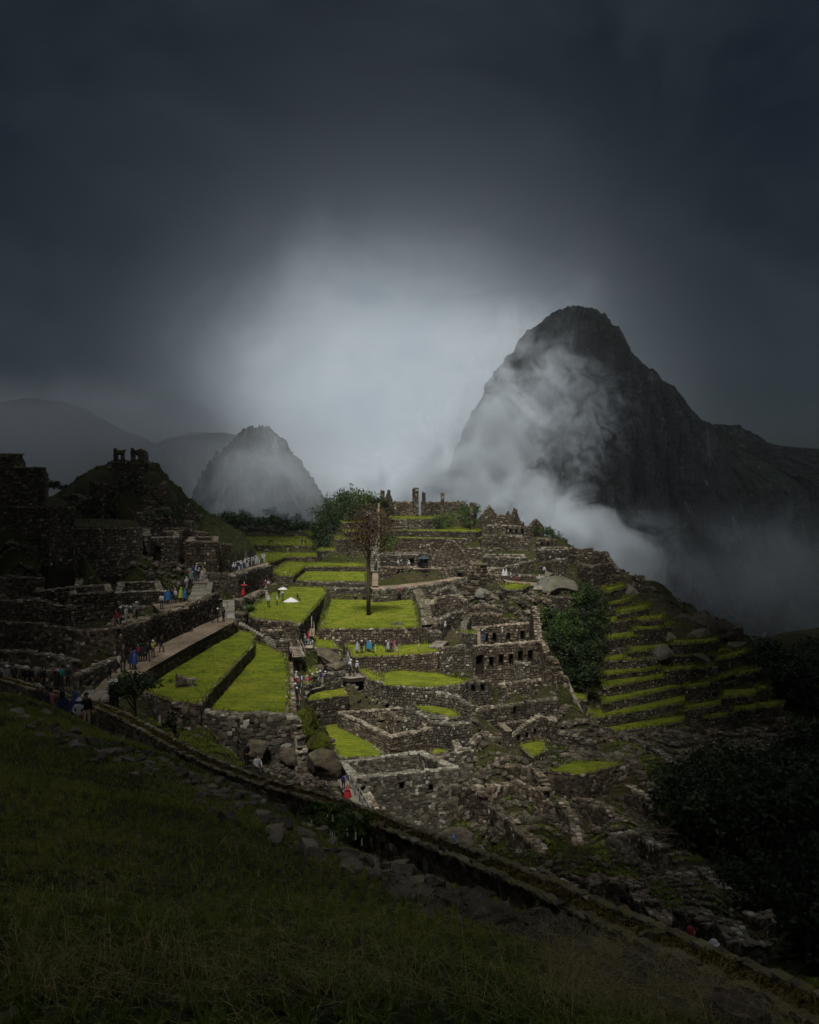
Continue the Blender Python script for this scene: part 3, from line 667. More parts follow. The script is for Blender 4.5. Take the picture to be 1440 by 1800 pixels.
def z_fore(x, y):
    s = x.shape; Q = np.stack([x.ravel(), y.ravel()], 1); out = np.empty(len(Q))
    for i in range(0, len(Q), 20000):
        q = Q[i:i+20000]; d = np.linalg.norm(q[:, None]-fore[None, :, :2], axis=2); K = np.where(d > 0, d**2*np.log(d+1e-12), 0)
        out[i:i+20000] = K@_tw[:len(fore)]+_tw[len(fore)]+q@_tw[len(fore)+1:]
    out = out.reshape(s)
    return out+.05*fbm(np.stack([x*.9, y*.9, 0*x], -1), 4, 71)+.10*vn(np.stack([x*.25, y*.25, 0*x], -1), 72)

# ---------------------------------------------------------------- terraces of the plazas
T = terrace
T([(583, 1054), (727, 1054), (737, 1103), (652, 1105.5), (561, 1105)], 19.4, 2.6, 'bright square lawn with the lone brown tree on it', 'lawn_terrace', 'lawn')
T([(516, 1031.5), (571, 1033.5), (572, 1045), (528, 1098), (500, 1093), (458, 1089), (436, 1084), (450, 1062), (475, 1044)], 17.4, 2.4, 'lit lawn with a white sheet spread on the grass', 'lawn_terrace', 'lawn')
T([(606, 1133), (690, 1136), (770, 1130), (769, 1147), (700, 1153), (622, 1156)], 21.5, 2.1, 'narrow lawn where visitors in rain capes stand in a row', 'lawn_terrace', 'lawn')
T([(672, 1184), (700, 1178), (765, 1183), (823, 1197), (812, 1203), (752, 1209), (672, 1205)], 23.4, 2.2, 'low grass strip under the wall of the row of visitors', 'lawn_terrace', 'lawn')
T([(533, 1233), (542, 1214), (600, 1200), (612, 1222), (566, 1229)], 24.6, 2.8, 'small lit lawn beside the queue of visitors', 'lawn_terrace', 'lawn')
T([(552, 1119), (580, 1121), (598, 1141), (553, 1139)], 21.0, 1.4, 'small sloping grass patch above the dark boulder', 'grass_patch', 'lawn')
T([(542, 1176), (558, 1173), (561, 1187), (545, 1190)], 22.6, 1.0, 'tiny grass patch beside the broad stone steps', 'grass_patch', 'lawn')
T([(532, 1186), (552, 1189), (545, 1203), (533, 1202)], 23.2, .9, 'tiny green wedge just above the queue', 'grass_patch', 'lawn')
T([(628, 1177), (640, 1176), (671, 1191), (671, 1199), (652, 1196)], 23.0, 1.4, 'grassy wedge beside the paved landing', 'grass_patch', 'lawn')
T([(474, 1100), (490, 1098), (491, 1106), (476, 1108)], 19.6, 1.2, 'small grassy step in the zigzag stairway', 'grass_patch', 'lawn')
T([(405, 1107), (446, 1113), (445, 1135), (372, 1213), (352, 1238), (300, 1232), (250, 1214), (250, 1205), (300, 1171)], 17.0, 1.5, 'long lawn sloping beside the ramp, with a small stone box on it', 'lawn_terrace', 'lawn')
T([(449, 1129), (478, 1139), (504, 1154), (508, 1205), (506, 1253), (440, 1253), (352, 1247), (375, 1216), (447, 1136)], 18.4, 4.2, 'broad lit lawn on top of the high fieldstone wall', 'lawn_terrace', 'lawn', tuft=7)
T([(519, 1019), (536, 1001), (643, 1002), (645, 1022.5), (560, 1022), (522, 1021)], 16.6, 1.0, 'far lawn ending at the foot of the long stair', 'lawn_terrace', 'lawn')
T([(478, 1005), (503, 987.5), (640, 991), (642, 996.5), (536, 996.5), (515, 1013), (490, 1013)], 15.6, 1.0, 'L-shaped far lawn above a low dark wall', 'lawn_terrace', 'lawn')
T([(418, 983), (450, 971), (560, 972), (559, 979), (502, 980), (472, 991)], 14.9, 1.0, 'far lawn with a grazing llama', 'lawn_terrace', 'lawn')
T([(400, 966), (404, 950), (418, 943.5), (552, 942.5), (551, 960), (446, 958.5), (412, 967)], 13.9, 1.3, 'farthest big lawn below the low ruins', 'lawn_terrace', 'lawn')
T([(560, 1271), (608, 1272), (676, 1325), (664, 1331), (598, 1333), (578, 1302)], 27.8, 1.5, 'lit lawn beside the large roofless house', 'lawn_terrace', 'lawn')
T([(757, 1300), (772, 1298), (802, 1315), (770, 1328), (757, 1325)], 28.6, 1.4, 'small lit lawn between two ruined rooms', 'lawn_terrace', 'lawn')
T([(726, 1236), (775, 1238), (810, 1258), (800, 1262), (740, 1250)], 25.6, 1.2, 'curved grass strip with a crumbling rim', 'grass_patch', 'lawn')
T([(640, 1218), (660, 1214), (700, 1222), (700, 1230), (652, 1231)], 25.2, 1.2, 'grass scrap behind the broken low walls', 'grass_patch', 'lawn')
T([(880, 1030), (905, 1026), (931, 1029), (918, 1036), (893, 1037)], 15.8, .8, 'little bright lawn below the upper walkway', 'grass_patch', 'lawn')
T([(813, 1110), (838, 1110), (838, 1113.5), (816, 1113.5)], 19.2, 4.8, 'square stone pier with a grassy top', 'stone_pier', 'ruin')
# right hand terraces, stepping down the flank
def strip(xl, xr, b0, b1, f0, f1, D, h, label, nm='terrace'):
    k = 4; top = []; bt = []
    for i in range(k+1):
        f = i/k; x = xl+(xr-xl)*f; w_ = math.sin(f*math.pi)
        top.append((x, b0+(b1-b0)*f+rnd.uniform(-.6, .6)+w_*1.0)); bt.append((x+rnd.uniform(-1, 1), f0+1.8+(f1-f0)*f+rnd.uniform(-.8, .8)+w_*1.5))
    return T(top+bt[::-1], D, h, label, nm, 'terrace', 'farming terraces on the steep flank', tuft=5.0, wm='mossy', over=1.5)
strip(1062, 1096, 1033, 1026, 1041, 1031, 17.5, 1.8, 'topmost small farming terrace under the square tower ruin')
strip(1072, 1108, 1056, 1048, 1063, 1054, 19.3, 1.6, 'second short farming terrace from the top of the flank')
strip(1086, 1144, 1071, 1059, 1079, 1066, 20.2, 1.5, 'farming terrace just above the pale jutting rocks')
strip(1060, 1114, 1083, 1078, 1093, 1087, 21.3, 1.9, 'farming terrace touching the top of the vine-covered bush')
strip(1116, 1167, 1082, 1080, 1088, 1087, 21.2, 1.6, 'short terrace strip beside the dark outcrop')
strip(1063, 1153, 1114, 1104, 1122, 1111, 23.1, 2.0, 'terrace strip with a long dark wall under it')
strip(1106, 1176, 1136, 1127, 1146, 1134, 24.7, 1.9, 'terrace strip between the two tilted boulders')
strip(1062, 1100, 1150, 1146, 1161, 1156, 25.6, 1.6, 'stub of terrace beside the lower crown of the bush')
strip(1058, 1160, 1178, 1163, 1186, 1173, 27.0, 1.8, 'long terrace strip level with the foot of the bush')
strip(1061, 1193, 1196, 1174, 1208, 1183, 27.8, 2.0, 'curving terrace strip, fourth from the bottom of the flank')
strip(1060, 1205, 1226, 1192, 1235, 1203, 29.1, 2.0, 'curving terrace strip, third from the bottom of the flank')
strip(1040, 1236, 1250, 1215, 1262, 1227, 30.4, 2.0, 'long curving terrace strip, second from the bottom')
strip(1044, 1236, 1275, 1253, 1287, 1263, 31.8, 2.0, 'lowest and longest curving terrace strip')
strip(1178, 1284, 1150, 1137, 1153, 1143, 25.7, 1.8, 'dim terrace strip under the dark outcrop')
strip(1168, 1256, 1174, 1163, 1178, 1170, 26.9, 1.7, 'dim short terrace strip by the leaning slab')
strip(1250, 1324, 1193, 1166, 1197, 1172, 27.2, 1.7, 'dim terrace strip climbing to the ridge edge')
strip(1206, 1334, 1204, 1183, 1208, 1191, 28.0, 1.7, 'dim long terrace strip reaching the ridge edge')
strip(1270, 1356, 1213, 1204, 1226, 1215, 28.7, 1.7, 'dim broad terrace plot near the ridge edge')
strip(1206, 1292, 1240, 1222, 1246, 1232, 29.6, 1.7, 'dim terrace strip joining the long curved ones')
strip(1330, 1378, 1234, 1226, 1243, 1237, 29.6, 1.8, 'outermost dim terrace plot above the forest')
strip(1238, 1326, 1256, 1241, 1260, 1251, 30.6, 1.8, 'dim lower terrace plot above the rubble')
strip(1180, 1262, 1126, 1120, 1131, 1126, 24.0, 1.6, 'dim thin terrace strip in front of the crags')
strip(1262, 1312, 1152, 1140, 1158, 1146, 25.4, 1.5, 'dim terrace end below the overhanging crag')
strip(1296, 1344, 1180, 1168, 1186, 1175, 26.8, 1.5, 'dim terrace stub right at the ridge edge')
strip(1330, 1368, 1206, 1198, 1213, 1206, 28.0, 1.5, 'dim terrace stub over the outermost plot')
strip(1290, 1352, 1240, 1232, 1248, 1241, 29.8, 1.6, 'dim terrace strip under the broad plot')
strip(1096, 1160, 1153, 1146, 1160, 1153, 25.7, 1.6, 'terrace strip running under the flat boulder')
strip(1116, 1180, 1100, 1094, 1106, 1100, 22.2, 1.5, 'terrace strip behind the pale jutting rock')
T([(1000, 1211), (1012, 1207), (1032, 1224), (1030, 1232), (1008, 1228)], 28.2, 1.5, 'grassy step at the foot of the bush beside the stairs', 'terrace', 'terrace')
T([(1014, 1240), (1030, 1240), (1041, 1252), (1030, 1256)], 30.0, 1.5, 'lower grassy step beside the narrow stairs', 'terrace', 'terrace')
T([(964, 1357), (1009, 1337), (1069, 1339), (1100, 1342), (1024, 1363), (1000, 1360)], 28.0, 2.4, 'dim grassy platform on its own low retaining wall', 'terrace', 'terrace')
T([(912, 1310), (955, 1300), (962, 1318), (935, 1332)], 28.2, .8, 'grass hollow below the house with small windows', 'grass_patch', 'lawn')

# terraces on the mid hill
T([(590, 946), (600, 942), (640, 941), (641, 946.5), (592, 948.5)], 10.9, 2.6, 'third grassed terrace up beside the long stair', 'terrace', 'terrace')
T([(558, 969), (567, 964), (638, 961.5), (637, 966.5), (565, 968.5)], 13.6, 3.4, 'lowest high-walled terrace beside the long stair', 'terrace', 'terrace')
T([(604, 933), (612, 930), (640, 929.5), (640, 934), (606, 935)], 9.6, 1.6, 'fourth small terrace up beside the long stair', 'terrace', 'terrace')
T([(600, 917), (610, 914), (648, 914), (648, 918), (602, 919)], 7.9, 1.8, 'topmost small terrace beside the long stair', 'terrace', 'terrace')
T([(685, 909), (700, 906), (775, 906), (772, 912), (690, 913)], 7.2, 1.4, 'grassy ledge under the summit wall', 'terrace', 'terrace')
T([(684, 931), (700, 926), (830, 928), (846, 933), (836, 936), (690, 933)], 9.8, 1.8, 'bushy brown ledge halfway up the mid hill', 'terrace', 'terrace')
T([(695, 946), (700, 940), (850, 941), (852, 946.5), (780, 947)], 11.2, 3.4, 'dry grass ledge over the long wall with the gable', 'terrace', 'terrace')

# ---------------------------------------------------------------- walls (crest traced, own distance, height in metres)
def hm(r0, r1, Y): return (r1-r0)/F*Y
# summit ruins
wall([(668, 881, 226), (727, 882, 226)], 3.6, 'summit wall between the twin pillars and the tall pillar')
wall([(741, 882, 226), (806, 883, 224)], 3.6, 'summit wall running on from the tall pillar to the broken end')
for (x, y0, w, Y, lb) in ((672.5, 862, 1.0, 224.5, 'leftmost slim pillar standing on the summit wall'), (730.5, 857.5, 1.5, 224.5, 'tallest thick pillar on the summit wall'), (745, 865.5, .8, 225, 'slim pillar close beside the tallest one'), (778, 865.5, .8, 224.5, 'lone slim pillar near the broken end of the summit wall')):
    wall([(x-w/2/Y*F, y0, Y), (x+w/2/Y*F, y0+1, Y)], hm(y0, 884, Y)+2.6, lb, t=w, name='stone_pillar', cat='pillar', both=True)
wall([(676, 874, 224), (690, 874, 224)], 4.5, 'small stepped gable stump between the summit pillars', name='gable_stump', cat='ruin', profile={0: [(0, -.6), (.35, 1.2), (.36, 1.9), (.72, 1.9), (.73, 1.0), (1, -.6)]})
wall([(806, 880, 220), (828, 893, 212), (830, 905, 205)], [4.5, 5, 4], 'broken summit end wall stepping down to the gable house')
wall([(786, 880, 219), (812, 884, 219)], 4.0, 'rough summit bastion above the shrubs')
wall([(828, 884, 215), (836, 886, 213)], 3.5, 'stub of masonry between the summit and the gables')
house([(844, 912, 206), (876, 913, 206), (880, 911, 214), (848, 911, 214)], 3.0, .9, 'house with one sharp gable on the skyline', profiles={0: [(0, 0), (.5, 3.4), (1, 0)]})
house([(878, 906, 200), (912, 921, 200), (918, 918, 212), (884, 905, 212)], [2.6, 2.0, 2.0, 2.6], .9, 'twin gabled house at the end of the skyline', profiles={0: [(0, -.4), (.30, 0), (.48, 2.2), (.56, .8), (.72, 3.2), (.8, 3.0), (1, .4)]})
wall([(858, 923, 200), (889, 923.5, 198)], 2.4, 'rounded dark wall below the sharp gable')
wall([(889, 924, 199), (932, 926, 197)], 2.1, 'pale wall with slots below the twin gables', openings={0: [(.2, .5, .5, .9), (.45, .5, .5, .9), (.7, .5, .5, .9)]})
wall([(848, 940, 190), (868, 940.5, 189), (931, 942, 187)], 3.0, 'long dark retaining wall below the gabled houses')
wall([(930, 926, 196), (942, 921, 198), (955, 926, 199)], 2.8, 'low slanting gable wall behind the pale walls', profile={0: [(0, 0), (1, 1.2)], 1: [(0, 1.2), (1, 0)]})
house([(853, 979, 168), (921, 980, 168), (918, 975, 178), (856, 975, 178)], [2.3, 2.3, 2.0, 2.0], .8, 'long low roofless hall in the middle of the ruins')
wall([(820, 964, 184), (850, 965, 184), (864, 969, 182)], 2.2, 'low wall beside the big gable')
house([(762, 986, 178), (825, 986, 178), (822, 984, 188), (766, 984, 188)], 2.2, .9, 'roofless house with the big steep gable', profiles={0: [(0, 0), (.44, 4.6), (.52, 4.6), (1, 0)]})
house([(670, 975, 176), (731, 975.5, 176), (732, 972, 184), (676, 972, 184)], [2.6, 2.6, 2.2, 2.2], .8, 'roofless room beside the long stair with a doorway', openings={0: [(.93, 1.1, 0, 2.0)]})
wall([(733, 973, 178), (758, 975, 178)], 2.8, 'wall stub with the doorway where a blue cape shows', openings={0: [(.5, 1.6, -.2, 2.1)]})
wall([(666, 996.5, 172), (700, 997, 171), (798, 999, 168)], 3.9, 'great retaining wall beside the foot of the long stair')
wall([(798, 998, 168), (826, 994, 166), (832, 992, 165)], [2.9, 3.2, 3.4], 'wall end with a small doorway and bench', openings={0: [(.45, 1.2, .3, 1.5)]})
wall([(828, 990, 152), (850, 992, 150)], 5.2, 'dark buttress rising in the middle of the ruins', t=2.0, size=.6)
wall([(850, 999, 160), (880, 999, 160), (935, 986, 168)], [1.6, 1.6, 2.4], 'low wall curving up towards the notched pier')
wall([(851, 1010, 156), (900, 1011, 156), (978, 1013, 154)], 1.4, 'wall along the upper walkway where visitors pass')
wall([(944, 966, 172), (947, 966.5, 172)], 4.6, 'notched standing pier behind three visitors', t=1.0, name='stone_pillar', cat='pillar')
wall([(943, 946, 190), (979, 948, 188)], 2.2, 'wall with slots under the small skyline trees', openings={0: [(.3, .4, .6, .9), (.6, .4, .6, .9)]})
house([(952, 967, 170), (994, 966, 170), (996, 962, 180), (956, 962, 180)], 1.9, .8, 'small roofless room under the slotted wall')
wall([(976, 984, 162), (995, 981, 166)], 3.4, 'sunlit-face cube wall beside the smooth rock')
wall([(960, 990, 160), (976, 985, 162)], 2.6, 'dark side wall of the cube ruin')
wall([(997, 964, 176), (1042, 964, 174)], 2.6, 'dark block ruin at the shoulder of the ridge')
wall([(1000, 976, 170), (1024, 975, 170)], 2.2, 'stepped masonry under the dark block ruin')
wall([(1044, 970, 172), (1066, 969, 172), (1072, 983, 170)], [2.4, 2.4, 2.0], 'outer wall of the ridge shoulder, stepping down')
wall([(1018, 990, 164), (1040, 996, 158), (1072, 990, 166)], [3.0, 3.6, 3.2], 'corner tower wall with a slanting lit face')
wall([(1072, 983, 170), (1082, 993, 166), (1087, 1005, 162)], 3.0, 'ridge edge wall falling away to the terraces')
wall([(1075, 1011, 160), (1100, 1012, 159)], 1.6, 'short wall over the topmost terrace')
wall([(1104, 1012, 158), (1130, 1012, 157), (1132, 1024, 156)], [2.8, 2.8, 2.0], 'square tower ruin at the end of the ridge')
wall([(1086, 1035, 155), (1104, 1030, 157)], 2.2, 'retaining wall of the second farming terrace')
# path wall and the walls round the square lawn
wall([(540, 1023, 152), (600, 1024, 152), (650, 1024, 152)], 1.0, 'low dark wall behind the square lawn, upper of two')
wall([(574, 1034, 151), (650, 1034, 150.5), (690, 1037, 150.5), (727, 1046, 150.5)], [2.0, 2.0, 1.7, .8], 'grey fieldstone wall behind the square lawn, lower of two')
wall([(656, 1037.5, 146), (700, 1034.5, 148.5), (770, 1026.5, 155.5), (820, 1016.5, 165.5)], [1.2, 1.8, 2.0, 2.2], 'retaining wall under the slanting pale path')
wall([(732, 1036, 150), (738, 1046, 146), (748, 1070, 134), (751, 1095, 124)], [2.4, 2.6, 3.0, 2.6], 'thick wall with a pale moss crest beside the square lawn', t=1.6, mossy=True)
# the rock temple jumble
wall([(756, 1062, 140), (768, 1050, 143), (790, 1046, 145), (808, 1047, 144), (820, 1058, 139)], [2.5, 3.2, 3.6, 3.4, 2.6], 'curved wall arching over the rocky hollow')
wall([(763, 1042, 150), (785, 1031, 154), (805, 1025, 157), (828, 1018, 159)], [1.6, 2, 2, 2], 'curved climbing wall with a pale crest above the hollow')
wall([(746, 1092, 125), (770, 1094, 125), (790, 1078, 130), (815, 1072, 132)], [2.2, 2.4, 2.2, 2.2], 'dark curving wall under the rocky hollow')
wall([(752, 1110, 119), (774, 1109, 119)], 2.4, 'wall end at the steps of the row lawn')
wall([(774, 1139, 113), (817, 1134, 114)], 4.2, 'high wall below the white steps')
wall([(816, 1112, 117), (816, 1096, 122), (824, 1082, 128)], [5, 3, 2.4], 'narrow side wall of the grassy pier')
wall([(824, 1068, 136), (850, 1064, 137), (878, 1070, 134)], 1.8, 'ragged low wall above the roofless hall, first')
wall([(828, 1080, 130), (860, 1077, 131), (880, 1083, 128)], 1.8, 'ragged low wall above the roofless hall, second')
wall([(848, 1060, 140), (890, 1066, 137), (930, 1076, 133)], [2.0, 2.2, 2.0], 'slanting low wall over the gable of the window house')
wall([(872, 1041, 141), (910, 1043, 140), (1006, 1050, 134)], [3.2, 3.2, 2.6], 'long dark wall under the smooth grey rock')
wall([(842, 1056, 146), (872, 1058, 144)], 2.2, 'low wall by the white boulder, above the slanting one')
# the great windowed house
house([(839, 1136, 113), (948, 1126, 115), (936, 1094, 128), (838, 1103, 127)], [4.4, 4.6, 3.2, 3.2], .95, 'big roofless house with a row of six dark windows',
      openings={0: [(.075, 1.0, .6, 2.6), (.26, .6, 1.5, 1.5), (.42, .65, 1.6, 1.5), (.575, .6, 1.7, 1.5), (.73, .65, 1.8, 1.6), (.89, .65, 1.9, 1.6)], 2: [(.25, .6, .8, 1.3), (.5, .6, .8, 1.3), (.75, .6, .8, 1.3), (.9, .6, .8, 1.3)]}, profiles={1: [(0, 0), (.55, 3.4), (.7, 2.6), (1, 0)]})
wall([(948, 1128, 114.5), (958, 1133, 113), (962, 1148, 110), (975, 1160, 109), (986, 1184, 108)], [4.6, 4.4, 3.6, 3.0, 1.4], 'stepped side wall joining the window house to the stairs')
wall([(905, 1166, 113), (930, 1164, 113)], 2.4, 'rough patch of masonry at the foot of the window house')
wall([(878, 1201, 111.5), (930, 1196, 112), (994, 1189, 113), (997, 1208, 112)], [2.8, 2.9, 3.1, 2.0], 'high wall with a clean corner under the window house')
wall([(824, 1196, 108), (864, 1195, 108)], 4.4, 'wall with two niches joining the long stepped walls', openings={0: [(.2, .5, 3.0, .9), (.6, .5, 3.0, .9)]})
wall([(812, 1254, 102), (860, 1243, 104), (930, 1233, 106), (978, 1228, 107)], [1.5, 1.8, 2.2, 2.6], 'long rising wall, second below the window house', openings={1: [(.6, .4, .8, .9)]})
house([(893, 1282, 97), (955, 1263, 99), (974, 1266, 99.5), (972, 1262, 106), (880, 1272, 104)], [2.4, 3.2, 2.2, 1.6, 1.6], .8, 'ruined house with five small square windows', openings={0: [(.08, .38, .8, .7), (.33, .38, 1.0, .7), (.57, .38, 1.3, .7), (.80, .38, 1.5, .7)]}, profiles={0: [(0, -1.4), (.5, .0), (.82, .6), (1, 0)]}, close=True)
# mid slope walls between the lawns
wall([(700, 1212, 103), (735, 1216, 102)], 2.0, 'dark wall stub under the low grass strip')
wall([(712, 1242, 98), (745, 1256, 96), (790, 1262, 96)], [1.6, 2.2, 2.4], 'low wall rounding the curved grass strip')
wall([(752, 1268, 94.5), (790, 1272, 94), (826, 1270, 95)], 2.8, 'high wall of the room next to the large roofless house')
wall([(800, 1302, 93), (806, 1318, 90), (826, 1316, 90)], [1.2, 1.6, 2.2], 'wall corner closing the small lit lawn')
wall([(770, 1332, 88), (828, 1317, 90)], 2.4, 'wall under the small lit lawn')
wall([(632, 1170, 112), (660, 1183, 108), (671, 1192, 106), (672, 1194, 105)], [1.0, 1.6, 2.2, 2.4], 'corner wall beside the paved landing')
wall([(615, 1214, 107), (660, 1221, 106), (700, 1229, 105)], [1.2, 1.0, .8], 'broken low wall between the queue lawn and the house')
wall([(612, 1205, 107), (640, 1206, 106.5), (690, 1214, 104)], .9, 'loose low wall where a purple jacket shows')
wall([(760, 1216, 101), (800, 1224, 99.5), (830, 1240, 97)], [1.4, 1.6, 1.4], 'low wall under the rising walls of the slope')
# big houses in front
house([(688, 1294, 91), (753, 1279, 94), (731, 1241, 102), (600, 1253, 99.5)], [2.4, 2.8, 2.4, 2.4], .8, 'large roofless house with thick pale wall tops', profiles=None)
wall([(684, 1252, 99), (702, 1264, 96.5)], 1.6, 'inner dividing wall of the large roofless house', both=True)
wall([(702, 1264, 96.5), (728, 1262, 97.5)], 1.6, 'short inner wall across the large roofless house', both=True)
house([(625, 1367, 80), (795, 1350, 81), (742, 1322, 89), (600, 1338, 88)], [8.0, 8.5, 3.0, 3.0], .95, 'nearest roofless house with a very high front wall and mossy crest', openings={0: [(.12, .45, 6.6, .7), (.52, .45, 6.8, .7), (.82, .45, 6.6, .6)]}, size=.27)
wall([(640, 1388, 77), (660, 1425, 72)], [2.5, 3.0], 'rough wall between the high house and the steps')
# high wall under the lit lawn
wall([(262, 1216, 72), (290, 1232, 70), (350, 1248, 68.5), (420, 1257, 68.5), (519, 1260, 70)], [1.6, 2.2, 2.6, 3.4, 4.2], 'high fieldstone wall with big blocks under the lit lawns', size=.36, t=1.2)
wall([(519, 1262, 70), (524, 1285, 69), (532, 1318, 68)], [4, 3, 2], 'ragged end of the high fieldstone wall', size=.36)
wall([(508, 1165, 92), (510, 1205, 82), (513, 1250, 73)], [3.0, 3.2, 4.0], 'wall face between the lit lawn and the queue')
# ramp walls
wall([(224, 1197, 69), (260, 1176, 74.5), (330, 1136, 86), (413, 1092, 101)], 1.5, 'outer wall of the ramp with walkers')
wall([(208, 1103, 76.5), (300, 1074, 89), (345, 1056, 97), (385, 1040, 104), (386, 1052, 103)], [3.1, 3.1, 3.1, 3.1, 2.4], 'high inner wall behind the walkers on the ramp')
wall([(140, 1109, 77.5), (208, 1103, 76.5)], 3.0, 'dark wall end where the ramp passes')
wall([(132, 1185, 66), (170, 1172, 69), (206, 1156, 75)], [.9, 1.0, 1.0], 'low kerb wall at the lower end of the ramp')
wall([(-30, 1090, 82), (70, 1096, 80), (140, 1109, 78)], [3.4, 3.4, 3.0], 'dark retaining wall across the lower ruins')
wall([(-30, 1142, 72), (60, 1146, 71), (132, 1160, 69)], [1.6, 1.6, 1.3], 'collapsed low wall near the dark group of visitors')
wall([(-20, 1166, 62), (50, 1172, 61), (100, 1180, 60)], .9, 'tumbled lowest wall behind the dark group')
wall([(190, 1102, 84), (203, 1092, 90), (240, 1076, 96)], [.6, .6, .6], 'edge wall of the small visitors platform')
wall([(213, 1067, 101), (282, 1068, 102)], 1.4, 'low wall behind the small visitors platform')
house([(208, 1041, 103), (281, 1038, 104), (276, 1022, 114), (214, 1024, 113)], [2.2, 2.2, 2.0, 2.0], .8, 'dark roofless room above the high inner wall')
house([(130, 1046, 98), (192, 1040, 101), (188, 1028, 110), (126, 1032, 107)], [3.2, 3.0, 2.4, 2.4], .8, 'dark roofless room left of the visitors platform')
house([(68, 1040, 100), (138, 1030, 103), (140, 1014, 114), (72, 1022, 111)], [3.6, 3.2, 2.6, 2.6], .9, 'dark roofless room with a small arch beside it')
wall([(0, 1058, 92), (66, 1054, 93), (128, 1066, 91)], 2.6, 'dark terrace wall in the lower ruins')
wall([(-40, 1014, 104), (76, 1014, 104)], 3.4, 'dark wall at the frame edge, second row of ruins')
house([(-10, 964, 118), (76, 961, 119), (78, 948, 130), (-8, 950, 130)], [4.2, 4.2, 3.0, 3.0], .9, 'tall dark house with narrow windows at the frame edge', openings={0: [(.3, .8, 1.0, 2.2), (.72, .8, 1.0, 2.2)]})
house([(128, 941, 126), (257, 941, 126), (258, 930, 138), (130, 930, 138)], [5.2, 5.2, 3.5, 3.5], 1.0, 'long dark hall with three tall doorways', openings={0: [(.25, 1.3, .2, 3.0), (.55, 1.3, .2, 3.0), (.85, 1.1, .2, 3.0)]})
house([(258, 944, 132), (309, 944, 132), (312, 934, 142), (262, 934, 142)], [3.8, 3.8, 3.0, 3.0], .9, 'small dark room beside the stepped hill', openings={0: [(.5, 1.0, .2, 2.2)]})
wall([(298, 905, 146), (312, 905, 146)], 4.6, 'dark square tower stub under the stepped hill', t=1.2, name='stone_pillar', cat='pillar')
wall([(326, 916, 148), (340, 916, 148)], 3.6, 'second dark tower stub under the stepped hill', t=1.2, name='stone_pillar', cat='pillar')
wall([(243, 924, 140), (330, 930, 145), (368, 938, 150)], 2.0, 'low dark wall along the foot of the stepped hill')
house([(333, 951, 134), (378, 952, 134), (380, 944, 145), (338, 944, 145)], [4.8, 4.8, 4, 4], .9, 'tall lit-faced block above the crowded stairs', size=.5)
wall([(378, 953, 136), (385, 957, 136)], 4.4, 'dark narrow gap wall beside the tall block')
wall([(385, 956, 138), (403, 956, 142)], 4.0, 'pale rough block next to the far lawns')
wall([(352, 939, 170), (382, 941, 172)], 1.2, 'little wall under the far hillside visitors')
wall([(413, 1009, 134), (443, 1001, 144), (476, 993.5, 154)], [3.8, 3.4, 3.2], 'lit platform wall below the tightly packed crowd')
wall([(362, 1007, 131), (413, 1010, 134)], 3.4, 'dark side of the crowded platform')
wall([(338, 1025, 122), (378, 1022, 124)], 2.6, 'dark landing wall beside the crowded stairs')
wall([(262, 1056, 108), (318, 1057, 109)], 1.0, 'parapet in front of the blue caped visitors')
wall([(410, 1054, 127), (432, 1053, 128)], 1.8, 'dark square pier at the turn of the stairs', t=2.0)
wall([(408, 1079, 112), (433, 1078, 113)], 1.5, 'lower dark pier beside the agave', t=1.6)
wall([(433, 1054, 128), (455, 1043, 138), (487, 1025, 156), (500, 1024, 160)], [1.6, 1.6, 1.4, 1.2], 'lit wall carrying the pale upper path')
wall([(477, 1010, 158), (497, 1009, 160), (520, 1018, 158)], 1.0, 'short wall behind the small group on the path')
wall([(458, 1089, 110), (490, 1092, 110), (527, 1098, 109)], 2.2, 'dark fieldstone wall under the lawn with the white sheet')
wall([(420, 1110, 104), (436, 1112, 104)], .9, 'small block wall in the zigzag stairs')
wall([(458, 1108, 107), (478, 1108, 107), (492, 1108, 107)], 1.1, 'stepped block wall by the zigzag stairs')
wall([(486, 1124, 104), (508, 1126, 104)], 1.0, 'low block wall before the wooden steps')
wall([(572, 1186, 104), (604, 1180, 106)], .9, 'chiselled ledge under the dark boulder')
# far low ruins
for (a, b, c, Y, hh, lb) in ((422, 928, 462, 262, .9, 'far low foundation wall, leftmost'), (462, 926, 480, 258, 1.4, 'far mound-like stub of wall'), (470, 931, 498, 256, 1.2, 'far low foundation wall with a gap'), (500, 940, 545, 252, .8, 'far thin wall along the last lawn'), (405, 934, 430, 262, .8, 'far wall at the foot of the small peak')):
    wall([(a, c and b, Y), (c, b, Y-1)], hh, lb, t=1.2)
T([(536, 934), (560, 931), (562, 941), (548, 943)], 12.6, 1.6, 'rounded far terrace beside the dark bushes', 'terrace', 'terrace')
DARK_BACK[0] = False
wall([(200.5, 789.5, 158), (218, 791, 158)], 3.6, 'small ruined doorway on the hill top beside the lone gap', t=.7, openings={0: [(.55, .6, 1.1, 1.5)]}, size=.36, name='ruined_doorway', cat='ruin', ragged=.3)
wall([(231, 789, 158), (250, 790, 158), (258, 799, 163)], [4, 4, 3], 'larger ruined doorway crowning the hill top', t=.7, openings={0: [(.5, .6, 1.5, 1.4)]}, size=.36, name='ruined_doorway', cat='ruin', ragged=.3)
wall([(190, 812, 156), (262, 813, 156)], 1.6, 'low platform wall carrying the hilltop doorways', size=.4, ragged=.3)
house([(-40, 797, 112), (30, 799, 112), (36, 812, 120), (-30, 812, 120)], [6, 6, 4, 4], 1.0, 'high black ruin against the sky at the frame edge')
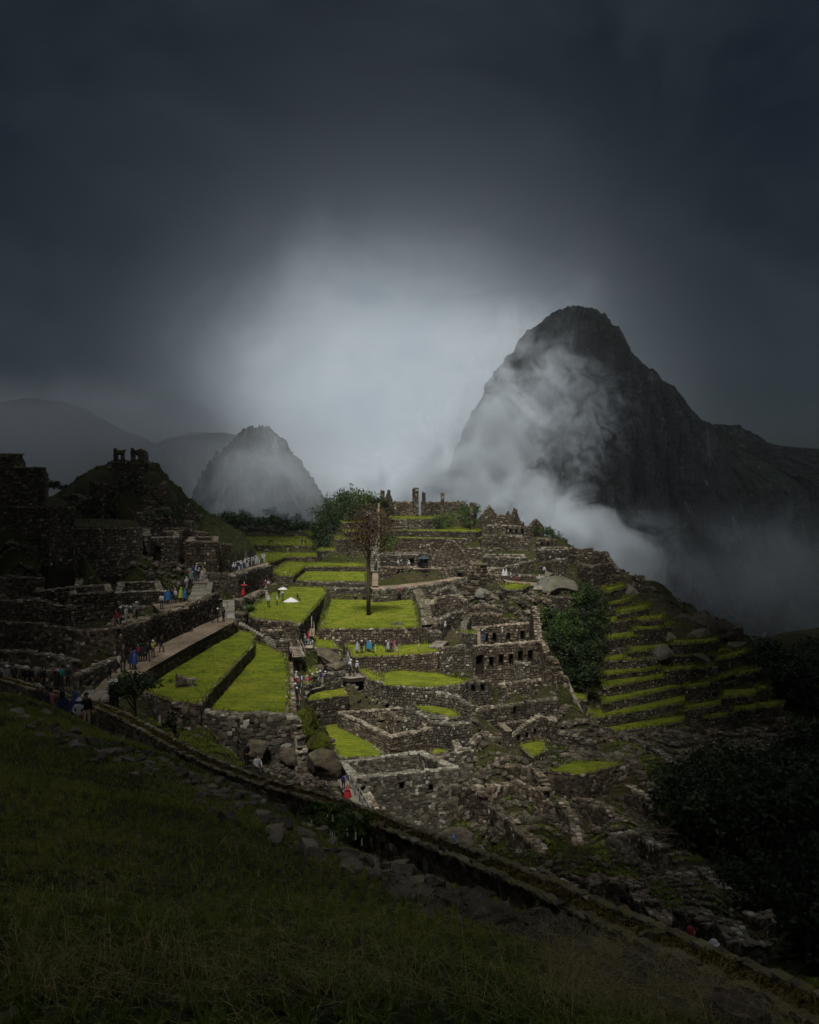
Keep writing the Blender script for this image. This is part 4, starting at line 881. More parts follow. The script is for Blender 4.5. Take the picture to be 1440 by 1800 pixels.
house([(34, 821, 110), (72, 823, 110), (76, 832, 118), (40, 832, 118)], [5.5, 5.5, 4, 4], 1.0, 'black ruin with one tiny window against the sky', openings={0: [(.35, .5, 4.4, .6)]})
def terr3(pts, h, label):      # terrace given by (px,py,Y)
    return T([(p[0], p[1], (p[1]-HY)/F*p[2]) for p in pts], 0, h, label, 'terrace', 'terrace', tm='ground')
DARK_BACK[0] = True
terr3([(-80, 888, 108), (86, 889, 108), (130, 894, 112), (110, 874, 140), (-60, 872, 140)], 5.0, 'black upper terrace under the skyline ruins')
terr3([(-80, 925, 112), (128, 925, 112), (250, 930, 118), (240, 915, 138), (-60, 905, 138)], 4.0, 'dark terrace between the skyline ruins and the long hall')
# lower right slope: crumbling retaining walls
for k_, (pts, hh) in enumerate([
    ([(860, 1385, 80), (905, 1372, 83), (960, 1392, 79)], 2.2), ([(1000, 1365, 84), (1050, 1352, 86), (1104, 1343, 87)], 2.6), ([(870, 1420, 70), (930, 1470, 60), (985, 1512, 52)], 1.6),
    ([(1010, 1400, 76), (1060, 1420, 73), (1110, 1452, 68)], 1.8), ([(1075, 1470, 62), (1130, 1462, 64), (1165, 1492, 60)], 2.2), ([(1009, 1550, 38), (1060, 1548, 39), (1120, 1556, 38), (1150, 1585, 35), (1180, 1612, 33)], 1.6),
    ([(1180, 1530, 49), (1235, 1522, 51), (1275, 1562, 47)], 2.0), ([(1320, 1612, 36), (1375, 1600, 38), (1408, 1650, 34)], 1.8), ([(940, 1525, 33), (1000, 1548, 30)], 1.2), ([(985, 1410, 77), (1008, 1432, 73), (1016, 1480, 63)], 1.8),
    ([(800, 1385, 76), (842, 1378, 78), (850, 1402, 74)], 2.4), ([(1200, 1600, 30), (1260, 1618, 28), (1330, 1660, 24)], 1.2), ([(1105, 1382, 84), (1140, 1400, 81), (1150, 1425, 77)], 1.8), ([(1110, 1296, 104), (1160, 1320, 99), (1190, 1350, 94)], 1.6),
    ([(828, 1300, 92), (850, 1290, 96), (878, 1300, 95)], 1.4), ([(960, 1282, 103), (1010, 1290, 101), (1046, 1306, 99)], 1.4), ([(1240, 1282, 112), (1300, 1290, 112), (1350, 1280, 114)], 1.8), ([(880, 1340, 86), (940, 1352, 85), (960, 1372, 82)], 1.4)]):
    desc = ['below the high house', 'under the grassy platform', 'falling along the green gully', 'under the platform corner', 'on the dim rubble slope', 'behind the mossy long wall', 'near the black slope edge', 'at the last slope corner', 'just over the mossy long wall', 'beside a narrow green gap',
            'against the high front wall', 'where a red hat shows', 'above the black gorge', 'under the lowest long terrace', 'beside the pale scree', 'above the grassy platform', 'under the outermost terraces', 'between scree and platform'][k_]
    wall(pts, hh, 'crumbling retaining wall '+desc, name='retaining_wall', group='crumbling walls of the rubble slope', ragged=.3, t=.8, size=float(np.clip(np.mean([p[2] for p in pts])*.0046, .13, .40)))
# the long mossy wall in front
b = Buf(); _sz = .34
for i in range(len(W0P)-1):
    A, B = W0P[i], W0P[i+1]; Yc = (A[1]+B[1])/2; s_ = .17+Yc*.0022; hgt = 1.05 if Yc < 30 else 1.3
    seg_wall(b, A-[0, 0, .0], B-[0, 0, .0], hgt, hgt, .66, s_, (), None, True, True, False, 3.2, .05)
    d = (B-A)[:2]; L = np.linalg.norm(d); u = d/L; n = np.array([-u[1], u[0]]); n = n if np.dot(n, -A[:2]) > 0 else -n
    zt = lambda s, A=A, B=B, L=L: A[2]+(B[2]-A[2])*s/L
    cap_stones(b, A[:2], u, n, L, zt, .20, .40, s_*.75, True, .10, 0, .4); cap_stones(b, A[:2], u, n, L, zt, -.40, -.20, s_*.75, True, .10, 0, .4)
W0o = b.build('stone_wall', [M['mossy'], M['core']]); tag(W0o, 'long mossy-topped stone wall running past the steep grass', 'wall')
# moss bed along the crest
b = Buf()
for i in range(len(W0P)-1):
    A, B = W0P[i], W0P[i+1]; d = (B-A)[:2]; L = np.linalg.norm(d); u = d/L; n = np.array([-u[1], u[0]]); n = n if np.dot(n, -A[:2]) > 0 else -n
    m_ = int(L*260/(1+A[1]*.06)); s = rng.random((m_, 1)); P = A+(B-A)*s; P[:, :2] += n*rng.uniform(-.24, .2, (m_, 1)); P[:, 2] += -.02
    add_blades(b, P, rng.uniform(.05, .12, m_), rng.uniform(.015, .04, m_)*(1+A[1]*.03), np.repeat(np.clip(rng.normal(.45, .25, (m_, 1)), 0, 1), 3, 1), 1.2)
    prism8(b, [list(A[:2]+n*.2)+[A[2]-.1], list(B[:2]+n*.2)+[B[2]-.1], list(B[:2]-n*.24)+[B[2]-.1], list(A[:2]-n*.24)+[A[2]-.1], list(A[:2]+n*.2)+[A[2]+.0], list(B[:2]+n*.2)+[B[2]+.0], list(B[:2]-n*.24)+[B[2]+.0], list(A[:2]-n*.24)+[A[2]+.0]])
M['moss'] = grass_mat('mossy_earth', (.075, .058, .013), (.12, .088, .020), (.14, .075, .028), .9)
b.build('moss', [M['moss']], W0o, False)

# ---------------------------------------------------------------- paths and stairs
def path(pts, D, name='path', m='tread'):
    V = poly_pts(pts, D); n = len(V); ar = sum(V[i][0]*V[(i+1) % n][1]-V[(i+1) % n][0]*V[i][1] for i in range(n))
    if ar < 0: V = V[::-1]
    b = Buf(); tri = bmesh.new(); vs = [tri.verts.new(v) for v in V]; f = tri.faces.new(vs); tri.normal_update(); bmesh.ops.triangulate(tri, faces=[f]); bmesh.ops.subdivide_edges(tri, edges=tri.edges[:], cuts=5, use_grid_fill=True)
    bmesh.ops.triangulate(tri, faces=tri.faces[:]); tri.verts.index_update(); vv = np.array([v.co[:] for v in tri.verts])
    vv[:, 2] += .03*fbm(vv*1.3, 3, 5); b.add(vv, [[v.index for v in f.verts] for f in tri.faces], (.5, .5, .5)); tri.free()
    S = np.concatenate([V-[0, 0, .02], V-[0, 0, .45]])
    for i in range(n): b.add(S[[i, (i+1) % n, (i+1) % n+n, i+n]], [[3, 2, 1, 0]], (.3, .3, .3), 1)
    o = b.build(name, [M[m], M['core']]); tag(o, kind='structure')
    for v in V: CTRL.append((v[0], v[1], v[2]-.3))
    CLAMP.append((V[:, :2].copy(), V[:, 2].min()-.35)); return o
path([(163, 1217), (208, 1167), (300, 1121), (383, 1084), (412, 1093), (330, 1137), (260, 1177), (232, 1197), (192, 1221)], 15.5)
path([(411, 1055), (413, 1049), (445, 1037), (478, 1025), (498, 1025), (485, 1029), (455, 1045), (433, 1056)], 17.2)
path([(654, 1030), (665, 1030), (665, 1004), (655, 1004)], 16.9)
path([(650, 1031), (700, 1028), (770, 1020), (818, 1011), (820, 1015), (770, 1025), (700, 1033), (655, 1036)], 17.2)
path([(884, 1018), (893, 1020), (962, 1026), (990, 1027), (990, 1031), (945, 1031), (890, 1023)], 15.9)
path([(600, 1184), (643, 1183), (648, 1190), (616, 1193), (602, 1191)], 23.2, m='slab')
path([(507, 1192), (545, 1196), (580, 1192), (580, 1204), (546, 1214), (530, 1232), (528, 1262), (507, 1262)], 24.0, m='slab')
path([(590, 1366), (604, 1363), (632, 1396), (652, 1428), (625, 1418), (603, 1392)], 26.7, m='slab')
path([(403, 1012), (411, 1004), (470, 988), (474, 993), (445, 1001), (415, 1012)], 13.6)
path([(196, 1106), (210, 1092), (243, 1084), (262, 1083), (214, 1106)], 12.6)
path([(268, 1062), (330, 1056), (332, 1070), (280, 1074)], 12.8)
path([(942, 1013), (958, 1012), (958, 1016), (942, 1017)], 15.6, m='slab')
path([(726, 997), (764, 996), (764, 1000), (726, 1001)], 15.6)
def stairs(bot, top, width, n, label, m='slab', name='stone_stairs', rough=1.0, thick=.16):
    A, B = at(*bot), at(*top); d = (B-A)[:2]; L = max(np.linalg.norm(d), .3); u = d/max(np.linalg.norm(d), 1e-6); v = np.array([-u[1], u[0]]); b = Buf(); rz = math.atan2(u[1], u[0])
    rise = (B[2]-A[2])/n
    for i in range(n):
        c = A[:2]+d*(i+.5)/n; z = A[2]+rise*(i+1)
        if thick > .1: box(b, [c[0], c[1], z-.6], [L/n*.5+.02, width/2, .55], rz, (.4, .4, .4), 1)
        k = max(1, int(width/.7)); e = -width/2
        for q in range(k):
            w = width/k*rnd.uniform(.85, 1.1); o = e+w/2; e += width/k
            cc = c+v*o-u*.04; dep = L/n*.5+rnd.uniform(.02, .10)*rough
            box(b, [cc[0], cc[1], z-thick*.5+rnd.uniform(0, .05)*rough], [dep, w/2*.97, thick*.6], rz+rnd.uniform(-.06, .06)*rough, (rnd.uniform(.3, 1),)*3, 0)
    if thick <= .1:
        for s_ in (-1, 1):
            e_ = np.append(v*s_*width/2, 0); tube(b, [A+e_, B+e_], .05, 6); tube(b, [A+e_+[0, 0, .9], B+e_+[0, 0, .9]], .03, 6)
            for f_ in (0, .5, 1): q_ = A+(B-A)*f_+e_; tube(b, [q_, q_+[0, 0, .9]], .03, 6)
    o = b.build(name, [M[m], M['core']]); CTRL.append(tuple(A-[0, 0, .3])); CTRL.append(tuple(B-[0, 0, .8]))
    c0 = A[:2]-v*width/2; P = np.array([A[:2]-v*width/2, A[:2]+v*width/2, B[:2]+v*width/2, B[:2]-v*width/2]); CLAMP.append((P, min(A[2], B[2])-.5))
    return tag(o, label, 'stairs')
stairs((519, 1191, 109), (517, 1152, 112.5), 2.9, 9, 'broad stone steps just above the queue')
stairs((507, 1150, 104.2), (463, 1121, 105.6), 1.7, 11, 'zigzag stone stairs, lower flight beside the broad lawn')
stairs((462, 1120, 105.6), (420, 1096, 105), 1.7, 9, 'zigzag stone stairs, upper flight from the agave')
stairs((398, 1086, 103.2), (400, 1055, 125), 2.0, 9, 'stone steps between the ramp and the upper path')
stairs((350, 1054, 103), (358, 1024, 119), 2.6, 9, 'dark stone steps where the crowd climbs, lower flight')
stairs((352, 1024, 120), (345, 998, 134), 2.4, 8, 'dark stone steps where the crowd climbs, upper flight')
stairs((659, 1006, 172.5), (655, 906, 204), 1.7, 34, 'very long stone stair climbing the mid hill')
stairs((1020, 1262, 111.5), (988, 1190, 117), 1.4, 24, 'steep stair dropping between the high corner wall and the grass')
stairs((526, 1155.5, 106.5), (519, 1137, 108.5), 1.5, 7, 'wooden steps with a rail under the viewing deck', 'wood', 'wooden_stairs', .2, .06)
stairs((612, 1184, 109), (604, 1157, 110.3), 1.1, 9, 'narrow metal steps beside the dark boulder', 'metal', 'metal_stairs', .1, .05)
stairs((546.5, 1119, 116), (545.5, 1105, 118.5), 1.0, 6, 'small wooden steps up to the square lawn', 'wood', 'wooden_stairs', .2, .06)
stairs((764, 1138, 115), (778, 1127, 118), 1.8, 5, 'pale steps at the end of the row lawn')
stairs((165, 1228, 58), (178, 1213, 63), 2.2, 5, 'shallow steps at the foot of the ramp')
stairs((946, 1036, 137), (946, 1027, 142), 1.4, 4, 'few steps beside the smooth rock')
wall([(665.5, 996, 172), (666, 950, 186), (666, 884, 212)], 1.6, 'pale cheek wall beside the very long stair', t=.5, size=.5)
path([(523, 1134), (550, 1134), (551, 1139), (524, 1139)], 20.6, 'deck', 'wood')

# manual ground control: (px, py, Y)
for p in [(300, 1285, 62), (430, 1345, 53), (250, 1268, 64), (540, 1368, 62), (365, 1315, 58), (480, 1345, 60), (600, 1480, 50), (560, 1430, 55), (640, 1440, 70), (560, 1450, 40), (620, 1500, 36), (605, 1368, 78),
          (700, 1590, 32), (700, 1560, 55), (720, 1560, 68), (640, 1520, 62), (780, 1590, 45), (850, 1560, 34), (920, 1560, 34), (1000, 1572, 32), (1080, 1610, 27), (1150, 1635, 27), (1216, 1690, 24), (1300, 1700, 24), (1440, 1760, 18), (1550, 1800, 16), (780, 1575, 62), (800, 1545, 70), 
          (835, 1540, 62), (900, 1505, 46), (900, 1440, 66), (900, 1400, 76), (950, 1440, 66), (1000, 1500, 44), (1050, 1410, 75), (1100, 1500, 50), (1100, 1440, 66), (1200, 1560, 40), (1180, 1490, 60),
          (1300, 1625, 34), (1250, 1600, 36), (1000, 1290, 104), (1000, 1330, 92), (900, 1330, 88), (860, 1300, 93), (1100, 1310, 100), (1160, 1330, 96), (1100, 1370, 88), (930, 1300, 98), (880, 1350, 84), (820, 1400, 78),
          (1160, 1425, 76), (1215, 1490, 66), (1270, 1560, 54), (1330, 1600, 46), (1400, 1640, 38), (1440, 1690, 26), (1380, 1680, 27), (1500, 1740, 20), (1250, 1290, 112), (1330, 1290, 112), (1150, 1280, 110), (1200, 1330, 104),
          (1140, 1020, 170), (1200, 1060, 165), (1260, 1090, 150), (1300, 1115, 145), (1310, 1140, 132), (1380, 1230, 120), (1400, 1265, 118)]:
    q = at(*p); CTRL.append(tuple(q))
for q in [(42, 62, -52), (60, 60, -70), (75, 90, -80), (46, 92, -48), (60, 120, -66), (90, 140, -80), (62, 140, -52), (40, 45, -42), (30, 28, -26), (26, 15, -18), (50, 20, -40), (24, 2, -14), (40, -20, -20), (100, 60, -90), (160, 100, -120), (75, 170, -60), (60, 200, -50), (120, 220, -110), (200, 300, -160),
          (58, 185, -62), (52, 215, -66), (45, 250, -62), (75, 240, -110), (100, 280, -150), (62, 165, -52), (72, 150, -62), (30, 275, -50), (20, 260, -34), (64, 300, -110), (140, 240, -150), (150, 180, -130), (220, 250, -190), (40, 310, -90), (0, 330, -55), (0, 380, -90), (-60, 330, -16), (-30, 300, -18), (-100, 340, -20), (20, 340, -80), (90, 300, -90), (0, 480, -150), (-100, 480, -120), (-45, 180, -10), (-75, 150, -2), (-110, 120, 0), (-70, 110, -9), (-50, 90, -14), (-45, 75, -15), (-140, 220, 8), (-90, 240, -4), (-60, 260, -10),
          (-400, 500, -150), (400, 500, -250), (400, 0, -200), (-300, 0, 20), (0, -200, 60), (-300, -200, 80), (300, -200, -100), (-50, 60, -14.5), (-38, 58, -13.8), (-3, 76, -35), (0, 76, -35), (3, 77, -35), (5.5, 78, -34), (-1, 70, -34.5), (3, 70, -34), (2, 60, -32), (0, 50, -28), (-1, 40, -22), (5, 62, -31), (-4, 66, -31), (-30, 60, -14.4)]:
    CTRL.append(q)
def z_main(x, y):
    C = np.array(CTRL); s = x.shape; Q = np.stack([x.ravel(), y.ravel()], 1); out = np.empty(len(Q))
    for i in range(0, len(Q), 20000):
        q = Q[i:i+20000]; d2 = ((q[:, None]-C[None, :, :2])**2).sum(2)+.35; w = d2**-1.75; out[i:i+20000] = (w*C[:, 2]).sum(1)/w.sum(1)
    out = out.reshape(s); r = np.hypot(x, y)
    far = np.clip((r-420)/110, 0, 1)
    far = np.maximum(far, np.clip((x-52)/30, 0, 1)*np.clip((y-188-(x-52)*0)/50, 0, 1))
    out = out*(1-far)+(-230+60*vn(np.stack([x*.001, y*.001, 0*x], -1), 5))*far
    return out-.12+.16*fbm(np.stack([x*.5, y*.5, 0*x], -1), 4, 77)
def ground_z(x, y):
    x = np.asarray(x, float); y = np.asarray(y, float)
    xw = np.interp(y, _wy, _wx)
    f = (x < xw+.12) & (y < 60)
    z = np.empty(x.shape)
    if f.any(): z[f] = z_fore(x[f], y[f])
    if (~f).any(): z[~f] = z_main(x[~f], y[~f])
    P = np.stack([x, y], -1)
    for poly, zc in CLAMP:
        bb = (x > poly[:, 0].min()) & (x < poly[:, 0].max()) & (y > poly[:, 1].min()) & (y < poly[:, 1].max())
        if bb.any():
            ii = np.where(bb); ins = inside(P[ii], poly); zz = z[ii]; zz[ins] = np.minimum(zz[ins], zc); z[ii] = zz
    return z
def grow(a, b, k, ratio=1.35, st=1.5):
    out = []; x = a; d = st*(1 if b > a else -1)
    while (x < b) if b > a else (x > b): x += d; d *= ratio; out.append(x)
    return out
gx_ = np.array(sorted(grow(-130, -1100, 0)+list(np.arange(-130, -36, 1.0))+list(np.arange(-36, -16, .5))+list(np.arange(-16, 10, .2))+list(np.arange(10, 30, .5))+list(np.arange(30, 130, 1.0))+grow(130, 1100, 0)))
gy_ = np.array(sorted(grow(-14, -800, 0)+list(np.arange(-14, 1, .5))+list(np.arange(1, 24, .2))+list(np.arange(24, 60, .4))+list(np.arange(60, 340, 1.0))+grow(340, 1000, 0)))
GX, GY = np.meshgrid(gx_, gy_, indexing='ij'); GZ = ground_z(GX, GY)
gb = Buf(); ids = np.arange(GX.size).reshape(GX.shape)
gb.add(np.stack([GX, GY, GZ], -1).reshape(-1, 3), np.stack([ids[:-1, :-1], ids[1:, :-1], ids[1:, 1:], ids[:-1, 1:]], -1).reshape(-1, 4), (.5, .5, .5), 0, True)
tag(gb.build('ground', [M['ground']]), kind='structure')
def gz(x, y):
    """ground height read back from the sheet"""
    x = np.asarray(x, float); y = np.asarray(y, float)
    i = np.clip(np.searchsorted(gx_, x)-1, 0, len(gx_)-2); j = np.clip(np.searchsorted(gy_, y)-1, 0, len(gy_)-2)
    fx = (x-gx_[i])/(gx_[i+1]-gx_[i]); fy = (y-gy_[j])/(gy_[j+1]-gy_[j])
    return GZ[i, j]*(1-fx)*(1-fy)+GZ[i+1, j]*fx*(1-fy)+GZ[i, j+1]*(1-fx)*fy+GZ[i+1, j+1]*fx*fy
def hit(px, py, y0=2.0, y1=400.0):
    """where the sight line through pixels first meets the ground sheet"""
    px = np.asarray(px, float); py = np.asarray(py, float); Y = np.full(px.shape, y0); done = np.zeros(px.shape, bool); res = np.full(px.shape, np.nan)
    while (Y < y1).any() and not done.all():
        z = gz((px-CX)/F*Y, Y); h = (HY-py)/F*Y <= z; new = h & ~done; res[new] = Y[new]; done |= h; Y = Y*1.012+.02
    Y = res; x = (px-CX)/F*Y; return np.stack([x, Y, gz(np.nan_to_num(x), np.nan_to_num(Y, nan=5.))], -1)
def scatter_px(poly, n, y0=2.0):
    """n ground points seen inside a traced outline"""
    poly = np.array(poly, float); P = rng.uniform(poly.min(0), poly.max(0), (n*3, 2)); P = P[inside(P, poly)][:n]
    H = hit(P[:, 0], P[:, 1], y0); return H[~np.isnan(H[:, 1])]

# ---------------------------------------------------------------- small built things
def rail(pts, label, h=1.0, r=.035, name='handrail', m='metal', mid=True):
    P = [at(*p) for p in pts]; b = Buf(); tube(b, P, r, 6)
    if mid: tube(b, [p-[0, 0, h*.5] for p in P], r*.7, 6)
    for i in range(len(P)-1):
        k = max(1, int(np.linalg.norm(P[i+1]-P[i])/1.5))
        for q in range(k+1):
            c = P[i]+(P[i+1]-P[i])*q/k; tube(b, [c, c-[0, 0, h+.25]], r*1.1, 6)
    return tag(b.build(name, [M[m]]), label, 'handrail')
rail([(615, 1363, 76), (632, 1385, 73), (657, 1429, 66.5)], 'long thin handrail beside the red poncho', 1.0, .04)
rail([(570, 1369, 72), (581, 1392, 67)], 'short handrail under the big boulder', 1.0, .04)
rail([(524, 1124, 107), (533, 1146, 105.5)], 'sloping handrail of the wooden steps')
rail([(525, 1125, 110.5), (550, 1125, 110.5)], 'level handrail of the little viewing deck')
rail([(611, 1148, 110), (618, 1166, 108.6)], 'handrail of the narrow metal steps')
tag(rail([(546, 1128, 114), (550, 1128, 114)], 'x', 1.2), 'post pair at the deck by the small wooden steps', 'handrail')
wall([(311, 1192, 73), (338, 1191.5, 73.5)], .85, 'small stone box standing alone on the sloping lawn', t=.9, name='stone_box', size=.42, ctrl=False, cat='stone box')
def post(px, py, Y, h, label):
    p = at(px, py, Y); b = Buf(); tube(b, [p-[0, 0, .3], p+[0, 0, h]], .05, 6); tag(b.build('wooden_post', [M['wood']]), label, 'post', 'marker posts on the grass')
post(281, 1284, 58, 1.0, 'thin marker post on the dark grass strip'); post(736, 1144, 112, 1.0, 'thin marker post near the end of the row lawn'); post(660, 1150, 110, .9, 'thin marker post beside the visitors in rain capes'); post(548, 1117, 116, 2.6, 'tall thin pole beside the small wooden steps')
# white sheet, umbrellas
def umbrella(px, py, Y, rad, m, label):
    p = at(px, py, Y); b = Buf(); n = 8
    V = [[0, 0, rad*.42]]+[[rad*.55*math.cos(a), rad*.55*math.sin(a), rad*.30] for a in np.arange(n)/n*2*math.pi]+[[rad*math.cos(a), rad*math.sin(a), 0] for a in np.arange(n)/n*2*math.pi]
    b.add(np.array(V)+[0, 0, 1.95], [[0, 1+i, 1+(i+1) % n] for i in range(n)]); b.add(np.array(V)+[0, 0, 1.95], [[1+i, 9+i, 9+(i+1) % n, 1+(i+1) % n] for i in range(n)])
    r = empty('umbrella', p, label, 'umbrella'); b2 = Buf(); tube(b2, [p+[0, 0, .9], p+[0, 0, 2.5]], .03, 6); b2.build('shaft', [M['metal']], r)
    for k in range(len(b.v)): b.v[k] = b.v[k]+p
    b.build('canopy', [m], r)
umbrella(497.5, 1058, 132, .75, M['white'], 'white umbrella over a visitor on the far lit lawn')
umbrella(745, 999, 168.5, 1.3, flat('dark_canopy', (.03, .04, .045)), 'dark umbrella above the blue caped visitor in the doorway')
umbrella(429.5, 1052, 126, .55, flat('red_canopy', (.22, .015, .018)), 'red umbrella at the start of the pale upper path')
xs = np.linspace(-1, 1, 25); X_, Y_ = np.meshgrid(xs, xs, indexing='ij'); c = at(512, 1059, 131.5)
rr = np.hypot(X_, Y_); Zc = .75*np.clip(1-rr*1.05, 0, 1)**.8+.06*vn(np.stack([X_*4, Y_*4, 0*X_], -1), 3)*np.clip(1-rr, 0, 1)+.03
b = Buf(); ids = np.arange(X_.size).reshape(X_.shape); b.add(np.stack([c[0]+X_*1.35+.12*vn(np.stack([Y_*3, X_*0, X_*0], -1), 8), c[1]+Y_*1.1, c[2]+Zc], -1).reshape(-1, 3), np.stack([ids[:-1, :-1], ids[1:, :-1], ids[1:, 1:], ids[:-1, 1:]], -1).reshape(-1, 4), (.5, .5, .5), 0, True)
tag(b.build('white_sheet', [M['white']]), 'white plastic sheet heaped over gear on the lit lawn', 'sheet')

# ---------------------------------------------------------------- boulders
B_ = lambda px, py, Y, s, lb, **k: boulder(at(px, py, Y), s, lb, **k)
B_(578, 1160, 109.5, (2.3, 2.0, 1.7), 'large dark sloping boulder between the grass patch and the queue', seed=3, tilt=.35, tone=.25)
B_(592, 1176, 107.5, (1.9, 1.4, .9), 'cracked lower block of the dark sloping boulder', seed=4, tone=.3)
B_(560, 1178, 108.5, (.9, .7, .8), 'small dark rock beside the tiny grass patch', seed=5, tone=.3)
B_(846, 1046, 147, (1.5, 1.3, 1.9), 'pale pointed boulder in the heart of the ruins', seed=6, tone=.95)
B_(862, 1050, 145, (1.3, 1.2, 1.2), 'greyish boulder next to the pale pointed one', seed=7, tone=.6)
B_(800, 1042, 148, (1.4, 1.2, 1.5), 'flat-faced grey rock above the arched wall', seed=8, tone=.6)
B_(984, 1035, 141, (3.9, 3.2, 2.6), 'huge smooth grey rock dome beside the walkway', seed=9, tone=.75, sub=5, rough=.1)
B_(700, 1099, 121.5, (1.35, .9, .62), 'dark rounded rock lying on the square lawn', seed=10, tone=.2)
B_(572, 1342, 67, (2.1, 1.7, 1.75), 'big bare dark outcrop at the end of the high fieldstone wall', seed=11, tone=.10, rough=.14)
B_(514, 1330, 68.6, (1.3, .6, 1.1), 'blocky base boulder of the high fieldstone wall', seed=13, tone=.15)
B_(450, 1318, 68, (1.5, .7, .9), 'flat faced base boulder in the middle of the high wall', seed=14, tone=.35)
B_(535, 1290, 71, (1.2, 1.2, 2.6), 'grass covered bank beside the high wall corner', seed=15, m='ground', tone=.9, name='grassy_bank', cat='bank')
B_(556, 1312, 71, (1.3, 1.4, 1.6), 'lower grass covered bank above the bare boulder', seed=16, m='ground', tone=.9, name='grassy_bank', cat='bank')
for nm_, (px, py, Y, rx, rz2) in dict(a=(535, 1290, 71, 1.1, 2.2), b=(556, 1312, 71, 1.2, 1.3)).items():
    n = 2600; d = rng.normal(size=(n, 3)); d /= np.linalg.norm(d, axis=1)[:, None]; d[:, 2] = np.abs(d[:, 2]); b = Buf()
    add_blades(b, at(px, py, Y)+d*[rx*.9, rx*.9, rz2*.85], rng.uniform(.15, .34, n), rng.uniform(.03, .07, n), np.repeat(np.clip(rng.normal(.55, .12, (n, 1)), 0, .75), 3, 1), 1.0)
    tag(b.build('grass', [M['blade']]), 'rough grass hanging over the '+('upper' if nm_ == 'a' else 'lower')+' bank at the wall corner', 'grass', None, 'stuff')
B_(388, 946, 166, (2.6, 2, 1.6), 'dark gable-shaped rock beside the far lawns', seed=17, tone=.3)
B_(1092, 1134, 134, (1.5, 1.1, .8), 'dark flat boulder on the terraces beside the bush', seed=18, tone=.4)
B_(1178, 1122, 137, (1.1, 1.0, 1.6), 'pale jutting rock lit on its upper edge', seed=19, tone=.9, tilt=.4)
B_(1168, 1153, 131, (1.9, 1.3, 1.8), 'large grey rock face set between terrace strips', seed=20, tone=.55)
B_(1152, 1110, 140, (.9, .8, .8), 'small rock above the tilted boulder on the terraces', seed=21, tone=.5)
B_(1236, 1160, 130, (2.0, 1.0, .8), 'long slab leaning on the dim terraces', seed=22, tone=.6, tilt=.5)
B_(1259, 1178, 128, (.8, .7, .9), 'small pale rock below the leaning slab', seed=23, tone=.8)
B_(1146, 1037, 160, (1.3, 1.1, 1.0), 'round boulder on the ridge beyond the square tower', seed=24, tone=.5)
B_(1112, 1046, 156, (1.7, 1.3, 2.2), 'pale craggy rock under the square tower', seed=25, tone=.7)
B_(1122, 1062, 155, (1.2, 1.0, 1.2), 'craggy rock at the foot of the square tower rock', seed=26, tone=.5)
for i, (px, py, Y, s) in enumerate([(1205, 1095, 148, (3.4, 3, 2.4)), (1235, 1100, 146, (3, 3, 2.8)), (1262, 1112, 143, (3, 2.6, 2.6)), (1290, 1122, 141, (2.6, 2.2, 2.6)), (1222, 1125, 140, (3, 2.4, 2.2)), (1182, 1072, 154, (2.4, 2, 1.6)), (1300, 1142, 138, (2.2, 2, 2.2))]):
    B_(px, py, Y, s, ['crag at the head of the dark outcrop', 'second crag of the dark outcrop from its head', 'middle crag of the dark outcrop on the ridge', 'overhanging end crag of the dark outcrop', 'low crag in front of the dark outcrop', 'small crag where shrubs meet the outcrop', 'last crag standing out against the gorge'][i], seed=30+i, tone=.25, name='crag', cat='crag')
B_(965, 1012, 154, (1.2, 1, .8), 'low rock at the rim of the smooth dome', seed=38, tone=.6)
B_(1004, 1240, 108, (1.3, .9, 1.6), 'leaning slab with a pale stripe at the foot of the corner wall', seed=39, tone=.6, tilt=-.3)
B_(700, 1474, 62, (1.9, 1.4, 1.4), 'large foundation block under the very high front wall', seed=41, tone=.45)
B_(790, 1482, 62, (1.8, 1.4, 1.3), 'foundation boulder at the corner of the high house', seed=40, tone=.45)

# ---------------------------------------------------------------- loose stone on the slopes
def rb(poly, n, a, b_, label, y0=2.0, up=0.0):
    P = scatter_px(poly, n, y0)
    cl = vn(np.c_[P[:, :2]*.35, P[:, :1]*0], 33); P = P[cl > rng.uniform(-.75, .4, len(P))]; P[:, 2] += up
    if len(P):
        s = np.clip(P[:, 1]*.0022, .04, .34)*(.45+1.5*rng.random(len(P))**3); rubble(P, s, s*1.001, label)
rb([(820, 1285), (890, 1330), (962, 1345), (990, 1400), (1010, 1440), (1080, 1530), (1170, 1620), (1000, 1560), (900, 1510), (830, 1460), (805, 1380)], 6000, .10, .42, 'pale tumbled scree between the high house and the gorge', 19)
rb([(960, 1262), (1040, 1280), (1110, 1300), (1150, 1420), (1105, 1345), (1000, 1340), (950, 1300)], 3000, .12, .45, 'scree below the long curved terraces', 19)
rb([(1000, 1390), (1150, 1430), (1215, 1495), (1270, 1560), (1400, 1645), (1440, 1700), (1330, 1690), (1180, 1620), (1080, 1530)], 5200, .07, .36, 'dim scree along the edge above the black gorge', 16)
rb([(1080, 1295), (1230, 1283), (1380, 1268), (1430, 1300), (1300, 1335), (1160, 1345)], 2200, .15, .7, 'dim scree under the lowest terraces', 60)
rb([(745, 1060), (830, 1040), (1000, 1060), (960, 1125), (840, 1105), (760, 1105)], 3200, .15, .5, 'broken stones filling the rocky hollow', 60)
rb([(-60, 1150), (130, 1165), (165, 1205), (140, 1232), (60, 1216), (-60, 1195)], 1500, .1, .4, 'tumbled stones among the dark visitors', 50)
rb([(430, 1325), (520, 1342), (600, 1372), (600, 1400), (540, 1392), (440, 1352)], 900, .12, .45, 'loose stones at the foot of the high fieldstone wall', 40)
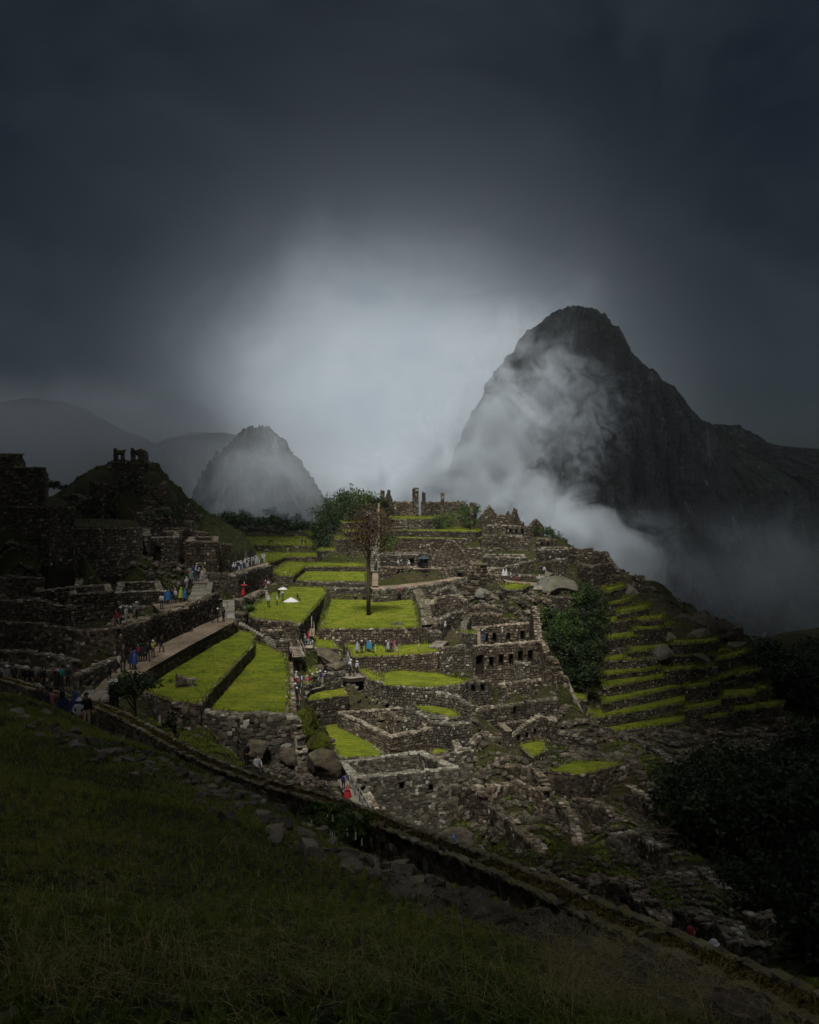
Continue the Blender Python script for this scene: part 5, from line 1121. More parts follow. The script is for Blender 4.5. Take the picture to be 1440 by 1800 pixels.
rb([(590, 1205), (700, 1215), (780, 1235), (830, 1270), (700, 1235), (610, 1245)], 250, .14, .45, 'loose stones around the broken low walls', 60)
rb([(670, 985), (850, 965), (1000, 985), (980, 1010), (860, 1010), (700, 995)], 700, .2, .6, 'loose stones among the upper rooms', 100)
rb([(0, 960), (330, 960), (340, 1040), (200, 1090), (0, 1090)], 1500, .2, .6, 'loose stones among the dark lower rooms', 70)

# rocks along the brow of the steep grass
brow = np.array([(15, 1240), (70, 1275), (130, 1300), (190, 1320), (250, 1338), (330, 1365), (395, 1400), (455, 1432), (520, 1465), (590, 1500), (660, 1535), (730, 1565), (800, 1595), (880, 1625), (960, 1655), (1040, 1690), (1120, 1722), (1200, 1755), (1280, 1785), (1330, 1795)], float)
seg = np.r_[0, np.cumsum(np.linalg.norm(np.diff(brow, axis=0), axis=1))]; rocks = []
ordw = ['first', 'second', 'third', 'fourth', 'fifth', 'sixth', 'seventh', 'eighth', 'ninth', 'tenth', 'eleventh', 'twelfth', 'thirteenth', 'fourteenth', 'fifteenth', 'sixteenth', 'seventeenth', 'eighteenth', 'nineteenth', 'twentieth']
def ordinal(i):
    if i < 20: return ordw[i]
    t = ['twenty', 'thirty', 'forty', 'fifty', 'sixty'][(i+1)//10-2]; u = (i+1) % 10
    return t+'-'+ordw[u-1] if u else {'twenty': 'twentieth', 'thirty': 'thirtieth', 'forty': 'fortieth', 'fifty': 'fiftieth', 'sixty': 'sixtieth'}[t]
for k in range(44):
    s = (k+.5)/44*seg[-1]; px = np.interp(s, seg, brow[:, 0])+rnd.uniform(-14, 14); py = np.interp(s, seg, brow[:, 1])+rnd.uniform(-16, 14)
    h = hit([px], [py])[0]
    if np.isnan(h[1]): continue
    sz = h[1]*rnd.uniform(.005, .015); dk = rnd.random() < .3
    boulder((h[0], h[1], h[2]+sz*.05), (sz*rnd.uniform(1, 1.7), sz*rnd.uniform(.8, 1.1), sz*rnd.uniform(.3, .6)), ('dark mossy' if dk else 'pale lichen-spotted')+' rock sunk in the brow, '+ordinal(len(rocks))+' from the far end', name='rock', cat='rock', rz=rnd.uniform(0, 6), sub=3, seed=100+k, group='rocks along the grassy brow', m='rock' if dk else 'stone', tone=.3 if dk else .60)
    rocks.append(1)
for i, (px, py, w, lb) in enumerate([(672, 1548, .30, 'dark split boulder on the brow with straw round it'), (752, 1612, .42, 'wide dark mossy boulder in the grass'), (862, 1628, .42, 'broad dark hump of rock draped with dry grass'), (950, 1655, .36, 'dark boulder next to the pale edging stones'), (350, 1392, .5, 'dark low outcrop near the upper brow'), (8, 1792, .16, 'brown rock at the bottom corner of the grass'), (555, 1512, .34, 'dark half-buried rock under the mossy wall')]):
    h = hit([px], [py])[0]; w *= .5; boulder((h[0], h[1], h[2]-.02), (w*1.5, w, w*.5), lb, name='rock', cat='rock', rz=i, sub=4, seed=300+i, tone=.2)
# small stones of the brow, and the pale edging stones before the trench
P = []
for k in range(900):
    s = rnd.random()*seg[-1]; px = np.interp(s, seg, brow[:, 0])+rnd.gauss(0, 20); py = np.interp(s, seg, brow[:, 1])+rnd.gauss(0, 14); P.append((px, py))
P = np.array(P); H = hit(P[:, 0], P[:, 1]); H = H[~np.isnan(H[:, 1])]
rubble(H, .02, .16, 'small lichen-covered stones scattered along the brow', white=.2)
P = []
for i in range(3, len(W0P)-1):
    A, B = W0P[i], W0P[i+1]; L = np.linalg.norm((B-A)[:2])
    for q in range(int(L*3.2)):
        t_ = rnd.random(); c = A+(B-A)*t_; d = (B-A)[:2]/L; n = np.array([-d[1], d[0]]); n = n if np.dot(n, -A[:2]) > 0 else -n
        x, y = c[:2]+n*(1.05+rnd.gauss(0, .08)); P.append((x, y, float(gz(x, y))+.02))
rubble(np.array(P), .07, .17, 'row of pale flat edging stones along the foot of the long wall', name='stone_edging', white=.45)

# ---------------------------------------------------------------- trees and shrubs
tree(tuple(pd(648, 1082, 19.4)), 17.5, (4.0, 3.8, 5.8), 'tall lone tree with thin russet leaves on the square lawn', .66, 135, 30, .165, m='leafbrown', trunk=.34, seed=5, name='russet_tree', lo=.05, hi=.95)
tree(tuple(at(617, 872, 226)), 3.4, (.7, .7, .5), 'spindly little tree sticking up from the hilltop shrubs', .9, 7, 8, .16, name='thin_tree', trunk=.07, seed=6)
hb = [(600, 893, 222, 6.4, 5.4), (625, 886, 224, 6.0, 4.4), (580, 912, 214, 5.2, 5.0), (571, 942, 206, 4.2, 4.2), (645, 888, 222, 4.6, 3.4), (596, 925, 209, 5.4, 5.0), (660, 890, 221, 3.6, 3.0), (578, 962, 200, 3.2, 2.6), (612, 905, 216, 5.6, 4.6), (592, 950, 203, 4.0, 3.4)]
for i, (px, py, Y, a, c_) in enumerate(hb):
    bush(tuple(at(px, py+4, Y)), (a, a*.8, c_), 'dense green shrub of the mid hill cluster, '+['crowning it', 'at its top edge', 'on its outer flank', 'at its low outer corner', 'nearest the twin pillars', 'dark one over the far lawn', 'touching the summit wall', 'smallest at the lawn edge', 'in the middle behind the russet tree', 'above the high-walled terrace'][i], 64, 44, .25, seed=i, m='leaf' if i in (0, 1, 4) else 'leafdark', group='shrub cluster on the mid hill')
ob = [(700, 923, 212, 2.6, 1.6), (730, 922, 211, 2.4, 1.5), (775, 920, 208, 2.8, 2.2), (797, 914, 208, 3.0, 2.6), (815, 905, 210, 2.6, 3.0), (826, 920, 207, 2.4, 2.0), (755, 926, 209, 2.0, 1.2), (680, 960, 188, 2.4, 2.6), (688, 950, 190, 2.0, 1.6), (832, 900, 212, 1.8, 1.6), (940, 932, 198, 1.8, 1.4), (785, 930, 207, 2.2, 1.2)]
for i, (px, py, Y, a, c_) in enumerate(ob):
    bush(tuple(at(px, py, Y)), (a, a, c_), ['low bush on the brown ledge beside the stair top', 'low bush on the brown ledge below the tall pillar', 'dark bush under the broken summit wall', 'tall bush against the pale summit rocks', 'ragged bush climbing the summit end wall', 'bush at the end of the brown ledge', 'small bush in the middle of the brown ledge', 'dark bush beside the long stair at the roofless room', 'upper dark bush beside the long stair', 'bush under the stub of masonry', 'shrub behind the slotted walls', 'spreading low bush on the brown ledge'][i], 22, 26, .2, seed=40+i)
for i, (px, py, Y, a, c_) in enumerate([(962, 938, 205, 1.8, 2.0), (970, 945, 204, 2.0, 2.2), (982, 954, 203, 2.2, 2.2), (990, 960, 202, 1.6, 1.8)]):
    bush(tuple(at(px, py, Y)), (a, a, c_), ['first small tree on the misty skyline', 'second small tree on the misty skyline', 'largest small tree on the misty skyline', 'last small tree before the dark block ruin'][i], 16, 30, .2, name='small_tree', cat='tree', seed=60+i)
vb = [(1034, 1052, 134, 2.6, 2.2), (1046, 1075, 132, 2.6, 2.6), (1030, 1092, 130, 2.8, 2.8), (1044, 1120, 127, 2.6, 2.8), (1026, 1135, 125, 2.8, 2.8), (1040, 1155, 123, 2.4, 2.6), (1020, 1172, 121, 2.6, 2.4), (1030, 1196, 119, 2.0, 2.2), (1012, 1198, 118, 1.8, 1.8), (990, 1090, 130, 2.2, 1.8), (968, 1085, 131, 1.6, 1.4), (980, 1112, 127, 2.4, 2.4), (1002, 1122, 126, 2.2, 2.2), (975, 1135, 122, 1.8, 2.0), (995, 1152, 121, 2.0, 2.2), (1008, 1100, 129, 2, 2), (985, 1172, 118, 1.3, 1.6), (1052, 1100, 130, 1.8, 2.2), (1020, 1062, 134, 1.8, 1.6)]
for i, (px, py, Y, a, c_) in enumerate(vb):
    bush(tuple(at(px, py, Y)), (a, a*.9, c_), 'leafy mass of the vine thicket beside the terraces, '+['topmost', 'second down its outer edge', 'upper middle', 'third down its outer edge', 'centre', 'fourth down its outer edge', 'low centre', 'at its foot', 'lowest inner one', 'under the long dark wall', 'by the gable', 'bright one over the stepped wall', 'bright one in the centre', 'against the stepped wall', 'low by the stepped wall', 'between gable and rocks', 'hanging over the stairs', 'bulging to the terraces', 'under the smooth dome'][i], 30, 36, .19, seed=80+i, m='leaf' if i in (9, 10, 11, 12, 15, 0, 18) else 'leafdark', group='vine thicket beside the terraces', name='thicket_bush')
for i, (px, py, Y, a) in enumerate([(1192, 1066, 158, 1.5), (1205, 1070, 157, 1.3), (1170, 1058, 160, 1.0), (1225, 1088, 152, 1.1), (1160, 1050, 162, .8), (1322, 1150, 136, 1.4), (1340, 1190, 128, 1.4), (86, 856, 130, 1.0), (93, 853, 130, 1.1), (112, 858, 132, .8), (1372, 1228, 120, 1.2)]):
    bush(tuple(at(px, py, Y)), (a, a, a*.9), ['tallest shrub on the ridge line beyond the crag', 'shrub beside the tallest ridge shrub', 'scrubby plant on the ridge above the crags', 'shrub growing from the dark outcrop', 'tiny ridge shrub by the round boulder', 'shrub under the overhanging crag', 'shrub at the ridge edge terraces', 'little skyline tree beside the black ruin', 'second little skyline tree by the black ruin', 'low skyline shrub before the stepped hill', 'shrub at the outermost terrace plot'][i], 12, 22, .16, seed=120+i, m='leafdark')
# agave rosettes, shrub with trumpet flowers, small trunked plant
def rosette(px, py, Y, r, n, label, m='leaf', z=0):
    p = at(px, py, Y); b = Buf()
    for i in range(n):
        a = rnd.uniform(0, 6.283); e = rnd.uniform(.15, 1.3); d = np.array([math.cos(a)*math.cos(e), math.sin(a)*math.cos(e), math.sin(e)]); L = r*rnd.uniform(.7, 1.1); s = np.array([-math.sin(a), math.cos(a), 0])*r*.07
        m_ = d*L*.55; t_ = d*L-np.array([0, 0, L*.15]); b.add([-s*.6, s*.6, m_+s, m_-s, t_], [[0, 1, 2, 3]], (rnd.uniform(.4, 1),)*3); b.f.append(np.array([[3, 2, 4]])+b.n-5); b.m.append(np.zeros(1, int)); b.sm.append(np.full(1, False))
    o = b.build('agave', [M[m]]); o.location = p+[0, 0, z]; return tag(o, label, 'agave')
rosette(440, 1076, 112, 1.5, 60, 'spiky agave at the corner of the lit lawn and the stairs')
rosette(228, 1243, 50, 1.4, 70, 'large dark agave clump below the ramp', z=.9); rosette(212, 1228, 53, 1.2, 60, 'smaller dark agave clump beside the ramp foot', z=.6); rosette(300, 1198, 75, .5, 30, 'small low agave on the sloping lawn')
tree(tuple(at(309, 1325, 45)), 1.9, (.9, .8, .5), 'small crooked tree beside the dark grass strip', .85, 16, 16, .10, m='leafdark', trunk=.10, seed=9, name='small_tree')
tree(tuple(at(238, 1275, 47)), 2.4, (1.5, 1.2, .8), 'dark drooping tree rising over the long wall', .85, 34, 26, .10, m='leafdark', trunk=.10, seed=10, name='small_tree')
def trumpet(px, Y, label, s=1.0, nf=7, seed=0):
    x = (px-CX)/F*Y; h = np.array([x, Y, float(gz(x, Y))]); root = empty('flowering_shrub', h, label, 'shrub'); b = Buf(); C = crown_centres(h+[0, 0, .55*s], (.75*s, .4*s, .6*s), 34, seed, .1); leaves(b, C, .22, 30, .075, .5, 1.0)
    for q in range(6): tube(b, [h-[0, 0, .1], (h+C[q])/2+[0, 0, .1], C[q]], [.03, .02, .01], 5, mat=1)
    b.build('foliage', [M['leaf'], M['bark']], root)
    f = Buf()
    for q in range(nf):
        c = C[rnd.randrange(22)]+[rnd.uniform(-.1, .1), -.3, -.05]; tube(f, [c, c-[0, 0, .10], c-[0, 0, .17], c-[0, 0, .20]], [.010, .018, .028, .045], 8)
    f.build('flowers', [M['petal']], root)
trumpet(592, 25.4, 'shrub hung with white trumpet flowers below the mossy wall', 1.1, 9, 3); trumpet(628, 24.0, 'second flowering shrub nearer the gap in the mossy wall', 1.0, 5, 4); trumpet(565, 26.6, 'small flowering shrub at the upper end of the pair', .95, 6, 5)

# forest of the gorge and below the small peak: reads as one mass
def forest(P, rad, label, leaf, per, m='leafdark'):
    b = Buf(); P = np.asarray(P); n = len(P)
    for p in P:
        r = rad*rnd.uniform(.45, 1.45); C = crown_centres(p+[0, 0, r*.9], (r, r, r*rnd.uniform(.6, 1.3)), 9, rnd.randint(0, 99), .3); leaves(b, C, r*.45, per, leaf, .05, .8)
        tube(b, [p-[0, 0, 2], p+[0, 0, r*.8]], [r*.1, r*.05], 5, mat=1)
    tag(b.build('forest', [M[m], M['bark']]), label, 'forest', None, 'stuff')
P = scatter_px([(1190, 1462), (1232, 1412), (1300, 1392), (1380, 1375), (1440, 1360), (1600, 1330), (1600, 1900), (1445, 1705), (1405, 1645), (1278, 1568)], 620, 62)
forest(P, 2.3, 'black-green forest filling the gorge below the ruins', .22, 60)
P = scatter_px([(1285, 1572), (1345, 1600), (1410, 1652), (1600, 1600), (1600, 1900), (1470, 1730), (1400, 1665)], 260, 22)
forest(P, 1.1, 'black scrub clothing the edge of the gorge above the long wall', .11, 80)
P = scatter_px([(1318, 1165), (1345, 1185), (1440, 1200), (1600, 1200), (1600, 1330), (1430, 1320), (1392, 1270), (1365, 1215)], 320, 120)
forest(P, 2.6, 'dark forest on the spur beyond the outermost terraces', .27, 40)
X_ = rng.uniform(-150, -28, 420); Y_ = rng.uniform(285, 420, 420)
forest(np.c_[X_, Y_, gz(X_, Y_)+np.clip((Y_-285)*.05, 0, 6)-1.5], 3.0, 'misty green forest at the foot of the small peak', .62, 26, 'leaf')
P = scatter_px([(110, 880), (150, 845), (230, 820), (280, 850), (340, 900), (300, 915), (200, 925), (120, 910)], 60, 100)

# ---------------------------------------------------------------- grass of the steep meadow
def meadow():
    n = 300000; r = 2.2+(34-2.2)*rng.random(n)**1.35; a = rng.uniform(-.62, .58, n); X = r*np.sin(a)/np.cos(a); Y = r
    xw = np.interp(Y, _wy, _wx); k = X < xw-.45; X, Y = X[k], Y[k]
    # gather into tufts
    cx_ = np.floor(X/.16)*.16; cy_ = np.floor(Y/.16)*.16; hx = _h((cx_*100).astype(int), (cy_*100).astype(int), np.zeros(len(X), int), 4); hy = _h((cx_*100).astype(int), (cy_*100).astype(int), np.ones(len(X), int), 5)
    X = X*.45+(cx_+.16*hx)*.55; Y = Y*.45+(cy_+.16*hy)*.55
    q = np.stack([X, Y, 0*X], -1); bare = fbm(q*.55, 3, 61); dry = fbm(q*.35+9, 4, 62)
    # distance to the brow: shorter and drier there
    xw = np.interp(Y, _wy, _wx); dw = xw-X; near = np.clip(1-(dw-1.0)/2.2, 0, 1)
    keep = rng.random(len(X)) < np.clip(1.15-.85*(bare < -.25)-.45*near*(dw > 1.6), .08, 1)
    X, Y, dry, near, hx, bare = X[keep], Y[keep], dry[keep], near[keep], hx[keep], bare[keep]
    Z = gz(X, Y)-.01; L = (.05+.07*hx+.045*rng.random(len(X)))*(1-.45*near)*(.8+Y*.012); wd = (.0028+.0011*Y)*rng.uniform(.7, 1.3, len(X))
    straw = rng.random(len(X)) < np.clip((dry-.2)*.7, .015, .5)
    t = np.clip(.10+.38*hx+rng.normal(.10, .1, len(X))+.16*bare+.26*fbm(np.stack([X*.22, Y*.22, 0*X], -1)+4, 3, 63), 0, .68); t[straw] = rng.uniform(.68, .86, straw.sum())
    b = Buf(); add_blades(b, np.stack([X, Y, Z], 1), L, wd, np.repeat(t[:, None], 3, 1), np.where(straw, 1.1, .75))
    # fallen straw
    m_ = 16000; px = rng.uniform(960, 1440, m_); py = 1690+rng.normal(30, 45, m_)+(px-1100)*.12; px[m_//2:] = rng.uniform(0, 1100, m_-m_//2); py[m_//2:] = rng.uniform(1300, 1790, m_-m_//2)
    H = hit(px, py); H = H[~np.isnan(H[:, 1])]; H = H[(np.interp(H[:, 1], _wy, _wx)-H[:, 0] > 1.3)]; s = fbm(np.c_[H[:, :2]*.6, H[:, :1]*0], 3, 66); H = H[s > rng.uniform(-.5, .35, len(H))]; k = len(H)
    H[:, 2] += .04; add_blades(b, H, rng.uniform(.08, .22, k)*(.8+H[:, 1]*.03), (.0014+.0004*H[:, 1]), np.repeat(rng.uniform(.72, .95, (k, 1)), 3, 1), 3.4)
    tag(b.build('grass', [M['blade']]), 'long wet grass with straw patches covering the steep foreground slope', 'grass', None, 'stuff')
meadow()
# dressing of the stepped hill
for i, (pts, hh) in enumerate([([(208, 830, 152), (250, 826, 152)], .9), ([(160, 846, 150), (205, 852, 148)], 1.0), ([(250, 852, 146), (290, 848, 149)], 1.0), ([(130, 868, 144), (180, 880, 141)], 1.1),
                                ([(240, 900, 138), (300, 892, 144)], 1.0), ([(290, 858, 158), (300, 862, 158)], 1.4), ([(312, 878, 158), (330, 884, 158)], 1.3), ([(334, 895, 158), (352, 902, 158)], 1.2)]):
    wall(pts, hh, 'dark terrace wall on the stepped hill, '+ordinal(i)+' from its top', name='retaining_wall', group='terrace walls of the stepped hill', ragged=.4, ctrl=False, size=.45)
for i in range(26):
    px = rnd.uniform(110, 330); Y = rnd.uniform(138, 150); py = rnd.uniform(max(815, 815+abs(px-228)*.55), 925); r = rnd.uniform(.7, 1.7)
    bush(tuple(at(px, py, Y)), (r, r, r*.7), 'dark scrub bush on the stepped hill, '+ordinal(i)+' planted of many', 10, 22, .16, seed=200+i, m='leafdark', group='scrub on the stepped hill')
# weeds and small stones over all the open ground of the ruins
P = scatter_px([(-40, 930), (340, 900), (560, 930), (1000, 930), (1130, 1020), (1300, 1100), (1380, 1240), (1150, 1440), (1440, 1700), (1300, 1690), (900, 1530), (600, 1400), (300, 1290), (-40, 1180)], 42000, 19)
q = np.c_[P[:, :2]*.3, P[:, :1]*0]; cl = fbm(q, 3, 91); k = cl > rng.uniform(-.7, .6, len(P)); A_ = P[k]; n = len(A_)
b = Buf(); Y_ = A_[:, 1]; t = np.clip(rng.normal(.42, .16, n)+.15*cl[k], 0, .72)
add_blades(b, A_, rng.uniform(.12, .3, n)*(.7+Y_/150), rng.uniform(.04, .10, n)*(.6+Y_/110), np.repeat(t[:, None], 3, 1), 1.0)
tag(b.build('weeds', [M['blade']]), 'low weeds and grass growing over the open ground of the ruins', 'weeds', None, 'stuff')
B2 = P[~k][:6000]; s = np.clip(B2[:, 1]*.0019, .04, .26)*(.5+1.3*rng.random(len(B2))**3)
rubble(B2, s, s*1.001, 'small loose stones lying all over the ruins', name='stones', white=.12)

# grassed strips between the crumbling walls of the slope
b = Buf()
for poly, n in [([(866, 1398), (888, 1394), (950, 1450), (990, 1492), (992, 1520), (958, 1498)], 2600), ([(1076, 1428), (1108, 1440), (1112, 1482), (1080, 1478)], 900), ([(1150, 1490), (1235, 1492), (1228, 1520), (1160, 1512)], 900), ([(1140, 1560), (1190, 1570), (1215, 1620), (1165, 1615)], 1400), ([(1000, 1540), (1120, 1535), (1118, 1552), (1010, 1550)], 900),
                ([(1060, 1290), (1085, 1290), (1160, 1340), (1150, 1372), (1110, 1345)], 1400), ([(960, 1395), (1000, 1402), (1004, 1440), (975, 1425)], 600), ([(910, 1440), (940, 1470), (930, 1500), (900, 1470)], 600), ([(1300, 1690), (1440, 1735), (1440, 1765), (1330, 1715)], 1600), ([(1200, 1640), (1300, 1672), (1290, 1690), (1215, 1665)], 900),
                ([(800, 1425), (830, 1432), (850, 1462), (815, 1458)], 500), ([(250, 1272), (330, 1290), (450, 1345), (420, 1352), (300, 1302)], 1800), ([(700, 1330), (760, 1338), (770, 1350), (700, 1350)], 300), ([(1180, 1255), (1260, 1268), (1250, 1285), (1180, 1282)], 600), ([(1045, 1480), (1075, 1500), (1070, 1530), (1040, 1510)], 500), ([(1230, 1540), (1270, 1590), (1250, 1600), (1215, 1560)], 700)]:
    P = scatter_px(poly, n*2, 19); m_ = len(P)
    if m_: add_blades(b, P, rng.uniform(.10, .24, m_)*(.6+P[:, 1]/90), rng.uniform(.05, .11, m_)*(.45+P[:, 1]/75), np.repeat(np.clip(rng.normal(.48, .13, (m_, 1)), 0, .7), 3, 1), 1.1)
tag(b.build('grass', [M['blade']]), 'green grass strips between the crumbling walls of the dim slope', 'grass', None, 'stuff')

# ---------------------------------------------------------------- people
dg_scene = sc
def skin(name, V, E, Rr, root=0, sub=1):
    me = bpy.data.meshes.new(name); me.from_pydata([tuple(v) for v in V], E, []); o = bpy.data.objects.new(name, me); sc.collection.objects.link(o)
    md = o.modifiers.new('s', 'SKIN'); sv = me.skin_vertices[0].data if me.skin_vertices else None
    if sv is None:
        bm = bmesh.new(); bm.from_mesh(me); bm.verts.layers.skin.verify(); bm.to_mesh(me); bm.free(); sv = me.skin_vertices[0].data
    for i, r in enumerate(Rr): sv[i].radius = (r, r) if np.isscalar(r) else r; sv[i].use_root = (i == root)
    md.use_smooth_shade = True; s2 = o.modifiers.new('d', 'SUBSURF'); s2.levels = sub; s2.render_levels = sub
    dg = bpy.context.evaluated_depsgraph_get(); out = bpy.data.meshes.new_from_object(o.evaluated_get(dg)); out.name = name
    bpy.data.objects.remove(o); bpy.data.meshes.remove(me); return out
def pose(kind):
    J = dict(pel=(0, 0, .93), bel=(0, 0, 1.08), che=(0, -.01, 1.28), nec=(0, 0, 1.45), hd0=(0, -.02, 1.54), hd1=(0, -.01, 1.62), hd2=(0, 0, 1.69))
    for s, n in ((1, 'l'), (-1, 'r')):
        J['sh'+n] = (s*.17, 0, 1.40)
        if kind == 1: J['el'+n] = (s*.24, -.16, 1.24); J['wr'+n] = (s*.10, -.30, 1.44)
        elif kind == 4: J['el'+n] = (s*.30, .05, 1.16); J['wr'+n] = (s*.15, -.06, 1.0)
        else: J['el'+n] = (s*.23, .03+(s*.08 if kind == 2 else 0), 1.14); J['wr'+n] = (s*.25, -.06+(s*.16 if kind == 2 else 0), .90)
        if kind == 2: J['hi'+n] = (s*.09, 0, .90); J['kn'+n] = (s*.10, -s*.16-.02, .50); J['an'+n] = (s*.10, -s*.22+.05, .09); J['to'+n] = (s*.11, -s*.22-.11, .04)
        else: J['hi'+n] = (s*.09, 0, .90); J['kn'+n] = (s*.11, -.02, .50); J['an'+n] = (s*.12, .02, .09); J['to'+n] = (s*.14, -.12, .035)
    if kind == 3:
        for k in list(J): x, y, z = J[k]; J[k] = (x, y, z-.45)
        for s, n in ((1, 'l'), (-1, 'r')): J['hi'+n] = (s*.09, 0, .47); J['kn'+n] = (s*.13, -.40, .50); J['an'+n] = (s*.13, -.42, .09); J['to'+n] = (s*.14, -.55, .04); J['el'+n] = (s*.25, -.08, .72); J['wr'+n] = (s*.14, -.28, .60)
    return J
def chain(J, specs):
    V, E, Rr, ix = [], [], [], {}
    def add(k, r, p=None):
        if k not in ix: ix[k] = len(V); V.append(J[k] if p is None else p); Rr.append(r)
        return ix[k]
    for ch in specs:
        prev = None
        for k, r in ch:
            i = add(k, r)
            if prev is not None and (prev, i) not in E: E.append((prev, i))
            prev = i
    return V, E, Rr
PM = {}
for kd in range(5):
    J = pose(kd); rt = .42
    sp = [[('pel', (.13, .10)), ('bel', (.12, .09)), ('che', (.14, .095)), ('nec', .050), ('hd0', (.068, .08)), ('hd1', (.078, .095)), ('hd2', (.062, .08))]]
    for n, s in (('l', 1), ('r', -1)):
        w = np.array(J['wr'+n]); e = np.array(J['el'+n]); d = (w-e)/np.linalg.norm(w-e); sd_ = np.array([s, 0, 0])-d*d[0]*s; sd_ /= np.linalg.norm(sd_)+1e-9; fr = np.cross(d, sd_)
        J['pm'+n] = tuple(w+d*.07)
        sp.append([('che', (.14, .095)), ('sh'+n, .062), ('el'+n, .042), ('wr'+n, .028), ('pm'+n, .034)])
        for q, (o, L) in enumerate(((-.030, .075), (-.010, .088), (.010, .082), (.028, .064))):
            a = w+d*.12+fr*o; b1 = a+d*L*.45-sd_*.012; c1 = a+d*L*.8-sd_*.035
            J['fa%d%s' % (q, n)], J['fb%d%s' % (q, n)] = tuple(b1), tuple(c1); sp.append([('pm'+n, .034), ('fa%d%s' % (q, n), .010), ('fb%d%s' % (q, n), .008)])
        J['th'+n] = tuple(w+d*.07-fr*.055); sp.append([('pm'+n, .034), ('th'+n, .010)])
        sp.append([('pel', (.13, .10)), ('hi'+n, .085), ('kn'+n, .056), ('an'+n, .038), ('to'+n, .036)])
    J['nose'] = tuple(np.array(J['hd1'])+[0, -.105, -.02]); sp.append([('hd1', (.078, .095)), ('nose', .014)])
    V, E, Rr = chain(J, sp); body = skin('body', V, E, Rr)
    # trousers
    sp = [[('bel', (.125, .095)), ('pel', (.142, .115))]]
    for n in 'lr': sp.append([('pel', (.142, .115)), ('hi'+n, .095), ('kn'+n, .070), ('an'+n, .060)])
    V, E, Rr = chain(J, sp); tro = skin('trousers', V, E, Rr)
    J2 = dict(J); J2['pel'] = tuple(np.array(J['pel'])-[0, 0, .05])
    sp = [[('pel', (.165, .135)), ('bel', (.155, .125)), ('che', (.175, .135)), ('nec', .075)]]
    for n in 'lr': sp.append([('che', (.175, .135)), ('sh'+n, .085), ('el'+n, .062), ('wr'+n, .045)])
    V, E, Rr = chain(J2, sp); jac = skin('jacket', V, E, Rr)
    hz = J['hd2']
    def shell(name, prof, cx, cy, z0, sx=1, sy=1):
        b = Buf(); n = 12; rings = [[cx+r*math.cos(a)*sx, cy+r*math.sin(a)*sy, z0+z] for (r, z) in prof for a in np.arange(n)/n*2*math.pi]
        fs = [[i*n+j, i*n+(j+1) % n, (i+1)*n+(j+1) % n, (i+1)*n+j] for i in range(len(prof)-1) for j in range(n)]
        b.add(rings, fs, (.5, .5, .5), 0, True); o = b.build(name, []); me = o.data; bpy.data.objects.remove(o); return me
    hat = shell('hat', [(.175, -.03), (.12, -.01), (.105, .02), (.10, .07), (.06, .095), (.005, .10)], hz[0], hz[1], hz[2]-.01)
    hair = shell('hair', [(.088, -.13), (.102, -.06), (.100, .0), (.08, .05), (.04, .075), (.004, .08)], hz[0], hz[1]+.018, hz[2]-.01)
    hood = shell('hood', [(.12, -.22), (.118, -.10), (.115, .0), (.09, .06), (.045, .09), (.004, .095)], hz[0], hz[1]+.03, hz[2]-.01, 1, .95)
    zb = J['pel'][2]; pon = shell('poncho', [(.36, -.38), (.33, -.15), (.29, .10), (.25, .35), (.20, .48), (.09, .55), (.06, .58)], 0, 0, zb, 1.05, .75)
    for vtx in pon.vertices:
        a = math.atan2(vtx.co.y, vtx.co.x); vtx.co.x *= 1+.09*math.sin(a*5+vtx.co.z*3); vtx.co.y *= 1+.09*math.sin(a*5+vtx.co.z*3)
    b = Buf(); box(b, (0, J['che'][1]+.19, J['che'][2]-.08), (.15, .09, .23)); box(b, (0, J['che'][1]+.30, J['che'][2]-.14), (.11, .03, .12)); o = b.build('backpack', []); pack = o.data; bpy.data.objects.remove(o)
    bm = bmesh.new(); bm.from_mesh(pack); bmesh.ops.bevel(bm, geom=bm.edges[:], offset=.035, segments=2, affect='EDGES'); bm.to_mesh(pack); bm.free()
    shoes = []
    for n in 'lr':
        b = Buf(); a_, t_ = J['an'+n], J['to'+n]; box(b, ((a_[0]+t_[0])/2, (a_[1]+t_[1])/2, .045 if kd != 2 else max(a_[2], .05)-.01), (.052, .14, .045))
        o = b.build('shoe', []); shoes.append(o.data); bpy.data.objects.remove(o)
    PM[kd] = dict(body=body, trousers=tro, jacket=jac, hat=hat, hair=hair, hood=hood, poncho=pon, backpack=pack, shoe=shoes[0], shoe2=shoes[1])
CM = {}
CW = dict(black=(.012, .012, .014), dark=(.03, .03, .034), navy=(.012, .02, .06), blue=(.02, .055, .20), bright=(.02, .11, .28), turquoise=(.03, .16, .20), green=(.04, .16, .05), lime=(.26, .32, .06), yellow=(.55, .45, .06), red=(.30, .015, .02), crimson=(.20, .015, .03), pink=(.35, .09, .14), white=(.42, .42, .44), grey=(.22, .23, .25), pale=(.42, .42, .44), beige=(.38, .31, .22), purple=(.14, .07, .34), brown=(.10, .06, .035), orange=(.5, .15, .03), jeans=(.05, .08, .16), teal=(.02, .20, .19), skin=(.36, .21, .14))
def cmat(c):
    if c not in CM: CM[c] = flat(c+'_cloth' if c != 'skin' else 'skin', CW[c], .75 if c != 'skin' else .55, scale=9, var=.25)
    return CM[c]
NM = dict(bright='bright blue', pale='pale grey', jeans='denim')
nmw = lambda c: NM.get(c, c)
used = {}
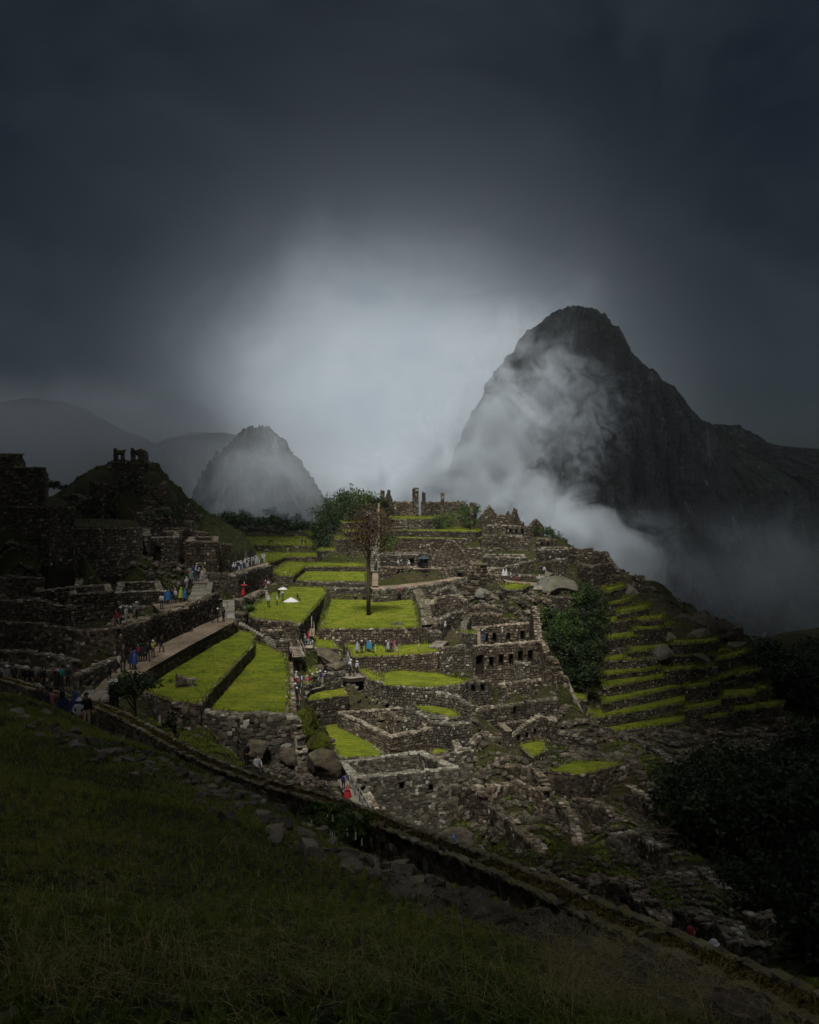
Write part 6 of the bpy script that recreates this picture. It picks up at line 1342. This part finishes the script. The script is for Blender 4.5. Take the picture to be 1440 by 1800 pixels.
def person(px, py, D, jac, tro='dark', head='hair:black', kd=0, pack=None, rz=None, h=1.0, where='', group=None, extra=None):
    p = pd(px, py, D); kind, hc = head.split(':'); s = h*rnd.uniform(.88, 1.0)
    pon = jac.startswith('p:'); jc = jac[2:] if pon else jac
    parts = [('trousers', tro), ('shoe', 'dark'), ('shoe2', 'dark')]
    parts.append(('poncho', jc) if pon else ('jacket', jc)); parts.append((kind, hc))
    if pack: parts.append(('backpack', pack))
    root = bpy.data.objects.new('person', PM[kd]['body']); link(root); root.location = tuple(p); root.scale = (s, s, s); root.rotation_euler = (0, 0, rnd.uniform(-3.1, 3.1) if rz is None else rz)
    if not root.data.materials: root.data.materials.append(cmat('skin'))
    for nme, c in parts:
        me = PM[kd][nme]
        if not me.materials: me.materials.append(cmat('dark'))
        o = bpy.data.objects.new(nme.rstrip('2'), me); link(o, root); o.material_slots[0].link = 'OBJECT'; o.material_slots[0].material = cmat(c)
    hd = {'hat': '%s hat' % nmw(hc), 'hair': '%s hair' % nmw(hc), 'hood': 'hood up'}[kind]
    w_ = extra or where; lab = '%s %s%s, %s' % (nmw(jc), 'cape' if pon else 'jacket', ' and '+hd if kind != 'hair' and len((hd+w_).split()) < 11 else '', w_); lab = 'person in '+lab if len(lab.split()) < 15 else lab
    lab = lab.replace(' the ', ' ') if len(lab.split()) > 16 else lab
    tag(root, lab, 'person', group); return root
def crowd(where, group, rows, fmt='%s %s'):
    rows = sorted(rows, key=lambda r: r[0])
    for i, r in enumerate(rows):
        kw = dict(r[3]) if len(r) > 3 else {}
        person(r[0], r[1], r[2], where=where % ordinal(i), group=group, **kw)
def P_(px, py, D, jac, tro='dark', head='hair:black', kd=0, pack=None, **k): return (px, py, D, dict(jac=jac, tro=tro, head=head, kd=kd, pack=pack, **k))
G = 'walkers on the long ramp'
crowd('%s walker counted up the ramp', G, [P_(192, 1195, 15.5, 'dark', 'black', 'hat:pale'), P_(209, 1183, 15.5, 'white', 'dark', 'hair:black', 2), P_(219, 1185, 15.5, 'black', 'dark'), P_(231, 1176, 15.5, 'p:navy', 'dark', 'hood:navy'), P_(237, 1177, 15.5, 'p:blue', 'dark', 'hood:blue'),
      P_(243, 1163, 15.5, 'crimson', 'dark', 'hat:green'), P_(251, 1163, 15.5, 'p:black', 'black', 'hood:black'), P_(260, 1163, 15.5, 'black', 'black', 'hair:black', 2, h=1.06), P_(269, 1156, 15.5, 'lime', 'dark', 'hat:pale', 1), P_(284, 1147, 15.5, 'black', 'dark', 'hair:brown', 2)])
crowd('%s of three standing at the top of the ramp', 'trio at the top of the ramp', [P_(373, 1095, 15.5, 'black', 'black', 'hair:black'), P_(383, 1094, 15.5, 'black', 'black', 'hat:white'), P_(393, 1093, 15.5, 'dark', 'black')])
crowd('%s on the small terrace above the ramp wall', 'visitors on the small terrace', [P_(205, 1104, 12.6, 'crimson', 'dark', 'hair:black', 2), P_(212, 1099, 12.6, 'dark', 'dark', 'hat:white'), P_(222, 1097, 12.6, 'white', 'pale', 'hat:grey'), P_(230, 1094, 12.6, 'dark', 'beige', 'hat:pale'), P_(240, 1088, 12.6, 'grey', 'dark', 'hat:white', 1)])
crowd('%s behind the parapet over the ramp', 'visitors behind the parapet', [P_(284, 1071, 12.8, 'pale', 'dark'), P_(291, 1062, 12.8, 'bright', 'jeans', 'hat:white'), P_(296, 1062, 12.8, 'p:bright', 'dark', 'hood:bright'), P_(303, 1060, 12.8, 'navy', 'dark'), P_(308, 1060, 12.8, 'pale', 'dark', 'hat:grey'), P_(318, 1059, 12.8, 'p:lime', 'dark', 'hood:lime'), P_(325, 1058, 12.8, 'p:bright', 'dark', 'hood:bright')])
crowd('%s on the crowded dark steps', 'visitors on the crowded dark steps', [P_(328, 1035, 12.9, 'white', 'grey', 'hat:white', 2), P_(333, 1028, 12.7, 'teal', 'dark', 'hat:crimson'), P_(338, 1026, 12.7, 'turquoise', 'dark', 'hat:white', 0, 'dark'), P_(340, 1014, 12.4, 'p:navy', 'dark', 'hood:navy'), P_(344, 1022, 12.6, 'dark', 'dark', 'hat:white'), P_(348, 1022, 12.6, 'black', 'dark', 'hat:white', 1), P_(346, 1010, 12.3, 'pale', 'dark', 'hat:white', 0, 'navy'),
      P_(353, 1010, 12.3, 'black', 'black'), P_(355, 1021, 12.5, 'white', 'white', 'hair:black', 2), P_(360, 1010, 12.3, 'dark', 'beige', 'hat:pale', 1), P_(350, 1014, 12.4, 'grey', 'dark')])
cr = []
for i in range(18): cr.append(P_(411+i*3.15+rnd.uniform(-1, 1), 1007-i*1.05+rnd.uniform(-1.6, .4), 13.6, rnd.choice(['white', 'dark', 'white', 'pale', 'black', 'grey', 'navy', 'white']), rnd.choice(['dark', 'white', 'jeans']), rnd.choice(['hat:white', 'hat:pale', 'hair:black', 'hat:white']), rnd.choice([0, 1, 4])))
crowd('%s in the packed crowd on the lit platform', 'packed crowd on the platform', cr)
crowd('%s of the pair under the platform wall', 'pair under the platform wall', [P_(399, 1047, 17.2, 'black', 'black'), P_(408, 1049, 17.2, 'dark', 'black')])
person(427.5, 1052, 17.2, 'p:red', 'dark', 'hood:red', where='under the red umbrella by the stairs')
crowd('%s on the upper pale path', 'walkers on the upper path', [P_(463, 1036, 17.2, 'black', 'black', 'hair:black'), P_(467, 1037, 17.2, 'crimson', 'white', 'hat:white', 0, 'red'), P_(472, 1036, 17.2, 'white', 'dark', 'hat:red'), P_(457, 1039, 17.2, 'dark', 'black', 'hair:black', 3), P_(491, 1022, 17.0, 'dark', 'black'), P_(495, 1023, 17.0, 'black', 'black'), P_(498, 1024, 17.0, 'pale', 'dark'), P_(502, 1022, 17.0, 'black', 'dark', 'hat:pale'), P_(506, 1023, 17.0, 'dark', 'black'), P_(510, 1022, 17.0, 'grey', 'black')])
crowd('%s by the white sheet on the lit lawn', 'visitors by the white sheet', [P_(469, 1056, 17.4, 'beige', 'pale', 'hat:pale'), P_(472, 1068, 17.4, 'white', 'dark', 'hat:white', 4), P_(487, 1065, 17.4, 'pale', 'dark', 'hat:grey'), P_(490, 1052, 17.4, 'black', 'dark', 'hat:grey'), P_(497, 1056, 17.4, 'white', 'white', 'hair:black'), P_(523, 1056, 17.4, 'dark', 'dark', 'hair:black', 3)])
crowd('%s of the far lawn strollers', 'strollers on the far lawns', [P_(531, 958, 13.9, 'black', 'black'), P_(537, 959, 13.9, 'dark', 'black'), P_(523, 970, 14.9, 'beige', 'pale'), P_(527, 941, 13.9, 'white', 'white', 'hat:white'), P_(553, 925, 11.0, 'white', 'dark', 'hat:white'), P_(506, 974, 14.9, 'beige', 'beige')])
crowd('%s on the hillside beyond the rough block', 'visitors on the far hillside', [P_(x, 923, 8.8+(x-346)*.0, j, 'dark', hh_) for x, j, hh_ in ((346, 'dark', 'hat:pale'), (350, 'white', 'hat:white'), (356, 'grey', 'hair:black'), (361, 'white', 'hat:white'), (366, 'pale', 'hair:black'), (383, 'black', 'hair:black'), (388, 'dark', 'hair:black'))])
crowd('%s on the very long stair', 'climbers on the very long stair', [P_(657, 961, 12.1, 'pink', 'dark', 'hat:pale'), P_(653, 972, 13.2, 'white', 'dark', 'hat:white'), P_(658, 981, 14.1, 'white', 'black', 'hair:black'), P_(660, 1006, 16.8, 'p:black', 'black', 'hood:black'), P_(662, 998, 16.0, 'dark', 'black', 'hat:white')])
person(739.5, 998.5, 15.6, 'p:blue', 'dark', 'hood:blue', where='in the doorway under the dark umbrella')
crowd('%s beside the doorway of the blue cape', 'pair in the doorway', [P_(751, 999, 15.6, 'black', 'black'), P_(756, 999, 15.6, 'dark', 'black')])
crowd('%s in the room beside the long stair', 'visitors seated in the room', [P_(700, 995.5, 15.3, 'white', 'dark', 'hat:white', 3), P_(705, 995.5, 15.3, 'dark', 'dark', 'hat:white', 3), P_(719, 996, 15.3, 'white', 'dark', 'hat:white', 3)])
person(703, 1043, 18.0, 'red', 'dark', 'hat:white', 3, where='tiny figure below the slanting path')
crowd('%s along the upper walkway', 'visitors on the upper walkway', [P_(885, 1017, 15.9, 'p:white', 'pale', 'hood:white'), P_(890, 1017, 15.9, 'p:white', 'lime', 'hood:white'), P_(898, 1020, 15.9, 'white', 'dark', 'hair:black'), P_(909, 1023, 15.9, 'navy', 'crimson'), P_(948, 1028, 15.9, 'white', 'dark', 'hat:white', 2)])
crowd('%s of three by the notched pier', 'three by the notched pier', [P_(948, 1010, 15.6, 'dark', 'black'), P_(953, 1010, 15.6, 'black', 'black', 'hair:black', 0, 'dark'), P_(957, 1011, 15.6, 'white', 'dark', 'hair:black')])
crowd('%s in the row on the narrow lawn', 'visitors in a row on the narrow lawn', [P_(605, 1153, 21.6, 'black', 'black', 'hair:black'), P_(628, 1149, 21.5, 'p:grey', 'dark', 'hood:grey'), P_(636, 1149, 21.5, 'black', 'black', 'hat:white'), P_(643, 1144, 21.5, 'dark', 'dark', 'hat:grey'), P_(647, 1146, 21.5, 'p:bright', 'dark', 'hood:bright'), P_(651, 1147, 21.5, 'p:turquoise', 'dark', 'hat:pale'), P_(656, 1148, 21.5, 'black', 'dark'),
      P_(679, 1147, 21.5, 'black', 'jeans', 'hat:white'), P_(683, 1147, 21.5, 'p:grey', 'dark'), P_(687, 1147, 21.5, 'dark', 'black'), P_(691, 1147, 21.5, 'crimson', 'dark', 'hair:black'), P_(694, 1144, 21.5, 'pink', 'beige', 'hat:black'), P_(698, 1147, 21.5, 'dark', 'white', 'hat:black')])
crowd('%s on the paved landing under the metal steps', 'visitors on the paved landing', [P_(615, 1188, 23.2, 'dark', 'black', 'hat:white', 4), P_(617, 1183, 23.2, 'pale', 'dark', 'hat:white', 0, 'white'), P_(622, 1189, 23.2, 'black', 'black'), P_(628, 1184, 23.2, 'white', 'black', 'hat:white')])
person(626, 1209, 24.6, 'purple', 'dark', 'hat:pale', 3, where='sitting at the broken low wall below the landing')
crowd('%s on the little viewing deck', 'visitors on the viewing deck', [P_(529, 1135, 20.6, 'grey', 'grey', 'hair:black'), P_(535, 1135, 20.6, 'white', 'grey', 'hat:white', 4), P_(542, 1134, 20.6, 'red', 'grey', 'hat:red'), P_(532, 1133, 20.6, 'dark', 'dark')])
qr = [P_(533, 1209, 24, 'blue', 'dark', 'hair:black', 0, 'white'), P_(540, 1211, 24, 'pink', 'white', 'hat:beige'), P_(545, 1210, 24, 'crimson', 'beige'), P_(549, 1208, 24, 'white', 'dark', 'hat:white'), P_(554, 1207, 24, 'black', 'jeans', 'hat:black', 0, 'white'), P_(558, 1205, 24, 'white', 'black', 'hat:pale'), P_(563, 1203, 24, 'navy', 'pale', 'hat:pale'), P_(566, 1202, 24, 'purple', 'white', 'hair:black'), P_(572, 1202, 24, 'white', 'grey', 'hat:white'), P_(577, 1199, 24, 'dark', 'white', 'hair:black'), P_(561, 1207, 24, 'grey', 'teal')]
crowd('%s in the straight arm of the queue', 'queue beside the small lawn', qr)
qc = [P_(510, 1203, 24, 'blue', 'dark', 'hair:black', 0, 'blue'), P_(514, 1201, 24, 'bright', 'dark', 'hood:bright'), P_(521, 1203, 24, 'white', 'dark', 'hat:white', 0), P_(523, 1213, 24, 'red', 'dark', 'hat:white'), P_(513, 1216, 24, 'navy', 'dark', 'hat:white'), P_(510, 1225, 24, 'navy', 'dark', 'hair:black'), P_(519, 1227, 24, 'black', 'dark', 'hat:pale', 0, 'grey'), P_(513, 1237, 24, 'navy', 'black', 'hair:black', 0, 'navy'), P_(522, 1234, 24, 'black', 'dark', 'hat:white'), P_(517, 1245, 24, 'white', 'dark', 'hat:white', 0),
      P_(524, 1245, 24, 'crimson', 'dark', 'hair:black'), P_(519, 1254, 24, 'teal', 'dark', 'hat:white', 4), P_(512, 1256, 24, 'black', 'dark'), P_(516, 1261, 24, 'pale', 'dark', 'hair:black'), P_(526, 1222, 24, 'black', 'dark'), P_(511, 1246, 24, 'navy', 'dark'), P_(528, 1212, 24, 'dark', 'dark', 'hair:black', 0, 'grey')]
crowd('%s in the packed arm of the queue below the steps', 'queue below the broad steps', qc)
person(611, 1412, 26.7, 'p:red', 'dark', 'hood:crimson', 1, where='walking down the pale steps by the thin handrail', rz=0)
person(604, 1390, 26.7, 'purple', 'dark', 'hat:pale', 0, 'navy', where='just behind the red poncho', rz=2.8)
person(434, 1349, 17.3, 'black', 'black', 'hair:black', 4, where='standing alone on the strip behind the long wall', h=1.0)
person(452, 1362, 17.2, 'white', 'dark', 'hair:black', 3, where='sitting low beside the lone figure in black')
person(798, 1499, 25.6, 'p:bright', 'dark', 'hood:bright', 3, where='crouching at the corner of the high house')
person(1216, 1708, 13.6, 'p:crimson', 'dark', 'hood:crimson', 3, where='half hidden behind the long wall, under the scree', rz=1.2)
person(1255, 1728, 13.4, 'beige', 'dark', 'hat:pale', 3, where='head showing over the end of the long wall', rz=1.0)
N = [P_(110, 1283, 10.7, 'p:navy', 'black', 'hood:black', 0, h=1.1), P_(132, 1284, 10.6, 'blue', 'dark', 'hood:blue', 0, 'blue'), P_(139, 1290, 10.7, 'white', 'crimson', 'hat:pale', 4, 'crimson'), P_(152, 1284, 10.6, 'black', 'beige', 'hair:black', 0), P_(90, 1270, 10.6, 'pink', 'black', 'hair:black', 0, 'dark'), P_(82, 1268, 11.2, 'navy', 'black', 'hair:black'), P_(68, 1260, 11.2, 'dark', 'black', 'hat:grey')]
crowd('%s of the near group in the trench path', 'near group in the trench path', N)
crowd('%s of the dark figures by the tumbled stones', 'dark figures by the tumbled stones', [P_(12, 1212, 13.2, 'grey', 'black', 'hat:white'), P_(45, 1212, 13.2, 'black', 'black', 'hat:pale'), P_(54, 1216, 13.2, 'black', 'black'), P_(76, 1216, 13.2, 'black', 'dark'), P_(101, 1218, 13.4, 'p:black', 'crimson', 'hat:grey'), P_(109, 1212, 13.6, 'teal', 'dark'), P_(24, 1208, 13.4, 'dark', 'black'), P_(120, 1210, 14.0, 'dark', 'black', 'hat:grey')])
crowd('%s of the two by the dark agave clump', 'two by the dark agave clump', [P_(196, 1248, 12.6, 'black', 'black', 'hat:white'), P_(204, 1246, 12.7, 'dark', 'black', 'hat:pale')])
crowd('%s in the back room of the window house', 'visitors in the window house', [P_(848, 1126, 21.8, 'navy', 'jeans', 'hat:white'), P_(852, 1126, 21.8, 'dark', 'jeans'), P_(883, 1122, 21.8, 'white', 'dark', 'hat:white')])
person(783, 1113, 20.6, 'white', 'dark', 'hat:white', where='climbing inside the dark ruins by the grassy pier')

# ---------------------------------------------------------------- llamas
def llama(px, py, D, rz, label, m):
    V = [(-.45, 0, .95), (-.1, 0, 1.0), (.35, 0, .98), (.62, 0, .80), (.80, 0, .42), (.92, 0, .16), (1.06, 0, .07), (-.62, 0, .88)]; E = [(0, 1), (1, 2), (2, 3), (3, 4), (4, 5), (5, 6), (0, 7)]; Rr = [.22, .25, .24, .13, .10, .09, .05, .06]
    for (bx, s, o) in ((0, 1, -.10), (0, -1, .02), (2, 1, .06), (2, -1, -.04)):
        i = len(V); x = V[bx][0]; V += [(x, s*.13, .72), (x+(.08 if bx == 2 else -.08)+o, s*.14, .42), (x+o, s*.14, .03)]; E += [(bx, i), (i, i+1), (i+1, i+2)]; Rr += [.11, .055, .045]
    i = len(V); V += [(.90, .07, .28), (.90, -.07, .28)]; E += [(5, i), (5, i+1)]; Rr += [.025, .025]
    me = skin('llama', V, E, Rr, 1, 1); me.materials.append(m); o = bpy.data.objects.new('llama', me); link(o); o.location = tuple(pd(px, py, D)); o.rotation_euler = (0, 0, rz); tag(o, label, 'llama')
llama(476, 957, 13.9, 2.9, 'dark brown llama grazing on the farthest big lawn', flat('dark_wool', (.05, .035, .025)))
llama(470, 974, 14.9, .2, 'grey llama grazing on the lawn above the packed crowd', flat('grey_wool', (.16, .14, .12)))

# ---------------------------------------------------------------- mist, added layers that block the sun, haze
def mist_mat(name, dens, scale, col=(.78, .87, .97), lo=.46, hi=.66, aniso=.0, inner=.25, warp=1.3, edge=.25):
    m = bpy.data.materials.new(name); m.use_nodes = True; t = NT(m.node_tree); t.n.clear()
    oc = t.a('ShaderNodeTexCoord').outputs['Object']; pos = t.a('ShaderNodeNewGeometry').outputs['Position']
    ln = t.a('ShaderNodeVectorMath', {0: oc}, operation='LENGTH').outputs['Value']
    fall = t.a('ShaderNodeMapRange', {0: ln, 1: inner, 2: 1.0, 3: 1.0, 4: 0.0}, interpolation_type='SMOOTHSTEP').outputs[0]
    mp = t.a('ShaderNodeMapping', {'Vector': pos, 'Scale': (1, 1, 1.0), 'Rotation': (0, R(-35), 0)}).outputs[0]
    n = t.noise(mp, scale, 8, .64, warp)
    n = t.m('ADD', n, t.m('MULTIPLY', t.m('SUBTRACT', fall, .5), .25))
    nn = t.a('ShaderNodeMapRange', {0: n, 1: lo, 2: hi, 3: 0.0, 4: 1.0}, interpolation_type='SMOOTHSTEP').outputs[0]
    d = t.m('MULTIPLY', t.m('MULTIPLY', fall, nn), dens)
    v = t.a('ShaderNodeVolumePrincipled', {'Color': (*col, 1), 'Density': d, 'Anisotropy': aniso}); t.l.new(v.outputs[0], t.a('ShaderNodeOutputMaterial').inputs['Volume'])
    m.cycles.volume_sampling = 'MULTIPLE_IMPORTANCE' if hasattr(m.cycles, 'volume_sampling') else None
    return m
def mist(px, py, Y, s, m, label, rz=0):
    V, Fc = ico(3); b = Buf(); b.add(V, Fc); o = b.build('mist', [m]); o.location = tuple(at(px, py, Y)); o.scale = s; o.rotation_euler = (0, rz, 0)
    return tag(o, label, 'mist', None, 'stuff')
MA = mist_mat('mist_bank', .095, .026, lo=.39, hi=.66, inner=.0); MB = mist_mat('mist_wisps', .060, .050, lo=.50, hi=.66, inner=.2, warp=2.0); MC = mist_mat('mist_veil', .018, .006, lo=.2, hi=.7, inner=.3); MD = mist_mat('mist_soft', .034, .03, lo=.30, hi=.74, inner=.1)
mist(838, 790, 670, (84, 52, 160), MA, 'thick mist hiding the flank of the great peak', R(30))
mist(1010, 945, 640, (130, 45, 62), MA, 'mist bank pouring over the ridge below the great peak', R(22))
mist(985, 730, 690, (95, 26, 95), MB, 'torn wisps drifting across the cliff of the great peak', R(-15))
mist(470, 835, 480, (76, 30, 56), MD, 'pale mist in front of the small peak')
mist(470, 905, 330, (50, 26, 11), MD, 'thin mist hanging over the misty green forest')
mist(640, 880, 700, (190, 60, 60), MA, 'low mist filling the saddle between the two peaks')
ME = mist_mat('mist_dusk', .013, .02, lo=.34, hi=.72, inner=.1)
mist(1330, 1010, 640, (170, 60, 85), ME, 'dim grey mist in the gorge behind the terraces')
mist(120, 800, 760, (330, 90, 90), MC, 'thin dusky mist before the far ridges')
def sun_blocker(name, x0, x1, y0, y1, z, step, hole, thick, seed, trans):  # unseen sheet added to keep the sun off all but its hole
    m = BLK[trans]; xs = np.arange(x0, x1+1, step); ys = np.arange(y0, y1+1, step); X, Yy = np.meshgrid(xs, ys, indexing='ij'); q = np.stack([X/thick/6, Yy/thick/6, 0*X], -1)
    n = fbm(q, 4, seed); keep = hole(X, Yy, n); ids = np.arange(X.size).reshape(X.shape); kc = keep[:-1, :-1] & keep[1:, 1:] & keep[1:, :-1] & keep[:-1, 1:]
    b = Buf(); Zb = z+n*thick*.5; Zt = z+thick*1.6+n*thick
    qb = np.stack([ids[:-1, :-1], ids[1:, :-1], ids[1:, 1:], ids[:-1, 1:]], -1)[kc]
    b.add(np.stack([X, Yy, Zb], -1).reshape(-1, 3), qb, (.5, .5, .5), 0, True); b.add(np.stack([X, Yy, Zt], -1).reshape(-1, 3), qb[:, ::-1], (.5, .5, .5), 0, True)
    tag(b.build(name, [m]), kind='structure')
BLK = {}
for k_, (dc, tcx) in dict(low=(.5, .5), high=(.5, .5)).items():
    thick_ = k_ == 'low'; m = bpy.data.materials.new('sun_blocker_'+k_); m.use_nodes = True; t = NT(m.node_tree); t.n.clear()
    gp = t.a('ShaderNodeSeparateXYZ', {0: t.a('ShaderNodeNewGeometry').outputs['Position']}).outputs; thin = t.a('ShaderNodeMapRange', {0: t.m('ABSOLUTE', t.m('ADD', gp[0], -6.0)), 1: 15.0, 2: 90.0, 3: tcx*2, 4: tcx*(.22 if thick_ else 1.2)}).outputs[0]  # added layer passes more light over the middle, less at the sides
    mx = t.a('ShaderNodeMixShader', {0: thin, 1: t.a('ShaderNodeBsdfDiffuse', {0: (dc, dc, dc*1.05, 1)}).outputs[0], 2: t.a('ShaderNodeBsdfTranslucent', {0: (.92, .94, .98, 1)}).outputs[0]}); t.l.new(mx.outputs[0], t.a('ShaderNodeOutputMaterial').inputs[0]); BLK[k_] = m
# unseen layers added to shape the sun: a gap in the low one lights the plazas; the higher layer opens over the valley behind them too
LZ = 205.0; OFF = (LZ+20)/math.tan(R(SUN_EL)); OX = -OFF*math.sin(R(SUN_AZ)); OY = -OFF*math.cos(R(SUN_AZ))
def hole1(X, Y, n):
    x = X-(3+OX); y = Y-(188+OY); ry = np.where(y < 0, 134.0-1.5*np.clip(x+2, 0, 26), 130.0)
    g = np.hypot(x/29.5, y/ry); return g > 1+.10*n
def hole2(X, Y, n):
    g = (np.abs((X+30)/124.0)**3+np.abs((Y-0)/470.0)**3)**(1/3); return g > 1+.10*n
sun_blocker('sun_blocker', -520, 520, -500, 335, LZ, 6, hole1, 8, 5, 'low')
sun_blocker('sun_blocker', -1800, 1800, -1500, 1062, 620, 24, hole2, 26, 9, 'high')
# the air
m = bpy.data.materials.new('haze'); m.use_nodes = True; t = NT(m.node_tree); t.n.clear()
v = t.a('ShaderNodeVolumePrincipled', {'Color': (.80, .88, .95, 1), 'Density': .00008, 'Anisotropy': .2}); t.l.new(v.outputs[0], t.a('ShaderNodeOutputMaterial').inputs['Volume'])
b = Buf(); zlo = float(GZ.min())-1; box(b, (0, 100, (zlo+192)/2), (1700, 1150, (192-zlo)/2)); hz_ = b.build('haze', [m]); tag(hz_, kind='stuff', label='pale even air fading the far peaks', cat='haze')
